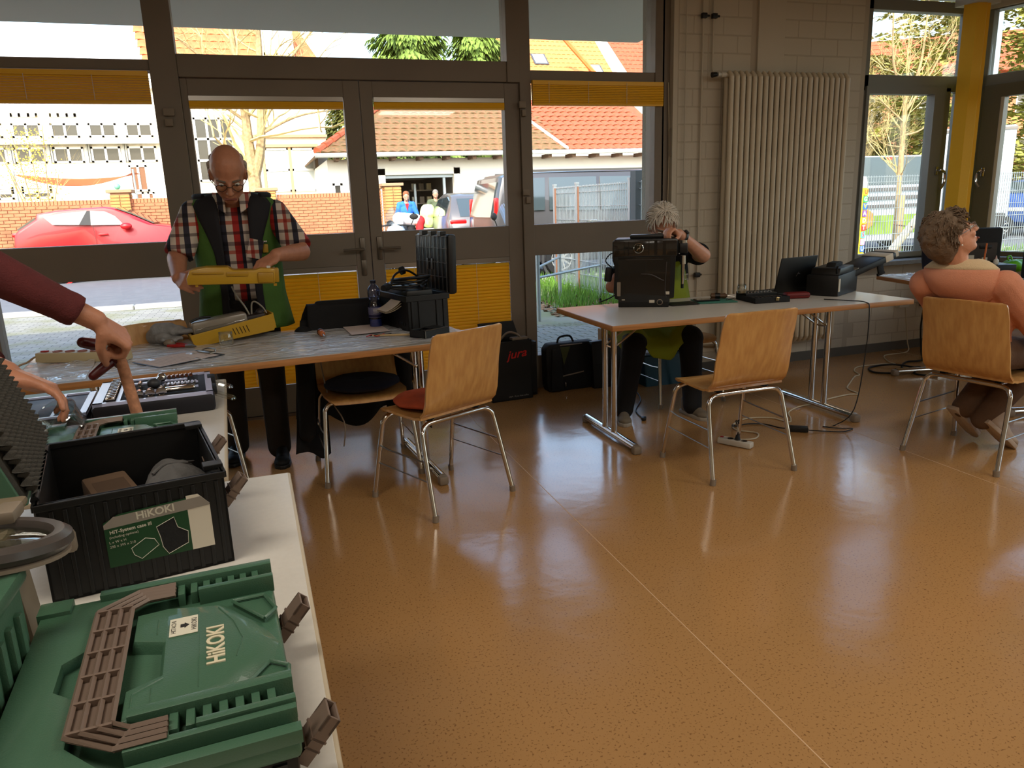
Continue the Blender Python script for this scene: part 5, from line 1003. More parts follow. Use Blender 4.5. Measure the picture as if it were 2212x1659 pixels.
for i in range(9): b.bb((-.12+i*.018, -.085, .0045), (-.118+i*.018, .06 if i % 3 else .085, .0047))
b.obj('printed_lines', M('faint_ink', (.58, .53, .52), .8), cb, smooth=False)
B().rbox((.135, 0, .008), (.03, .11, .008), .003).tube([(.145, -.05, .012), (.162, -.03, .02), (.162, .03, .02), (.145, .05, .012)], .003, 6, smooth=3).obj('clip', STEEL, cb); text('form', .012, MATS['ink'], cb, (.10, -.05, .0046), (0, 0, PI/2), .0001, 'print')
ps = thing('power_strip', 'long cream multi socket strip at the left end of the table', 'power strip', (-.83, 3.78, TZ), -.36)
B().prism([(-.21, .0), (.21, .0), (.205, .042), (-.205, .046)], -.034, .034, 'y').obj('housing', BEIGEP, ps, bevel=.004)
for i in range(6): B().lathe([(.020, .0), (.021, .004), (.018, .004), (.016, -.002)], c=(-.12+i*.058, 0, .0445), n=16).cyl((-.12+i*.058, 0, .043), (-.12+i*.058, 0, .0455), .016).obj('socket_ring', M('pale_red_ring', (.62, .40, .36), .6), ps)
B().rbox((-.18, 0, .048), (.03, .022, .008), .003).obj('switch', RED, ps); B().rbox((.11, .02, .058), (.10, .02, .02), .006).tube([(.06, .02, .055), (.10, .0, .07), (.16, .03, .062)], .008, 8, smooth=3).obj('plug', BLACK, ps)
B().tube([(-.21, 0, .02), (-.235, .0, .02), (-.25, -.03, .004), (-.25, -.09, -.0), (-.26, -.14, -.03)], .0045, 8, smooth=4).obj('cord', M('beige_cord', (.66, .55, .42), .6), ps)
sd = thing('screwdriver', 'short orange handled screwdriver lying on the plastic sheet', 'screwdriver', (.235, 3.88, TZ), 0.08)
B().lathe([(.001, .068), (.014, .066), (.018, .05), (.012, .038), (.016, .02), (.016, -.0), (.009, -.012)], c=(0, 0, .018), n=16, rot=Rx(-PI/2)).obj('handle', M('orange_wood', (.72, .42, .24), .4), sd); B().lathe([(.0165, .066), (.0185, .060), (.0188, .05), (.0165, .044)], c=(0, 0, .018), n=16, rot=Rx(-PI/2), close=True).obj('collar', M('dark_collar', (.30, .16, .10), .4), sd); B().cyl((0, -.01, .018), (0, -.075, .014), .0035, n=8).obj('blade', STEEL, sd)
pp_ = thing('paper_sheet', 'pale sheet of paper lying beside the water bottle', 'paper', (.47, 3.99, TZ+.003), .05); B().grid(8, 10, lambda u, v: V(((u-.5)*.2, (v-.5)*.29, .002+.012*max(0, .25-v)*u))).obj('sheet', M('pinkish_paper', (.80, .74, .72), .8), pp_, solid=.0008)
bt = thing('water_bottle', 'blue tinted plastic water bottle beside the black tool box', 'bottle', (.536, 4.07, TZ))
B().lathe([(.026, 0), (.034, .008), (.034, .03), (.036, .05), (.036, .115), (.033, .125), (.027, .14), (.027, .15), (.034, .17), (.036, .19), (.033, .21), (.018, .228), (.013, .234), (.013, .242)], n=24).obj('bottle', BLUEPET, bt); B().lathe([(.015, .238), (.0155, .24), (.0155, .254), (.001, .255)], n=18).obj('cap', M('dark_blue_cap', (.06, .07, .14), .4), bt)
B().lathe([(.0364, .055), (.0366, .056), (.0366, .11), (.0364, .111)], n=24, close=True).obj('bottle_label', M('bottle_label', (.36, .36, .48), .5), bt); B().lathe([(.0366, .058), (.0369, .059), (.0369, .070), (.0366, .071)], n=24, close=True).obj('label_band', M('label_navy', (.10, .10, .26), .5), bt)
for i in range(4): B().box((-.0, -.0372, .082+i*.007), (.03, .0006, .002)).obj('label_text', MATS['label_white'], bt, smooth=False)
B().lathe([(.001, .002), (.030, .002), (.0325, .01), (.0325, .045)], n=20).obj('water', M('blue_water', (.30, .36, .58), .1), bt)
TB = thing('tool_box', 'open black plastic tool box with cables in its tray', 'tool box', (.735, 4.03, TZ), .21)
b = B(); w, l, h = .115, .21, .185
b.bb((-w, -l, 0), (w, l, .01)).bb((-w, -l, 0), (-w+.006, l, h)).bb((w-.006, -l, 0), (w, l, h)).bb((-w, -l, 0), (w, -l+.006, h)).bb((-w, l-.006, 0), (w, l, h)).bb((-w-.008, -l-.008, h-.03), (-w+.002, l+.008, h)).bb((w-.002, -l-.008, h-.03), (w+.008, l+.008, h)).bb((-w, -l-.008, h-.03), (w, -l+.002, h)).bb((-w, l-.002, h-.03), (w, l+.008, h))
for x in (-.09, -.05, .05, .09): b.bb((x-.006, -l-.006, .01), (x+.006, -l, h-.03))
b.obj('body', BLACK, TB, bevel=.002, smooth=False)
for i in range(4): B().rbox((-w-.002, -.16+i*.03, .035), (.006, .014, .016), .002).obj('side_slot', MATTB, TB)
B().bb((-w+.006, -l+.006, .10), (w-.006, l-.006, .16)).obj('tray', MATTB, TB, smooth=False); B().rbox((-.03, -.02, .185), (.15, .33, .05), .012).obj('tray_insert', BLACK, TB); B().tube([(.0, -.16, .2), (.0, -.15, .222), (.0, .1, .222), (.0, .12, .2)], .009, 8, smooth=3).obj('tray_handle', BLACK, TB)
ld = B().rbox((.03, 0, .155), (.05, 2*l+.01, .31), .014)
o = ld.obj('lid', BLACK, TB, (w+.004, 0, h-.01), (0, .03, 0)); g = B(); xi = .003
for i in range(9): g.bb((xi-.004, -l+.012+i*.049, .012), (xi, -l+.016+i*.049, .30))
for z in (.012, .085, .16, .235, .298): g.bb((xi-.004, -l+.008, z), (xi, l-.008, z+.004))
g.obj('lid_grid', M('rib_grey', (.22, .215, .21), .4), o, smooth=False)
for y in (-.12, .0, .12): B().bb((xi-.006, y-.022, .298), (.03, y+.022, .325)).obj('lid_catch', BLACK, o, bevel=.003, smooth=False)
for y in (-.02, .04): B().rbox((xi-.003, y, .15), (.008, .02, .06), .003).obj('lid_pocket', MATS['rib_grey'], o)
B().bb((.048, -.15, .12), (.062, .15, .28)).obj('lid_panel', MATTB, o, bevel=.006)
cc = thing('cable_coil', 'coiled black cable with round plug lying in the tool box', 'cable', (.70, 4.0, TZ+.215), .3); b = B()
for k in range(4): b.tube([(.115*math.cos(a*PI/6)*(1-.06*k)+.01*k, (.09+.012*k)*math.sin(a*PI/6), .008+.012*k+.012*math.sin(a*PI/6+k)) for a in range(12)], .0062, 8, closed=True, smooth=3)
b.tube([(-.11, -.05, .02), (-.07, -.02, .07), (.02, .02, .085), (.1, .03, .04)], .006, 8, smooth=5).obj('cable', CORD, cc); B().cyl((-.0, .05, .08), (.02, .05, .085), .022, n=16).cyl((-.125, -.03, .012), (-.16, -.06, .01), .021, .016, 12).obj('plug', MATTB, cc)
mz = thing('magazine', 'folded pale brochure sticking out at the side of the tool box', 'magazine', (.595, 3.93, TZ+.10), .2)
for i in range(3): B().grid(6, 4, lambda u, v, i=i: V((-.05+u*.09, (v-.5)*.14, .03*u*u+.004*i+.01*i*u))).obj('page', M('cream_page', (.72, .66, .56), .8), mz, solid=.001)
cs = thing('cassette_box', 'small black open metal box on the table corner by the chair', 'box', (.745, 3.655, TZ), .55)
B().bb((-.085, -.055, 0), (.085, .055, .006)).bb((-.085, -.055, 0), (.085, -.049, .036)).bb((-.085, .049, 0), (.085, .055, .036)).bb((-.085, -.055, 0), (-.079, .055, .036)).bb((.079, -.055, 0), (.085, .055, .036)).bb((-.02, -.05, .0), (-.015, .05, .03)).bb((-.08, -.01, .03), (.08, -.005, .034)).bb((.0, -.05, .032), (.08, .05, .036)).obj('housing', BLACK, cs, bevel=.001, smooth=False); B().tube([(-.08, -.05, .037), (.08, -.05, .037)], .002, 5).tube([(-.08, -.055, .002), (-.08, -.055, .036)], .002, 5).obj('edge_trim', STEEL, cs)
wd = thing('wooden_stick', 'thin pale wooden stick lying behind the black metal box', 'stick', (.58, 3.70, TZ), 0); B().tube([(-.11, .05, .008), (.0, .01, .008), (.11, -.03, .008)], [.004, .006, .005], 6, smooth=3).obj('stick', M('pale_stick', (.72, .62, .45), .7), wd)
wr2 = thing('test_leads', 'small tangle of red and black leads by the wooden stick', 'cable', (.47, 3.74, TZ), 0); B().tube([(-.03, .0, .006), (.0, .02, .01), (.02, -.01, .006), (.06, .01, .012)], .003, 6, smooth=4).obj('red_lead', RED, wr2); B().tube([(-.01, .02, .006), (.03, .0, .012), (.07, .03, .006), (.10, .02, .008)], .0035, 6, smooth=4).obj('black_lead', CORD, wr2)
# ------------------------------------------------------------------ on the coffee machine table
T2Z = .741
DARKP = M('gloss_black', (.035, .035, .035), .22, coat=.4)
cm = thing('coffee_machine', 'black coffee machine with side cover removed on pale tabletop', 'coffee machine', (2.215, 4.13, T2Z), math.radians(-30))
b = B().prism([(-.165, 0), (.135, 0), (.135, .05), (.165, .055), (.172, .30), (.18, .31), (.18, .40), (.165, .405), (-.185, .405), (-.2, .39), (-.2, .28), (-.185, .24), (-.195, .10), (-.185, .05), (-.165, .045)], -.125, .125, 'y').obj('body', BLACK, cm, bevel=.004, angle=25)
B().bb((-.195, -.132, .305), (.178, -.12, .398)).obj('front_panel', M('display_brown_black', (.12, .11, .10), .15, coat=.6), cm, bevel=.003)
for x, w in ((-.13, .004), (-.105, .003), (.015, .004), (.055, .018), (.105, .018)): B().bb((x-w/2, -.1335, .31), (x+w/2, -.131, .395)).obj('panel_stripe', DARKP, cm, smooth=False)
B().lathe([(.026, -.002), (.030, 0), (.026, .003)], c=(-.045, -.134, .352), n=28, rot=Rx(PI/2), close=True).obj('emblem_ring', CHROME, cm); B().ell((-.045, -.133, .352), (.024, .004, .026)).obj('emblem', M('dark_chrome', (.25, .24, .2), .1, .9), cm)
B().tube([(-.055, -.138, .338), (-.047, -.138, .352), (-.04, -.138, .350), (-.036, -.138, .37)], .003, 6, smooth=3).obj('emblem_mark', CHROME, cm)
B().bb((-.165, -.128, .03), (.14, -.122, .30)).obj('inner_plate', DARKP, cm, smooth=False)
B().rbox((.0, .0, .416), (.20, .14, .022), .006).obj('bean_lid', BLACK, cm)
for p, r in (([(-.03, -.132, .20), (.03, -.133, .195), (.09, -.133, .165), (.105, -.133, .16)], .004), ([(.12, -.132, .27), (.118, -.134, .24), (.112, -.134, .11), (.12, -.134, .06)], .003), ([(-.12, -.132, .285), (.1, -.132, .285)], .002)): B().tube(p, r, 6, smooth=3).obj('inner_tube', M('dark_tube', (.22, .20, .19), .4), cm)
for c, d, m in (((-.162, -.13, .11), (.022, .006, .085), GREYP), ((.125, -.13, .085), (.026, .005, .018), LABELW), ((.035, -.13, .035), (.032, .005, .018), LABELW), ((-.135, -.13, .045), (.02, .005, .006), LABELW)): B().rbox(c, d, .002, 1).obj('sticker', m, cm)
B().lathe([(.014, -.001), (.018, 0), (.014, .002)], c=(.082, -.128, .03), n=20, rot=Rx(PI/2), close=True).obj('drain_ring', GREYP, cm)
B().tube([(.19, -.06, .385), (.19, -.06, .31)], .005, 6).cyl((.215, -.06, .335), (.215, -.06, .39), .022, n=14).cyl((.215, -.06, .25), (.215, -.06, .30), .017, .015, 14).cyl((.213, -.06, .13), (.215, -.06, .25), .008, .012, 12).obj('spout', CHROME, cm)
B().rbox((.215, -.06, .345), (.05, .05, .06), .008).cyl((.213, -.06, .105), (.213, -.06, .13), .009, n=10).obj('spout_block', BLACK, cm); B().rbox((.235, -.03, .17), (.03, .03, .04), .006).obj('clear_tap', CLEAR, cm)
B().rbox((-.232, -.02, .19), (.045, .05, .09), .01, rot=Ry(.12)).tube([(-.21, -.02, .23), (-.25, -.02, .27), (-.225, -.02, .31), (-.2, -.02, .32)], .004, 6, smooth=3).obj('hanging_part', BLACK, cm)
B().tube([(-.18, -.02, .07), (-.24, .04, .03), (-.30, .10, .004), (-.30, .2, .0), (-.29, .25, -.25), (-.2, .62, -.70), (-.1, .7, -.735), (-.05, .45, -.735), (-.07, .18, -.735), (-.02, .0, -.735)], .0042, 8, smooth=6).obj('cord', CORD, cm); B().rbox((-.01, -.03, -.728), (.03, .045, .02), .006).obj('cord_plug', CORD, cm)
tag(B().rbox((0, 0, .003), (.18, .14, .004), .001, 1).obj('black_tray', M('dark_green_black', (.08, .09, .07), .5), None, (2.40, 4.03, T2Z), (0, 0, -.1)), 'flat black tray lying beside the base of the coffee machine', 'tray')
tag(B().rbox((0, 0, .003), (.24, .19, .005), .002, 2).obj('work_mat', M('teal_mat', (.22, .46, .40), .7, bump=.2, bs=100), None, (2.63, 4.03, T2Z), (0, 0, -.25)), 'teal green mat with a phone lying on it', 'mat')
ph = thing('smartphone', 'black smartphone lying on the teal green mat', 'phone', (2.585, 4.04, T2Z+.006), -.2); B().rbox((0, 0, .006), (.15, .075, .009), .003).obj('case', BLACK, ph); B().bb((-.07, -.034, .0104), (.07, .034, .0110)).obj('screen', M('phone_screen', (.03, .03, .03), .06, coat=1), ph, smooth=False)
sd = thing('screwdriver', 'stubby brown black screwdriver lying on the teal mat', 'screwdriver', (2.70, 4.07, T2Z+.006), -.5); B().lathe([(.001, -.06), (.016, -.055), (.019, -.02), (.014, .01), (.017, .03), (.008, .045)], c=(0, 0, .019), n=14, rot=Ry(PI/2)).obj('handle', M('brown_grip', (.34, .24, .15), .5), sd); B().lathe([(.0195, -.03), (.02, -.02), (.0165, 0)], c=(0, 0, .019), n=14, rot=Ry(PI/2)).obj('grip_band', BLACK, sd); B().cyl((.045, 0, .019), (.09, 0, .014), .004, n=8).obj('blade', STEEL, sd)
for i, (x, y, rz, l) in enumerate(((2.73, 4.0, .3, .07), (2.76, 3.99, .9, .06))): tag(B().tube([(-l/2, 0, .005), (0, .004, .006), (l/2, 0, .005)], .004, 6).obj('small_tool', STEEL, None, (x, y, T2Z+.004), (0, 0, rz)), ('small steel tool at the mat edge, nearer the brown screwdriver', 'small steel tool at the mat edge, nearer the jar')[i], 'tool')
tc = thing('bit_case', 'low black open bit case with brass clasp on the table edge', 'tool case', (2.895, 3.905, T2Z), -.12)
B().bb((-.115, -.12, 0), (.115, .12, .006)).bb((-.115, -.12, 0), (.115, -.112, .034)).bb((-.115, .112, 0), (.115, .12, .05)).bb((-.115, -.12, 0), (-.108, .12, .034)).bb((.108, -.12, 0), (.115, .12, .034)).bb((-.108, -.115, .02), (.108, .115, .024)).obj('body', MATTB, tc, bevel=.0015, smooth=False)
B().bb((-.10, -.11, .024), (.11, .0, .03)).bb((-.1, .02, .024), (.11, .1, .044)).obj('tray', BLACK, tc, bevel=.002, smooth=False)
for i in range(9): B().cyl((-.09+i*.022, .05, .047), (-.09+i*.022, .085, .047), .005, n=8).obj('bit', STEEL, tc)
for i in range(7): B().cyl((-.08+i*.026, -.09, .032), (-.08+i*.026, -.04, .032), .0035, n=8).obj('driver_bit', MATS['dark_tube'], tc)
B().rbox((.03, -.123, .022), (.022, .006, .022), .002).cyl((.022, -.127, .03), (.038, -.127, .03), .004, n=8).obj('clasp', M('brass', (.62, .55, .40), .3, .9), tc)
jr = thing('glass_jar', 'small empty glass jar standing on the back of the bit case', 'jar', (2.795, 3.978, T2Z+.045)); B().lathe([(.001, 0), (.026, 0), (.029, .004), (.029, .04), (.025, .046), (.025, .054), (.027, .056)], n=24).obj('glass', JAR, jr); B().lathe([(.0255, .047), (.027, .049), (.0255, .051)], n=24, close=True).obj('thread', JAR, jr); B().lathe([(.001, .002), (.026, .002), (.026, .016), (.001, .016)], n=20).obj('contents', M('pale_sand', (.62, .53, .40), .8), jr)
rc = thing('red_case', 'small oblong red case lying before the laptop and printer', 'case', (3.13, 3.885, T2Z), -.25); B().rbox((0, 0, .019), (.155, .07, .038), .014, 3).obj('case', M('dull_red', (.40, .07, .06), .55), rc); B().bb((-.07, -.0355, .018), (.07, .0355, .0195)).obj('seam', MATTB, rc, smooth=False)
lt = thing('laptop', 'black laptop seen from behind its tilted open screen', 'laptop', (3.228, 4.06, T2Z), .22)
B().rbox((-.0, .085, .011), (.34, .19, .018), .005).obj('base', BLACK, lt); B().bb((-.15, .02, .0202), (.15, .12, .0212)).obj('keyboard', MATTB, lt, smooth=False)
sc = B().rbox((0, 0, .115), (.345, .008, .235), .003).obj('screen', M('laptop_lid', (.045, .044, .042), .4), lt, (0, -.005, .016), (-.0, .15, 0)); sc.rotation_euler = (.22, .0, 0)
B().tube([(.01, -.0048, .122), (.03, -.0048, .122)], .0025, 5).tube([(.0, -.0048, .105), (.01, -.0048, .125), (.016, -.0048, .135)], .002, 5).obj('lid_mark', MATS['dark_tube'], sc); B().cyl((-.13, -.003, .012), (.13, -.003, .012), .007, n=10).obj('hinge', BLACK, lt)
pt = thing('printer', 'black inkjet printer with output tray tilted up to the right', 'printer', (3.475, 3.975, T2Z), .52)
B().prism([(-.175, 0), (.175, 0), (.178, .10), (.16, .14), (-.178, .13)], -.10, .10, 'y').obj('body', M('printer_black', (.055, .052, .05), .5), pt, bevel=.006)
B().prism([(-.14, .13), (.13, .13), (.12, .175), (-.12, .17)], -.09, .09, 'y').obj('scanner_lid', BLACK, pt, bevel=.006); B().prism([(-.05, .165), (.09, .165), (.09, .195), (.06, .2), (-.03, .195)], -.03, .03, 'y').obj('paper_support', MATTB, pt, bevel=.004); B().tube([(-.13, -.07, .14), (-.19, -.09, .175), (-.21, -.1, .19)], .006, 6).obj('lever', MATTB, pt)
B().bb((-.172, -.104, .03), (-.15, -.095, .11)).obj('side_label', LABELW, pt, smooth=False); B().bb((.177, -.08, .01), (.185, .06, .045)).obj('foot_grip', MATTB, pt, smooth=False)
o = B().rbox((.20, 0, .0), (.42, .19, .042), .008).obj('output_tray', BLACK, pt, (.14, .0, .105), (0, -.27, -.42)); B().rbox((.345, 0, .003), (.07, .195, .046), .004).rbox((.42, 0, .003), (.05, .17, .04), .004).obj('tray_end', LABELW, o); B().rbox((.388, 0, .003), (.02, .18, .046), .004).obj('tray_gap', MATTB, o); B().rbox((.27, -.08, -.05), (.05, .014, .07), .004).bb((.24, -.085, -.09), (.30, -.07, -.075)).obj('tray_stop', MATTB, o)
for i in range(5): B().bb((.02+i*.012, -.09, .021), (.026+i*.012, .09, .028)).obj('roller', STEEL, o, smooth=False)
cl = thing('charger_cable', 'thin black cable hanging over the table edge to the adapter', 'cable', (0, 0, 0)); B().tube([(3.20, 3.72, .747), (3.27, 3.60, .747), (3.31, 3.50, .745), (3.318, 3.475, .70), (3.30, 3.46, .45), (3.24, 3.45, .12), (3.17, 3.52, .006), (3.09, 3.53, .005), (3.16, 3.46, .005), (3.22, 3.43, .005), (3.13, 3.40, .005), (3.04, 3.45, .005), (2.95, 3.485, .012)], .0032, 6, smooth=6).obj('cord', CORD, cl)
ad = thing('power_adapter', 'black laptop power adapter lying on the floor', 'adapter', (2.90, 3.525, .001), -.6); B().rbox((0, 0, .016), (.12, .05, .03), .005).obj('case', BLACK, ad); B().tube([(-.06, 0, .015), (-.10, .04, .006), (-.18, .10, .005), (-.28, .09, .005), (-.36, .02, .005), (-.37, -.03, .03), (-.345, -.12, .05)], .0038, 6, smooth=5).obj('cord', CORD, ad)
ps = thing('power_strip', 'short white socket strip on the floor under the empty chair', 'power strip', (2.42, 3.45, .001), -1.05)
B().rbox((0, 0, .018), (.20, .052, .034), .008).obj('housing', WHITEP, ps)
for i in range(3): B().lathe([(.016, 0), (.018, .003), (.015, .003), (.014, -.002)], c=(-.03+i*.042, 0, .035), n=16).obj('socket_ring', GREYP, ps)
B().rbox((-.082, 0, .036), (.018, .014, .006), .002).obj('switch', RED, ps); B().cyl((.012, 0, .034), (.012, 0, .065), .017, .009, 12).tube([(.012, 0, .06), (.014, .005, .10), (-.01, .02, .135), (.02, -.02, .15), (.015, .01, .12)], .004, 6, smooth=4).obj('plug', BLACK, ps); B().rbox((.012, 0, .095), (.012, .006, .03), .002).obj('plug_tag', WHITEP, ps)
wc = thing('extension_cable', 'white extension cable winding across the floor to the strip', 'cable', (0, 0, 0)); B().tube([(5.25, 5.09, .38), (5.27, 5.06, .1), (5.22, 5.0, .006), (4.95, 4.97, .005), (4.79, 4.77, .005), (4.76, 4.66, .005), (4.69, 4.71, .005), (4.45, 4.72, .005), (4.31, 4.62, .005), (4.25, 4.5, .005), (4.18, 4.47, .005), (4.01, 4.33, .005), (3.87, 4.20, .005), (3.83, 4.05, .005), (3.74, 4.06, .006), (3.54, 4.02, .006), (3.40, 3.97, .006), (3.24, 3.93, .012), (3.11, 3.87, .005), (3.03, 3.75, .005), (2.97, 3.69, .005), (2.93, 3.81, .005), (2.78, 3.86, .005), (2.63, 3.78, .005), (2.59, 3.68, .005), (2.66, 3.58, .005), (2.59, 3.50, .005), (2.5, 3.52, .005), (2.44, 3.60, .005), (2.38, 3.535, .012)], .0048, 7, smooth=5).obj('cord', CORDW, wc)
bc = thing('black_cable', 'thick black cable coiled on the floor under the far table', 'cable', (0, 0, 0)); B().tube([(5.46, 5.09, .42), (5.40, 5.05, .2), (5.27, 4.9, .008), (5.04, 4.68, .008), (4.89, 4.68, .008), (4.73, 4.57, .008), (4.68, 4.46, .008), (4.79, 4.41, .008), (4.70, 4.60, .02), (4.57, 4.67, .008), (4.45, 4.62, .008), (4.40, 4.49, .008), (4.56, 4.41, .008), (4.83, 4.49, .008), (4.70, 4.44, .022), (4.62, 4.33, .008), (4.7, 4.2, .008)], .0075, 8, smooth=6).obj('cord', CORD, bc)
# ------------------------------------------------------------------ table in front of the woman
T3Z = .748
kt = thing('tool_case', 'open black case standing on the far table behind the woman', 'tool case', (5.10, 4.25, T3Z), -.35)
B().rbox((0, 0, .035), (.34, .22, .07), .008).obj('base', BLACK, kt); B().rbox((0, .12, .17), (.34, .05, .32), .02).obj('lid', MATTB, kt); B().bb((-.14, .085, .08), (.13, .10, .22)).obj('pocket_panel', M('taupe_pocket', (.24, .21, .19), .8), kt, bevel=.006); B().rbox((.04, .082, .19), (.09, .01, .025), .004).obj('pocket_flap', BLACK, kt); B().bb((-.10, .078, .10), (-.04, .084, .13)).bb((.02, .078, .09), (.06, .084, .11)).obj('tool_label', LABELW, kt, smooth=False)
tag(B().cyl((0, 0, 0), (.012, 0, .16), .006, n=8).obj('pencil', M('orange_pencil', (.80, .42, .20), .5), None, (4.99, 4.17, T3Z+.07)), 'orange pencil standing upright in the black case', 'pencil')
bo = thing('glue_bottle', 'small white glue bottle with pointed tip in the black case', 'bottle', (5.11, 4.17, T3Z+.07)); B().lathe([(.016, 0), (.018, .004), (.018, .03), (.008, .042)], n=14).obj('bottle', WHITEP, bo); B().lathe([(.008, .04), (.002, .066)], n=10).obj('tip', M('pink_tip', (.85, .68, .64), .5), bo)
tag(B().rbox((0, 0, .002), (.16, .06, .003), .001, 1).obj('paper_card', PAPER, None, (4.92, 4.30, T3Z+.242), (0, .08, -.3)), 'white paper card lying on top of the pocket panel', 'paper')
gb = thing('green_bag', 'bright green plastic bag beside the open black case', 'bag', (5.36, 4.22, T3Z), 0); B().grid(22, 12, lambda u, v: V(((.10+.02*math.sin(5*PI*u))*math.cos(2*PI*u)*math.sin(PI*v), .07*math.sin(2*PI*u)*math.sin(PI*v), .045-.045*math.cos(PI*v)+.012*math.sin(7*PI*u)*math.sin(PI*v))), closed=True).obj('bag', M('bright_green', (.36, .72, .10), .4), gb, angle=180); B().tube([(-.06, 0, .085), (-.08, 0, .11), (-.05, 0, .12), (-.03, 0, .09)], .006, 6, smooth=3).obj('bag_handle', MATS['bright_green'], gb)
sp = thing('speaker_box', 'upright black box at the right frame edge on the sheeted table', 'box', (5.06, 3.80, T3Z), -.3); B().rbox((0, 0, .125), (.14, .16, .25), .008).obj('housing', MATTB, sp); B().bb((-.06, -.083, .01), (.06, -.079, .24)).obj('front_cover', BLACK, sp, bevel=.002)
nj = thing('navy_jacket', 'dark navy jacket piled at the end of the far table', 'jacket', (4.63, 4.25, T3Z), .2); B().grid(26, 14, lambda u, v: V(((.11+.012*math.sin(6*PI*u+3*v))*math.cos(2*PI*u)*math.sin(PI*v)**.7, .09*math.sin(2*PI*u)*math.sin(PI*v)**.7, .18-.18*math.cos(PI*v)+.012*math.sin(8*u*PI+v*9)*math.sin(PI*v))), closed=True).obj('cloth', M('navy_cloth', (.09, .10, .17), .85, bump=.3, bs=60), nj, angle=180); B().tube([(-.05, -.05, .3), (.0, -.085, .2), (.02, -.09, .08)], .018, 8, smooth=4).obj('sleeve', MATS['navy_cloth'], nj)
# ------------------------------------------------------------------ on the floor by the glazing
REDT = M('jura_red', (.72, .10, .10), .5)
jb = thing('appliance_carton', 'black open carton lettered in red standing by the door', 'box', (1.585, 5.045, 0), .09)
b = B().bb((-.165, -.10, 0), (.15, .10, .01)).bb((-.165, -.10, 0), (.15, -.094, .43)).bb((-.165, .094, 0), (.15, .10, .43)).bb((-.165, -.1, 0), (-.159, .1, .43)).bb((.144, -.1, 0), (.15, .1, .43)).obj('carton', M('black_carton', (.055, .052, .05), .6), jb, smooth=False)
for p, q in (((-.165, .10, .43), (-.17, .13, .54)), ((-.165, -.10, .43), (-.21, -.1, .50))): B().face(((p[0], p[1], p[2]), (p[0]+(.3 if p[1] > 0 else 0), p[1]+(0 if p[1] > 0 else .19), p[2]), (q[0]+(.28 if p[1] > 0 else 0), q[1]+(0 if p[1] > 0 else .17), q[2]), q)).obj('flap', MATS['black_carton'], jb, smooth=False, solid=.004)
B().tube([(-.05, 0, .43), (.0, -.02, .48), (.06, -.03, .47), (.1, -.05, .43)], .008, 8, smooth=4).rbox((.08, -.03, .435), (.12, .06, .02), .004).obj('packing', GREYP, jb)
text('jura', .085, REDT, jb, (.03, -.1012, .335), (PI/2, -.10, 0), .0005, 'carton_lettering', bold=.001, sx=1.15, shear=.35); text('USA - If you love coffee', .016, M('print_grey', (.55, .53, .5), .7), jb, (.04, -.1012, .028), (PI/2, 0, 0), .0003, 'carton_print')
tag(B().rbox((0, 0, .2), (.05, .13, .40), .006).bb((-.02, -.067, .02), (.02, -.064, .38)).obj('leaning_board', BLACK, None, (1.775, 5.09, 0), (0, 0, .1)), 'narrow black panel leaning between the carton and the bag', 'panel')
lb = thing('laptop_bag', 'black open shoulder bag standing below the narrow glazing', 'bag', (2.07, 5.06, 0), .03); BAGM = M('black_nylon', (.04, .04, .042), .8, bump=.3, bs=150)
B().prism([(-.17, .0), (.19, .0), (.20, .36), (-.16, .36), (-.19, .32), (-.185, .05)], -.02, .09, 'y').obj('bag_body', BAGM, lb, bevel=.015); B().prism([(-.165, .01), (-.06, .01), (-.08, .33), (-.15, .33)], -.05, -.02, 'y').obj('left_flap', BAGM, lb, bevel=.01); B().prism([(-.08, .335), (.0, .335), (-.05, .20)], -.028, -.02, 'y').obj('green_lining', M('olive_lining', (.22, .24, .10), .8), lb, smooth=False)
B().tube([(-.08, .03, .355), (-.06, .03, .40), (.02, .03, .405), (.05, .03, .36)], .008, 8, smooth=4).obj('bag_handle', BAGM, lb); B().tube([(-.06, -.025, .115), (.11, -.025, .135)], .005, 6).bb((-.08, -.024, .345), (.10, -.018, .352)).obj('zip', GREYP, lb); B().ell((-.04, -.03, .05), (.004, .004, .018)).obj('zip_pull', CHROME, lb)
fb = thing('document_case', 'flat black document case leaning against the shoulder bag', 'case', (2.345, 5.03, 0), .06); B().prism([(-.10, 0), (.12, .0), (.13, .37), (-.12, .36)], -.03, .02, 'y').obj('case', M('black_leather', (.035, .034, .034), .55), fb, bevel=.006); B().bb((-.09, -.034, .18), (.11, -.03, .186)).obj('seam', MATTB, fb, smooth=False)
pb = thing('paper_bag', 'brown paper carrier bag with cord handles behind the black cases', 'bag', (2.42, 5.12, 0), 0); B().bb((-.07, -.03, 0), (.07, .03, .43)).obj('bag', M('kraft_paper', (.52, .39, .26), .85), pb, smooth=False); B().tube([(-.03, -.032, .40), (-.03, -.045, .36), (.03, -.045, .36), (.03, -.032, .40)], .003, 6, smooth=4).obj('cord_handle', M('cream_cord', (.75, .7, .58), .7), pb)
tb = thing('teal_bin', 'teal blue plastic bin with papers behind the white haired man', 'bin', (2.77, 4.98, 0), .0)
b = B(); q = lambda x, y, z: (x*(.86+.14*z/.25), y*(.86+.14*z/.25), z)
for s in (-1, 1): b.prism([(-.142, 0), (.142, 0), (.165, .24), (-.165, .24)], s*.10-.003, s*.10+.003, 'y')
b.bb((-.142, -.1, 0), (.142, .1, .006)).prism([(-.10, 0), (.10, 0), (.10, .24), (-.10, .24)], -.150, -.144, f=lambda u, v, h: V((h-.02*v/.24, u, v))).prism([(-.10, 0), (.10, 0), (.10, .24), (-.10, .24)], .144, .150, f=lambda u, v, h: V((h+.02*v/.24, u, v)))
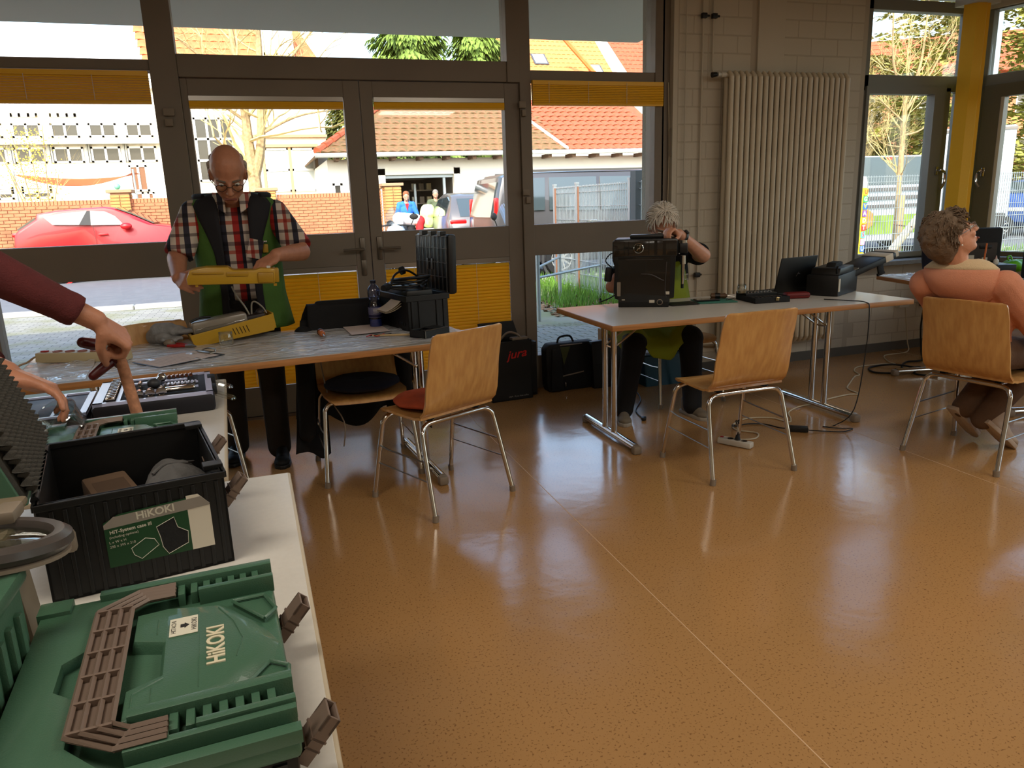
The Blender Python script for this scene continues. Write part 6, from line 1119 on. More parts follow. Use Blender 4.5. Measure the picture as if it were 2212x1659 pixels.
b.tube([(-.17, -.105, .24), (.17, -.105, .24), (.17, .105, .24), (-.17, .105, .24)], .008, 6, closed=True).obj('bin', M('teal_plastic', (.07, .26, .33), .4), tb, smooth=False)
B().rbox((-.05, -.02, .225), (.18, .12, .05), .012, rot=Ry(.1)).obj('paper', M('grey_paper', (.62, .62, .60), .8), tb); B().ell((.07, 0, .25), (.09, .07, .06)).obj('cloth', M('blue_cloth', (.10, .24, .34), .85), tb); B().tube([(-.1, -.08, .25), (-.04, -.09, .265), (.0, -.08, .25)], .005, 6, smooth=3).obj('wire_handle', STEEL, tb)
# ------------------------------------------------------------------ handled things of the standing man and the man at the left edge
ys = thing('yellow_shell', 'upper half of the yellow appliance held by the standing man', 'appliance', (-.16, 3.92, 1.045), 0, rot=(0, .045, .02))
B().prism([(-.205, .0), (.19, .0), (.198, .02), (.20, .072), (.13, .076), (.10, .066), (.0, .066), (-.02, .082), (-.12, .082), (-.19, .07), (-.207, .03)], -.075, .075, 'y').obj('shell', YELD, ys, bevel=.006)
B().rbox((.02, -.077, .048), (.10, .008, .022), .004).rbox((-.11, -.077, .055), (.14, .008, .012), .003).rbox((.15, -.077, .03), (.075, .008, .05), .006).obj('moulding', M('yellow_ribs', (.66, .50, .10), .4), ys); B().rbox((.2, -.05, .04), (.025, .05, .07), .006).bb((.185, -.07, -.012), (.2, -.05, .0)).bb((-.17, -.07, -.010), (-.158, -.06, .0)).obj('end_clip', MATS['yellow_ribs'], ys); B().rbox((.165, -.06, .08), (.02, .02, .012), .004).obj('white_peg', WHITEP, ys)
ht = thing('wooden_tool', 'wooden shafted tool with red grips held upright over the cases', 'tool', (-.40, 2.30, .80), 0)
B().tube([(.018, -.02, -.055), (.0, 0, .06), (-.012, .0, .16), (-.026, .005, .235)], [.0165, .0155, .0155, .0145], 12).obj('shaft', M('cork_wood', (.66, .46, .34), .8, var=.25, vs=60), ht)
REDG = M('dark_red_grip', (.30, .05, .05), .35); B().caps((-.045, .0, .185), (-.085, -.025, .155), .017, .013).caps((-.035, .0, .205), (-.02, .01, .18), .019).obj('lower_grip', REDG, ht); B().caps((-.085, .03, .235), (-.105, .01, .245), .018, .015).obj('upper_grip', REDG, ht); B().cyl((-.09, .03, .235), (-.03, .02, .22), .008, n=8).obj('pivot', STEEL, ht)
cp = thing('plastic_cup', 'clear plastic cup gripped by the left hand at the frame edge', 'cup', (-.535, 2.13, .855), 0, rot=(.5, -.35, 0)); B().lathe([(.040, -.05), (.044, -.045), (.052, .05), (.055, .052), (.052, .054), (.042, -.042), (.001, -.045)], n=28).obj('cup', CLEAR, cp); B().lathe([(.047, .0), (.050, .004), (.047, .008)], n=28, close=True).obj('rib', CLEAR, cp)
# ------------------------------------------------------------------ people
def basis(f, up):
    f = V(f).normalized(); up = V(up); r = f.cross(up).normalized(); u = r.cross(f)
    return Matrix((r, f, u)).transposed()
def head(b, c, R, s=1):
    P = lambda x, y, z: V(c)+R @ (V((x, y, z))*s)
    E = lambda p, r: b.ell(P(*p), tuple(q*s for q in r), R, 16)
    E((0, -.008, .035), (.075, .096, .088)); E((0, .022, -.035), (.064, .074, .088)); E((0, .055, -.098), (.034, .030, .022)); E((0, .075, .015), (.050, .018, .016))
    b.caps(P(0, .094, .01), P(0, .116, -.030), .008*s, .013*s); E((.011, .106, -.033), (.009, .010, .008)); E((-.011, .106, -.033), (.009, .010, .008))
    for q in (-1, 1): E((q*.077, -.005, -.012), (.009, .020, .032)); E((q*.038, .072, -.03), (.022, .020, .02))
    E((0, .088, -.066), (.026, .012, .008)); E((0, .086, -.078), (.022, .012, .008)); return P
def face(par, P, R, s=1, glasses=None, lips=(.50, .28, .24)):
    for q in (-1, 1):
        o = B().ell(P(q*.032, .082, .0), (.012*s, .009*s, .009*s), R).obj('eye', M('eye_white', (.82, .80, .76), .3), par); B().ell(P(q*.032, .090, -.001), (.0055*s, .003*s, .0055*s), R).obj('iris', M('iris', (.16, .12, .09), .3), o)
        B().caps(P(q*.018, .093, .019), P(q*.048, .084, .022), .0045*s, .0035*s).obj('eyebrow', glasses or M('brow_grey', (.42, .38, .34), .9), par)
    B().caps(P(-.022, .097, -.071), P(.022, .097, -.071), .005*s).obj('mouth', M('lips', lips, .5), par)
def spectacles(par, P, s=1, mat=None):
    m = mat or M('spectacle_metal', (.20, .18, .16), .3, .6); b = B()
    for q in (-1, 1):
        b.tube([P(q*.034+.023*math.cos(a*PI/6), .112-.010*abs(math.cos(a*PI/6)), .0-.002+.017*math.sin(a*PI/6)) for a in range(12)], .0017*s, 5, closed=True); b.tube([P(q*.058, .102, .006), P(q*.080, .05, .006), P(q*.082, -.01, .004)], .0017*s, 5)
    b.tube([P(-.012, .112, .004), P(0, .116, .007), P(.012, .112, .004)], .0017*s, 5); g = b.obj('glasses', m, par)
    for q in (-1, 1): B().face([P(q*.034+.021*math.cos(a*PI/6), .110-.008*abs(math.cos(a*PI/6)), -.002+.015*math.sin(a*PI/6)) for a in range(12)]).obj('lens', LENS, g, smooth=False)
def hand(b, wrist, d, n, side, curl=(.5, .5, .4), thumb=(.6, .55), s=1, spread=.0, curls=None):
    """palm, five fingers and thumb as overlapping capsules; n = where the palm faces, side = +1/-1 thumb side"""
    w = V(wrist); d = V(d).normalized(); n = (V(n)-d*V(n).dot(d)).normalized(); t = d.cross(n)*side
    kn = []
    for i, (o, L) in enumerate(((.030, .092), (.010, .097), (-.010, .093), (-.028, .085))):
        k = w+(d*L+t*o)*s; kn.append(k); b.caps(w+(d*.012+t*o*.55)*s, k, .0145*s, .0118*s, 10)
        c = curls[i] if curls else curl; dd = (d+t*spread*(1.5-i)).normalized(); p = k
        for q, (fr, rr) in enumerate(((.45, .0098), (.30, .0090), (.25, .0082))):
            a = c[q]; dd, nn = dd*math.cos(a)+n*math.sin(a), n*math.cos(a)-dd*math.sin(a); L2 = (.074, .082, .077, .060)[i]*fr*s; e = p+dd*L2; b.caps(p, e, rr*s, (rr-.0008)*s, 10); p = e; n_keep = n; n = nn
        n = V(n_keep); n = (V(kn[0])-V(kn[0])+(d.cross(t*-side) if False else (t.cross(d)*side))).normalized()
    b.ell(w+(d*.045+t*.0)*s+n*.006*s, (.040*s, .048*s, .0165*s), Matrix((t, d, n)).transposed())
    p = w+(d*.025+t*.026+n*.008)*s; v = (d*(1-thumb[0])+t*thumb[0]+n*thumb[1]).normalized(); e = p+v*.042*s; b.caps(p, e, .0155*s, .0125*s, 10); v2 = (v+d*.55-t*.25).normalized(); e2 = e+v2*.032*s; b.caps(e, e2, .0118*s, .0105*s, 10); v3 = (v2+d*.2-t*.25).normalized(); b.caps(e2, e2+v3*.024*s, .0105*s, .009*s, 10)
def arm(b, sh, el, wr, r=(.055, .044, .040, .029)): b.caps(sh, el, r[0], r[1]); m = V(el).lerp(V(wr), .3); b.caps(el, m, r[1], r[2]); b.caps(m, wr, r[2], r[3])
def leg(b, hip, kn, an, r=(.085, .058, .052, .037)): b.caps(hip, kn, r[0], r[1]); m = V(kn).lerp(V(an), .3); b.caps(kn, m, r[1], r[2]); b.caps(m, an, r[2], r[3])
def torso(b, pel, ch, nk, shl, shr, w=.15, d=.105, grow=0):
    pel, ch, nk, shl, shr = [V(p) for p in (pel, ch, nk, shl, shr)]; ax = (shr-shl).normalized(); up = (nk-pel).normalized(); R = Matrix((ax, up.cross(ax), up)).transposed()
    b.ell(pel, (w+grow, d+.01+grow, .13), R); b.ell(pel.lerp(ch, .5), (w+grow, d+.012+grow, .18), R); b.ell(ch, (w+.02+grow, d+grow, .18), R); b.caps(shl, shr, .058+grow, None); b.caps(ch.lerp(nk, .5), nk, .085+grow, .055+grow); b.caps(shl.lerp(shr, .25), ch, .07+grow, .08+grow); b.caps(shr.lerp(shl, .25), ch, .07+grow, .08+grow)
def shoe(par, heel, dv, mat, sole, up=(0, 0, 1), L=.28, name='shoe'):
    R = basis(dv, up); P = lambda x, y, z: V(heel)+R @ V((x, y, z)); b = B()
    b.caps(P(0, .045, .035), P(0, .19, .03), .040, .036).ell(P(0, .215, .030), (.044, .055, .028), R).ell(P(0, .05, .06), (.036, .05, .045), R).caps(P(0, .045, .05), P(0, .05, .105), .040, .043, fb=True).caps(P(0, .07, .075), P(0, .17, .04), .034, .03)
    o = blob(name, b, mat, par, .007, 3); q = B()
    q.prism([(.034, .0), (.040, .08), (.047, .18), (.040, .245), (.012, .275), (-.012, .275), (-.040, .245), (-.047, .18), (-.040, .08), (-.034, .0)], -.002, .022, f=lambda u, v, h: P(u, v, h)); q.obj('sole', sole, o, bevel=.004)
    for i in range(4): B().caps(P(-.022, .09+i*.024, .088-i*.011), P(.022, .09+i*.024, .088-i*.011), .003).obj('lace', sole if name == 'shoe' else mat, o)
    return o
def plaid():
    m = M('plaid_shirt', (.6, .5, .45), .8); nt = m.node_tree; b = nt.nodes['Principled BSDF']; tc = nt.nodes.new('ShaderNodeTexCoord'); sp = nt.nodes.new('ShaderNodeSeparateXYZ'); nt.links.new(tc.outputs['Object'], sp.inputs[0]); cols = []
    for ax, stops in ((0, ((0, (.78, .72, .66)), (.18, (.62, .14, .12)), (.36, (.12, .12, .18)), (.46, (.80, .75, .70)), (.62, (.60, .30, .26)), (.72, (.70, .66, .60)), (.84, (.16, .15, .20)))), (2, ((0, (1, 1, 1)), (.24, (.62, .60, .62)), (.34, (1, 1, 1)), (.58, (.88, .55, .5)), (.70, (1, 1, 1)), (.86, (.66, .64, .68))))):
        mu = nt.nodes.new('ShaderNodeMath'); mu.operation = 'MULTIPLY'; mu.inputs[1].default_value = 5.6 if ax == 0 else 6.5; fr = nt.nodes.new('ShaderNodeMath'); fr.operation = 'FRACT'; r = nt.nodes.new('ShaderNodeValToRGB'); r.color_ramp.interpolation = 'CONSTANT'
        nt.links.new(sp.outputs[ax], mu.inputs[0]); nt.links.new(mu.outputs[0], fr.inputs[0]); nt.links.new(fr.outputs[0], r.inputs[0])
        for i, (p, c) in enumerate(stops):
            e = r.color_ramp.elements[i] if i < 2 else r.color_ramp.elements.new(p); e.position = p; e.color = lin(c)+(1,)
        cols.append(r)
    mx = nt.nodes.new('ShaderNodeMixRGB'); mx.blend_type = 'MULTIPLY'; mx.inputs[0].default_value = 1; nt.links.new(cols[0].outputs[0], mx.inputs[1]); nt.links.new(cols[1].outputs[0], mx.inputs[2]); nt.links.new(mx.outputs[0], b.inputs['Base Color']); return m
PLAID = plaid(); JEANS = M('dark_trousers', (.13, .125, .13), .85, bump=.3, bs=90); VEST = M('green_vest', (.27, .42, .16), .8, bump=.25, bs=50); LAPEL = M('dark_lapel', (.10, .095, .115), .85)
# standing man
m1 = thing('person', 'standing man in plaid shirt and green vest holding a yellow shell', 'person', (0, 0, 0))
R1 = basis((.03, -.80, -.62), (0, 0, 1)); hc = V((-.135, 4.17, 1.575)); sL, sR = V((-.335, 4.36, 1.385)), V((.075, 4.36, 1.375)); pel, ch, nk = V((-.135, 4.42, .97)), V((-.135, 4.38, 1.25)), V((-.133, 4.33, 1.47))
eL, wL = V((-.435, 4.26, 1.155)), V((-.415, 4.03, 1.075)); eR, wR = V((.185, 4.20, 1.165)), V((.055, 4.00, 1.165))
b = B(); torso(b, pel, ch, nk, sL, sR, .15, .11); P1 = head(b, hc, R1, 1.12); b.caps(nk-V((0, 0, .04)), hc-V((0, -.03, .03)), .062, .064); arm(b, sL, eL, wL, (.058, .05, .047, .034)); arm(b, sR, eR, wR, (.058, .05, .047, .034))
hand(b, wL, (.28, -.80, -.1), (.75, .2, -.45), 1, (.55, .55, .5), (.5, .25), 1.12); hand(b, wR, (-.62, -.62, -.35), (-.1, .2, -.9), -1, (.45, .7, .6), (.5, .4), 1.1)
hL, hR = V((-.235, 4.43, .94)), V((-.05, 4.43, .94)); kL, kR = V((-.255, 4.40, .51)), V((-.035, 4.36, .51)); aL, aR = V((-.265, 4.44, .09)), V((-.035, 4.30, .09))
leg(b, hL, kL, aL); leg(b, hR, kR, aR); blob('body', b, SKIN, m1, .0065, 3)
face(m1, P1, R1, 1.12); spectacles(m1, P1, 1.12)
b = B()
for q in (-1, 1): b.caps(P1(q*.072, -.03, .03), P1(q*.068, -.06, -.045), .018, .02); b.caps(P1(q*.068, -.06, -.03), P1(0, -.098, -.03), .022, .024)
b.caps(P1(-.05, -.085, .02), P1(.05, -.085, .02), .03); blob('hair', b, M('thin_white_hair', (.68, .64, .60), .9, bump=.6, bs=120), m1, .007, 3)
b = B(); torso(b, pel, ch, nk-V((0, 0, .07)), sL, sR, .155, .118, .010)
for s_, e_ in ((sL, eL), (sR, eR)): b.caps(V(s_)-V((0, 0, .0)), V(s_).lerp(V(e_), .92), .070, .076, 14, fb=True)
blob('shirt', b, PLAID, m1, .008, 3)
for q in (-1, 1): B().grid(5, 4, lambda u, v, q=q: V((-.133+q*(.035+.055*u), 4.225+.06*u*u-.01*v, 1.475-.10*v*(1-.35*u)+.01*u))).obj('shirt_collar', PLAID, m1, solid=.006)
B().rbox((-.045, 4.222, 1.19), (.075, .012, .10), .004, rot=Ry(.25)).obj('shirt_pocket', PLAID, m1)
def vsec(z):
    t = [(.76, .255, .185), (.95, .225, .165), (1.10, .222, .160), (1.25, .228, .150), (1.36, .238, .140), (1.43, .232, .128), (1.46, .185, .108), (1.485, .105, .088)]
    for (z0, a0, b0), (z1, a1, b1) in zip(t[:-1], t[1:]):
        if z <= z1: k = (z-z0)/(z1-z0); return a0+(a1-a0)*k, b0+(b1-b0)*k
    return t[-1][1:]
def vf(th, z, off=0):
    a, c = vsec(z); w = 1+.02*math.sin(th*9+z*5)*max(0, 1.1-z)*2; return V((-.135-(a+off)*w*math.sin(th), 4.385-.03*(z-1)-(c+off)*w*math.cos(th), z))
B().grid(44, 26, lambda u, v: vf(math.radians(24+(336-24)*u), .76+.725*v)).obj('vest', VEST, m1, solid=.010, angle=180)
for q in (-1, 1): B().grid(6, 24, lambda u, v, q=q: vf(math.radians(q*(17+(20+24*max(0, v-.55)/.45)*u*(.45+.55*v**2))), .80+.68*v, .010)).obj('lapel', LAPEL, m1, solid=.006, angle=180)
B().tube([vf(math.radians(a), 1.465, .015) for a in (-50, -90, -135, 180, 135, 90, 50)], [.012, .018, .022, .024, .022, .018, .012], 8, smooth=3).obj('vest_collar', LAPEL, m1)
B().rbox(vf(-.62, 1.19, .016), (.03, .008, .045), .004).obj('name_badge', M('badge_yellow', (.66, .52, .14), .5), m1); B().rbox(vf(-.62, 1.225, .018), (.02, .008, .01), .003).obj('badge_clip', STEEL, m1)
b = B(); b.ell(pel-V((0, 0, .02)), (.165, .13, .12)); leg(b, hL, kL, aL-V((0, 0, .02)), (.098, .078, .074, .066)); leg(b, hR, kR, aR-V((0, 0, .02)), (.098, .078, .074, .066)); blob('trousers', b, M('charcoal_trousers', (.20, .19, .185), .85, bump=.3, bs=90), m1, .009, 4)
BLSH = M('black_shoe', (.045, .05, .06), .7); shoe(m1, (-.02, 4.36, 0), (-.04, -1, 0), BLSH, BLACK, name='trainer'); shoe(m1, (-.265, 4.50, 0), (-.12, -1, 0), BLSH, BLACK, name='trainer')
# white haired man
m2 = thing('person', 'seated white haired man in green apron behind the coffee machine', 'person', (0, 0, 0))
R2 = basis((-.22, -.80, -.45), (0, 0, 1)); hc = V((2.445, 4.36, 1.205)); sR2, sL2 = V((2.37, 4.56, 1.02)), V((2.745, 4.52, 1.02)); pel, ch, nk = V((2.54, 4.66, .56)), V((2.59, 4.60, .87)), V((2.51, 4.51, 1.09))
eR2, wR2 = V((2.12, 4.42, .83)), V((2.17, 4.31, .82)); eL2, wL2 = V((2.65, 4.20, 1.015)), V((2.385, 4.05, 1.165))
b = B(); torso(b, pel, ch, nk, sR2, sL2, .155, .115); P2 = head(b, hc, R2, 1.05); b.caps(nk-V((0, 0, .03)), hc-V((0, -.03, .03)), .058, .06); arm(b, sR2, eR2, wR2); arm(b, sL2, eL2, wL2, (.058, .05, .044, .031))
hand(b, wL2, (-.80, -.35, .30), (-.28, -.12, -.95), 1, s=1.0, curls=((.75, .7, .5), (.8, .8, .5), (.8, .8, .5), (.8, .8, .6)), thumb=(.35, .8)); hand(b, wR2, (.2, -.9, .1), (0, .1, -1), 1, (.4, .5, .4))
hA, kA, aA = V((2.36, 4.62, .52)), V((2.185, 4.23, .475)), V((2.08, 4.17, .09)); hB, kB, aB = V((2.56, 4.62, .52)), V((2.575, 4.20, .485)), V((2.52, 4.07, .09))
leg(b, hA, kA, aA); leg(b, hB, kB, aB); blob('body', b, SKIN2, m2, .0065, 3); face(m2, P2, R2, 1.05); spectacles(m2, P2, 1.05)
def strands(par, name, P, R, mat, n, ln, zones, s, seed, thick=.0035, curl=0, keep=None):
    rr = random.Random(seed); b = B()
    for i in range(n):
        x, y, z = rr.gauss(0, 1), rr.gauss(0, 1), rr.gauss(0, 1); L = math.sqrt(x*x+y*y+z*z); x, y, z = x/L, y/L, z/L
        if not zones(x, y, z): continue
        p = V((x*.082, y*.103-.008, z*.096+.033)); o = V((x, y*.9, z)); fl = V((rr.uniform(-.5, .5), -.5 if y < .3 else .3*y, -.75)); d = (fl-o*fl.dot(o)).normalized(); l = ln*rr.uniform(.6, 1.3)
        q = [p, p+d*l*.4+o*l*.15, p+d*l*.75+o*l*(.14+curl*rr.uniform(0, 1)), p+d*l+o*l*(.05+curl*rr.uniform(-.3, 1))]
        b.tube([P(*v) for v in q], [thick*s, thick*1.1*s, thick*.8*s, thick*.2*s], 4, smooth=2, cap=False)
    return stuff(b.obj(name, mat, par))
WH = M('white_hair', (.82, .79, .74), .7, bump=.4, bs=150); capz = lambda x, y, z: (z > .1 or y < .2) and not (y > .62 and z < .55) and z > -.75
b = B(); b.ell(P2(0, -.02, .048), (.088, .104, .090), R2); b.ell(P2(0, -.045, -.0), (.085, .085, .09), R2); h2 = blob('hair', b, WH, m2, .008, 2); strands(h2, 'hair_strands', P2, R2, WH, 1500, .05, capz, 1.05, 3)
BLKS = M('black_shirt', (.035, .037, .042), .85, bump=.2, bs=60); APR = M('lime_apron', (.50, .56, .06), .75, bump=.2, bs=40)
b = B(); torso(b, pel, ch, nk-V((0, 0, .05)), sR2, sL2, .16, .12, .010)
for s_, e_ in ((sR2, eR2), (sL2, eL2)): b.caps(s_, V(s_).lerp(V(e_), .75), .076, .074, 14, fb=True)
blob('shirt', b, BLKS, m2, .009, 3)
b = B(); b.ell(pel-V((0, 0, .03)), (.175, .15, .12)); leg(b, hA, kA, aA-V((0, 0, .02)), (.098, .085, .074, .062)); leg(b, hB, kB, aB-V((0, 0, .02)), (.098, .085, .074, .062)); blob('trousers', b, M('black_trousers', (.04, .04, .048), .85, bump=.3, bs=90), m2, .009, 4)
B().grid(10, 12, lambda u, v: V((2.575+(u-.5)*(.36-.14*v), 4.475-.02*math.cos((u-.5)*3)+.05*abs(u-.5)+.0*v-.02*(1-v), .60+.36*v))).obj('apron_bib', APR, m2, solid=.006, angle=180)
def lap(u, v):
    x = 2.39+(u-.5)*(.50)-.04*v; y = 4.60-.44*v; k = abs(u-.5)*2; th = max(0, 1-((u-.18)/.17)**2)+max(0, 1-((u-.82)/.17)**2)
    return V((x, y, .585+.035*th-.05*v*v-.015*math.sin(u*9+2)*v-(.10*max(0, v-.86)/.14 if v > .86 else 0)-.10*max(0, k-.86)/.14*.6-.055*v*(1-min(1, th))))
B().grid(25, 16, lap).obj('apron_skirt', APR, m2, solid=.006, angle=180)
B().rbox((2.32, 4.44, .68), (.03, .008, .05), .004).obj('apron_print', M('apron_orange', (.70, .42, .14), .7), m2)
B().lathe([(.036, -.012), (.039, -.01), (.039, .01), (.036, .012)], c=V(wL2).lerp(V(eL2), .14), n=20, rot=(V(eL2)-V(wL2)).to_track_quat('Z', 'Y').to_matrix(), close=True).rbox(V(wL2).lerp(V(eL2), .14)+V((.02, -.02, .03)), (.03, .03, .012), .004, rot=(V((.5, -.5, .7))).to_track_quat('Z', 'Y').to_matrix()).obj('wristwatch', BLACK, m2)
GSH = M('grey_trainer', (.44, .40, .34), .75); GSO = M('pale_sole', (.60, .57, .52), .7); shoe(m2, (2.12, 4.27, 0), (-.38, -.92, 0), GSH, GSO); shoe(m2, (2.525, 4.19, 0), (.06, -1, 0), GSH, GSO)
# woman
m3 = thing('person', 'seated woman with curly hair in orange hoodie looking up', 'person', (0, 0, 0))
R3 = basis((.76, -.34, .50), (-.25, .1, 1)); hc = V((3.205, 2.87, 1.15)); sR3, sL3 = V((3.405, 2.715, .905)), V((3.235, 3.02, .90)); pel, ch, nk = V((3.41, 2.84, .60)), V((3.385, 2.86, .75)), V((3.285, 2.875, .955))
eR3, wR3 = V((3.60, 2.63, .66)), V((3.95, 2.72, .76)); eL3, wL3 = V((3.46, 3.05, .68)), V((3.70, 3.10, .72))
b = B(); torso(b, pel, ch, nk, sR3, sL3, .14, .10); P3 = head(b, hc, R3, .98); b.caps(nk-V((0, 0, .02)), P3(0, -.01, -.05), .056, .058); arm(b, sR3, eR3, wR3); arm(b, sL3, eL3, wL3); hand(b, wR3, (.9, .3, .0), (0, .1, -1), -1, (.3, .4, .3), s=.92); hand(b, wL3, (.95, -.1, 0), (0, 0, -1), 1, (.3, .4, .3), s=.92)
hA, kA, aA = V((3.45, 2.76, .555)), V((3.86, 2.80, .53)), V((3.57, 2.88, .17)); hB, kB, aB = V((3.44, 2.93, .555)), V((3.86, 2.98, .53)), V((3.55, 2.985, .21))
leg(b, hA, kA, aA); leg(b, hB, kB, aB); blob('body', b, SKIN2, m3, .0065, 3); face(m3, P3, R3, .98); spectacles(m3, P3, .98, M('silver_rims', (.7, .7, .72), .2, .8))
B().ell(P3(-.082, -.005, -.045), .0045).ell(P3(.082, -.005, -.045), .0045).obj('earring', M('pearl', (.9, .88, .84), .2), m3)
CU = M('greying_brown_hair', (.42, .345, .27), .75, var=.2, vs=30, bump=.5, bs=120); b = B(); b.ell(P3(0, -.025, .05), (.092, .104, .094), R3); b.ell(P3(0, -.06, -.005), (.088, .085, .095), R3); b.ell(P3(0, -.07, -.055), (.062, .055, .06), R3)
rr = random.Random(8)
for i in range(60):
    x, y, z = rr.gauss(0, 1), rr.gauss(-.5, 1), rr.gauss(.2, 1); L = math.sqrt(x*x+y*y+z*z)+1e-6; x, y, z = x/L, y/L, z/L
    if capz(x, y, z): b.ell(P3(x*.090, y*.106-.02, z*.095+.03), rr.uniform(.014, .022))
h3 = blob('hair', b, CU, m3, .006, 1); strands(h3, 'hair_strands', P3, R3, CU, 2200, .045, capz, 1.06, 4, .003, .35)
PEACH = M('peach_hoodie', (.78, .52, .40), .9, var=.05, vs=10, bump=.35, bs=200); CREAM = M('cream_lining', (.80, .70, .55), .9, bump=.4, bs=200)
b = B(); torso(b, pel, ch, nk-V((0, 0, .05)), sR3, sL3, .15, .11, .012); b.caps(sR3, eR3, .080, .074); b.caps(eR3, wR3, .072, .052, fb=True); b.caps(sL3, eL3, .080, .074); b.caps(eL3, wL3, .072, .052, fb=True); blob('hoodie', b, PEACH, m3, .008, 4)
back = V((-.94, -.2, 0)); side = V((.54, -.84, 0)).normalized()
def hoodf(u, v):      # pouch of the hood lying over the upper back, rim higher than the tip
    a = (u-.5)*PI*1.08; w = .165; fall = math.cos(a*.93); p = V((3.29, 2.87, .985)) + side*(math.sin(a)*w) + V((-.72, -.60, 0))*(fall*.11)
    dn = (.05+.13*fall+.035*math.sin(a))*v; bulge = .035*math.sin(PI*min(1, v*1.05))*(.35+.65*fall)
    return p+V((-.72, -.60, 0))*(bulge-.055*v*v*fall)+V((0, 0, -dn+.005))
B().grid(31, 13, hoodf).obj('hood', PEACH, m3, solid=.016, angle=180)
B().grid(31, 7, lambda u, v: hoodf(u, 0).lerp(V((3.285, 2.875, .99))+(hoodf(u, 0)-V((3.29, 2.87, .985)))*.45+V((0, 0, .045)), v)+V((0, 0, .012*math.sin(v*PI)))).obj('hood_lining', CREAM, m3, solid=.008, angle=180)
b = B(); b.ell(pel-V((0, 0, .03)), (.15, .16, .10)); leg(b, hA, kA, aA, (.095, .082, .072, .062)); leg(b, hB, kB, aB, (.095, .082, .072, .062)); blob('trousers', b, M('brown_trousers', (.36, .27, .20), .9, bump=.3, bs=90), m3, .009, 4)
WSH = M('white_trainer', (.66, .59, .52), .7); WSO = M('off_white_sole', (.70, .63, .56), .75); shoe(m3, (3.53, 2.85, .165), (.72, -.10, -.62), WSH, WSO, (.62, .0, .72), .26); shoe(m3, (3.475, 3.0, .205), (.70, -.0, -.66), WSH, WSO, (.66, 0, .70), .26)
# man at the left frame edge
m4 = thing('person', 'man in maroon pullover reaching in from the left frame edge', 'person', (0, 0, 0))
hc = V((-1.17, 2.22, 1.62)); R4 = basis((.82, -.1, -.55), (0, 0, 1)); sA, sB = V((-1.08, 2.08, 1.40)), V((-1.15, 2.48, 1.40)); pel, ch, nk = V((-1.27, 2.28, .96)), V((-1.2, 2.28, 1.25)), V((-1.18, 2.26, 1.48))
eA, wA = V((-.735, 2.10, 1.335)), V((-.445, 2.215, 1.115)); eB, wB = V((-.93, 2.36, 1.10)), V((-.655, 2.17, 1.005))
b = B(); torso(b, pel, ch, nk, sA, sB, .16, .12); P4 = head(b, hc, R4, 1.05); b.caps(nk, hc-V((0, 0, .04)), .06, .062); arm(b, sA, eA, wA); arm(b, sB, eB, wB)
hand(b, wA, (.55, .45, -.62), (-.62, .25, -.55), -1, s=1.08, curls=((1.1, 1.35, 1.0), (1.15, 1.4, 1.0), (1.2, 1.4, 1.0), (1.2, 1.4, 1.0)), thumb=(.3, 1.0)); hand(b, wB, (.80, -.25, -.38), (-.2, -.25, -.9), -1, s=1.2, curls=((.10, .35, .4), (.35, .55, .5), (.5, .65, .5), (.6, .7, .5)), thumb=(.85, .75), spread=.20)
hA, kA, aA = V((-1.29, 2.19, .92)), V((-1.3, 2.17, .5)), V((-1.32, 2.2, .09)); hB, kB, aB = V((-1.28, 2.38, .92)), V((-1.29, 2.42, .5)), V((-1.31, 2.42, .09))
leg(b, hA, kA, aA); leg(b, hB, kB, aB); blob('body', b, SKIN, m4, .0065, 3); face(m4, P4, R4, 1.05)
b = B(); b.ell(P4(0, -.03, .05), (.085, .10, .09), R4); b.ell(P4(0, -.05, .0), (.083, .08, .085), R4); blob('hair', b, M('grey_hair', (.4, .38, .36), .9, bump=.5, bs=120), m4, .009, 2)
MAR = M('maroon_knit', (.34, .13, .13), .9, var=.08, vs=30, bump=.3, bs=220); b = B(); torso(b, pel, ch, nk-V((0, 0, .05)), sA, sB, .165, .125, .012); mid = V(eA).lerp(V(wA), .88); b.caps(sA, eA, .085, .068); b.caps(eA, mid, .066, .041, fb=True); m_ = V(eA).lerp(V(wA), .8); b.caps(m_, mid, .046, .044, fa=True, fb=True); b.caps(sB, eB, .085, .066); b.caps(eB, V(eB).lerp(V(wB), .85), .064, .046, fb=True); blob('pullover', b, MAR, m4, .008, 3)
b = B(); b.ell(pel-V((0, 0, .02)), (.13, .17, .12)); leg(b, hA, kA, aA-V((0, 0, .02)), (.098, .078, .074, .066)); leg(b, hB, kB, aB-V((0, 0, .02)), (.098, .078, .074, .066)); blob('trousers', b, JEANS, m4, .01, 4); shoe(m4, (-1.38, 2.2, 0), (1, -.05, 0), BLSH, BLACK, name='trainer'); shoe(m4, (-1.38, 2.42, 0), (1, .05, 0), BLSH, BLACK, name='trainer')
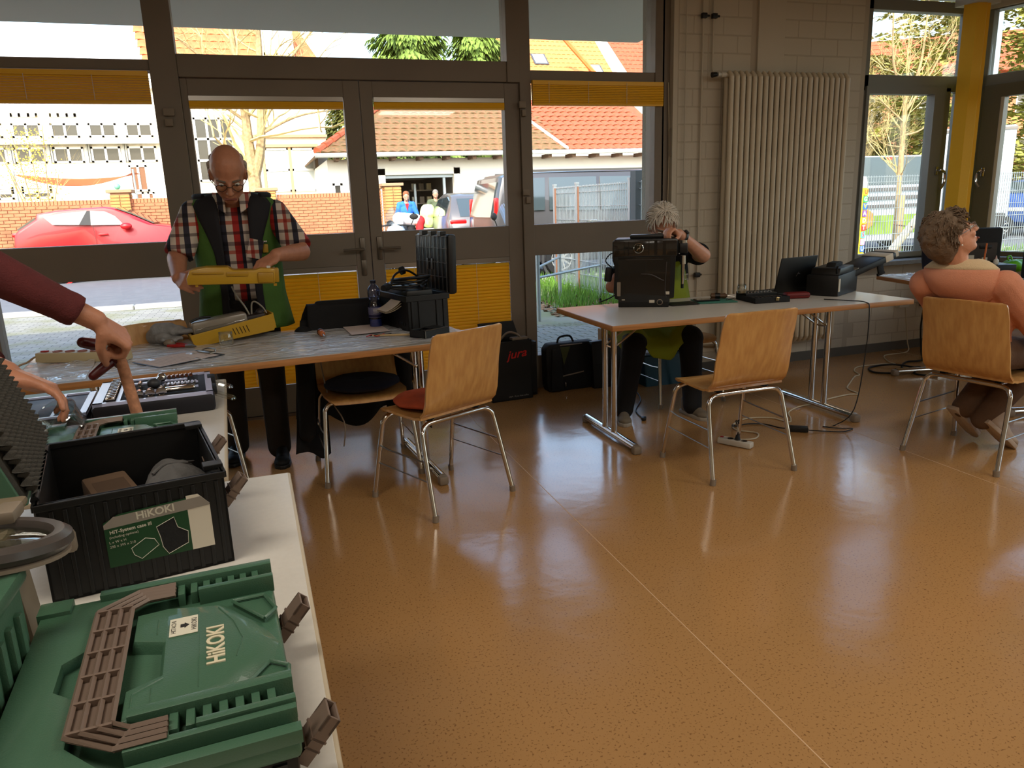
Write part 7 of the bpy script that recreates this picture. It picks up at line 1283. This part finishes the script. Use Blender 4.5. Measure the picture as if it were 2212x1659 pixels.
# people across the street
def outp(label, x, y, pose, top, bottom, hairm, z0=.06, k=1.0):
    m = thing('person', label, 'person', (x, y, z0)); b = B(); c = B(); d = B()
    if pose == 'stand':
        torso(b, (0, 0, .95*k), (0, 0, 1.22*k), (0, -.03, 1.44*k), (-.18, 0, 1.38*k), (.18, 0, 1.38*k), .14, .10); P = head(b, (0, -.06, 1.58*k), basis((-.1, -.8, -.5), (0, 0, 1))); b.caps((0, -.03, 1.42*k), (0, -.04, 1.55*k), .055); A = [((-.18, 0, 1.38*k), (-.27, -.03, 1.1*k), (-.26, -.12, .86*k)), ((.18, 0, 1.38*k), (.27, -.03, 1.12*k), (.22, -.16, .9*k))]; G = [((-.09, 0, .92*k), (-.1, 0, .5), (-.1, 0, .09)), ((.09, 0, .92*k), (.1, 0, .5), (.1, 0, .09))]
        torso(c, (0, 0, .95*k), (0, 0, 1.22*k), (0, -.02, 1.38*k), (-.18, 0, 1.38*k), (.18, 0, 1.38*k), .15, .11, .015); d.ell((0, 0, .9*k), (.16, .12, .12))
    else:
        b.caps((.28, 0, .95), (-.22, -.05, 1.02), .14, .15); P = head(b, (-.46, -.1, .86), basis((-.6, -.1, -.8), (-.8, 0, .5))); b.caps((-.22, -.05, 1.0), (-.4, -.09, .9), .06); A = [((-.2, -.15, 1.0), (-.28, -.22, .72), (-.36, -.2, .5)), ((-.2, .1, 1.0), (-.3, .1, .72), (-.4, .05, .5))]; G = [((.28, -.09, .92), (.24, -.1, .5), (.26, -.1, .09)), ((.3, .09, .92), (.28, .1, .5), (.3, .1, .09))]
        c.caps((.2, 0, .98), (-.24, -.05, 1.03), .16, .165); d.ell((.28, 0, .95), (.15, .17, .15))
    for s_, e_, w_ in A: arm(b, s_, e_, w_); hand(b, w_, V(w_)-V(e_), (0, .5, -.5), 1, (.4, .5, .4)); c.caps(s_, e_, .075, .062); c.caps(e_, V(e_).lerp(V(w_), .8), .06, .05, fb=True)
    for h_, k_, a_ in G: leg(b, h_, k_, a_); leg(d, h_, k_, V(a_)-V((0, 0, .02)), (.105, .085, .08, .07)); B().caps(V(a_)+V((0, .04, -.05)), V(a_)+V((0, -.12, -.055)), .045, .04).obj('shoe', BLSH, m)
    blob('body', b, SKIN2, m, .013, 2); blob('jacket', c, top, m, .014, 3); blob('trousers', d, bottom, m, .014, 3); h = B(); RR = basis((-.1, -.8, -.5), (0, 0, 1)) if pose == 'stand' else basis((-.6, -.1, -.8), (-.8, 0, .5)); h.ell(P(0, -.03, .055), (.088, .10, .085), RR).ell(P(0, -.05, 0), (.085, .08, .09), RR); blob('hair', h, hairm, m, .014, 2); face(m, P, RR); return m
BLJ = M('blue_jacket', (.16, .42, .78), .8); REDTR = M('red_trousers', (.80, .12, .14), .8); WHT = M('white_top', (.90, .88, .86), .85)
w1 = outp('woman in bright blue jacket standing at the garage pillar', 3.72, 20.35, 'stand', BLJ, JEANS, M('auburn_hair', (.48, .28, .16), .8))
B().prism([(-.05, 1.40), (.05, 1.40), (0, 1.20)], -.135, -.125, 'y').obj('red_scarf', REDTR, w1)
outp('bending person in white top and red trousers before the garage', 3.52, 19.1, 'bend', WHT, REDTR, M('dark_hair', (.12, .10, .09), .8))
outp('grey haired man standing behind the silver car', 5.02, 22.6, 'stand', M('olive_green_jacket', (.30, .34, .24), .85), JEANS, M('short_grey_hair', (.45, .43, .40), .9), k=1.04)
sk = thing('laundry_sack', 'white and lime sack standing on a low white trolley', 'sack', (4.42, 20.9, .06)); B().grid(20, 12, lambda u, v: V(((.22+.02*math.sin(6*PI*u))*math.cos(2*PI*u)*math.sin(PI*v)**.6, .18*math.sin(2*PI*u)*math.sin(PI*v)**.6, 1.05-.32*math.cos(PI*v))), closed=True).obj('sack', M('white_lime', (.90, .93, .78), .7, var=.2, vs=4, rgb2=(.70, .86, .20)), sk, angle=180); B().bb((-.24, -.2, .25), (.24, .2, .72)).obj('trolley', WHITEP, sk, bevel=.02)
for x in (-.18, .18): B().lathe([(.05, -.02), (.1, -.02), (.1, .02), (.05, .02)], c=(x, -.15, .1), n=14, rot=Rx(PI/2), close=True).obj('wheel', TYRE, sk)
# workshop clutter behind the garage door
for i, (x, z, w, h) in enumerate(((-.75, 1.35, .6, .04), (-.75, 1.75, .6, .04), (.55, 1.9, .9, .04), (.55, 1.45, .9, .04))):
    s = thing('workshop_shelf', ('lower left shelf', 'upper left shelf', 'upper right shelf', 'lower right shelf')[i]+' in the dim garage workshop', 'shelf', (4.95+x, 27.0, 0)); B().bb((-w/2, -.2, z), (w/2, .2, z+h)).obj('board', GREYP, s, smooth=False)
    for q in (-1, 1): B().bb((q*w/2-.02, -.02, .06), (q*w/2+.02, .02, z)).obj('upright', GALV, s, smooth=False)
    for j in range(3): tag(B().rbox((0, 0, .11), (.16, .16, .22), .01).obj('storage_box', (WHITEP, GREYP, BEIGEP)[j], None, (4.95+x-w*.3+j*w*.3, 26.95, z+h)), ('white', 'grey', 'beige')[j]+' storage box on the '+('lower left', 'upper left', 'upper right', 'lower right')[i]+' garage shelf', 'box')
bpy.context.view_layer.update()
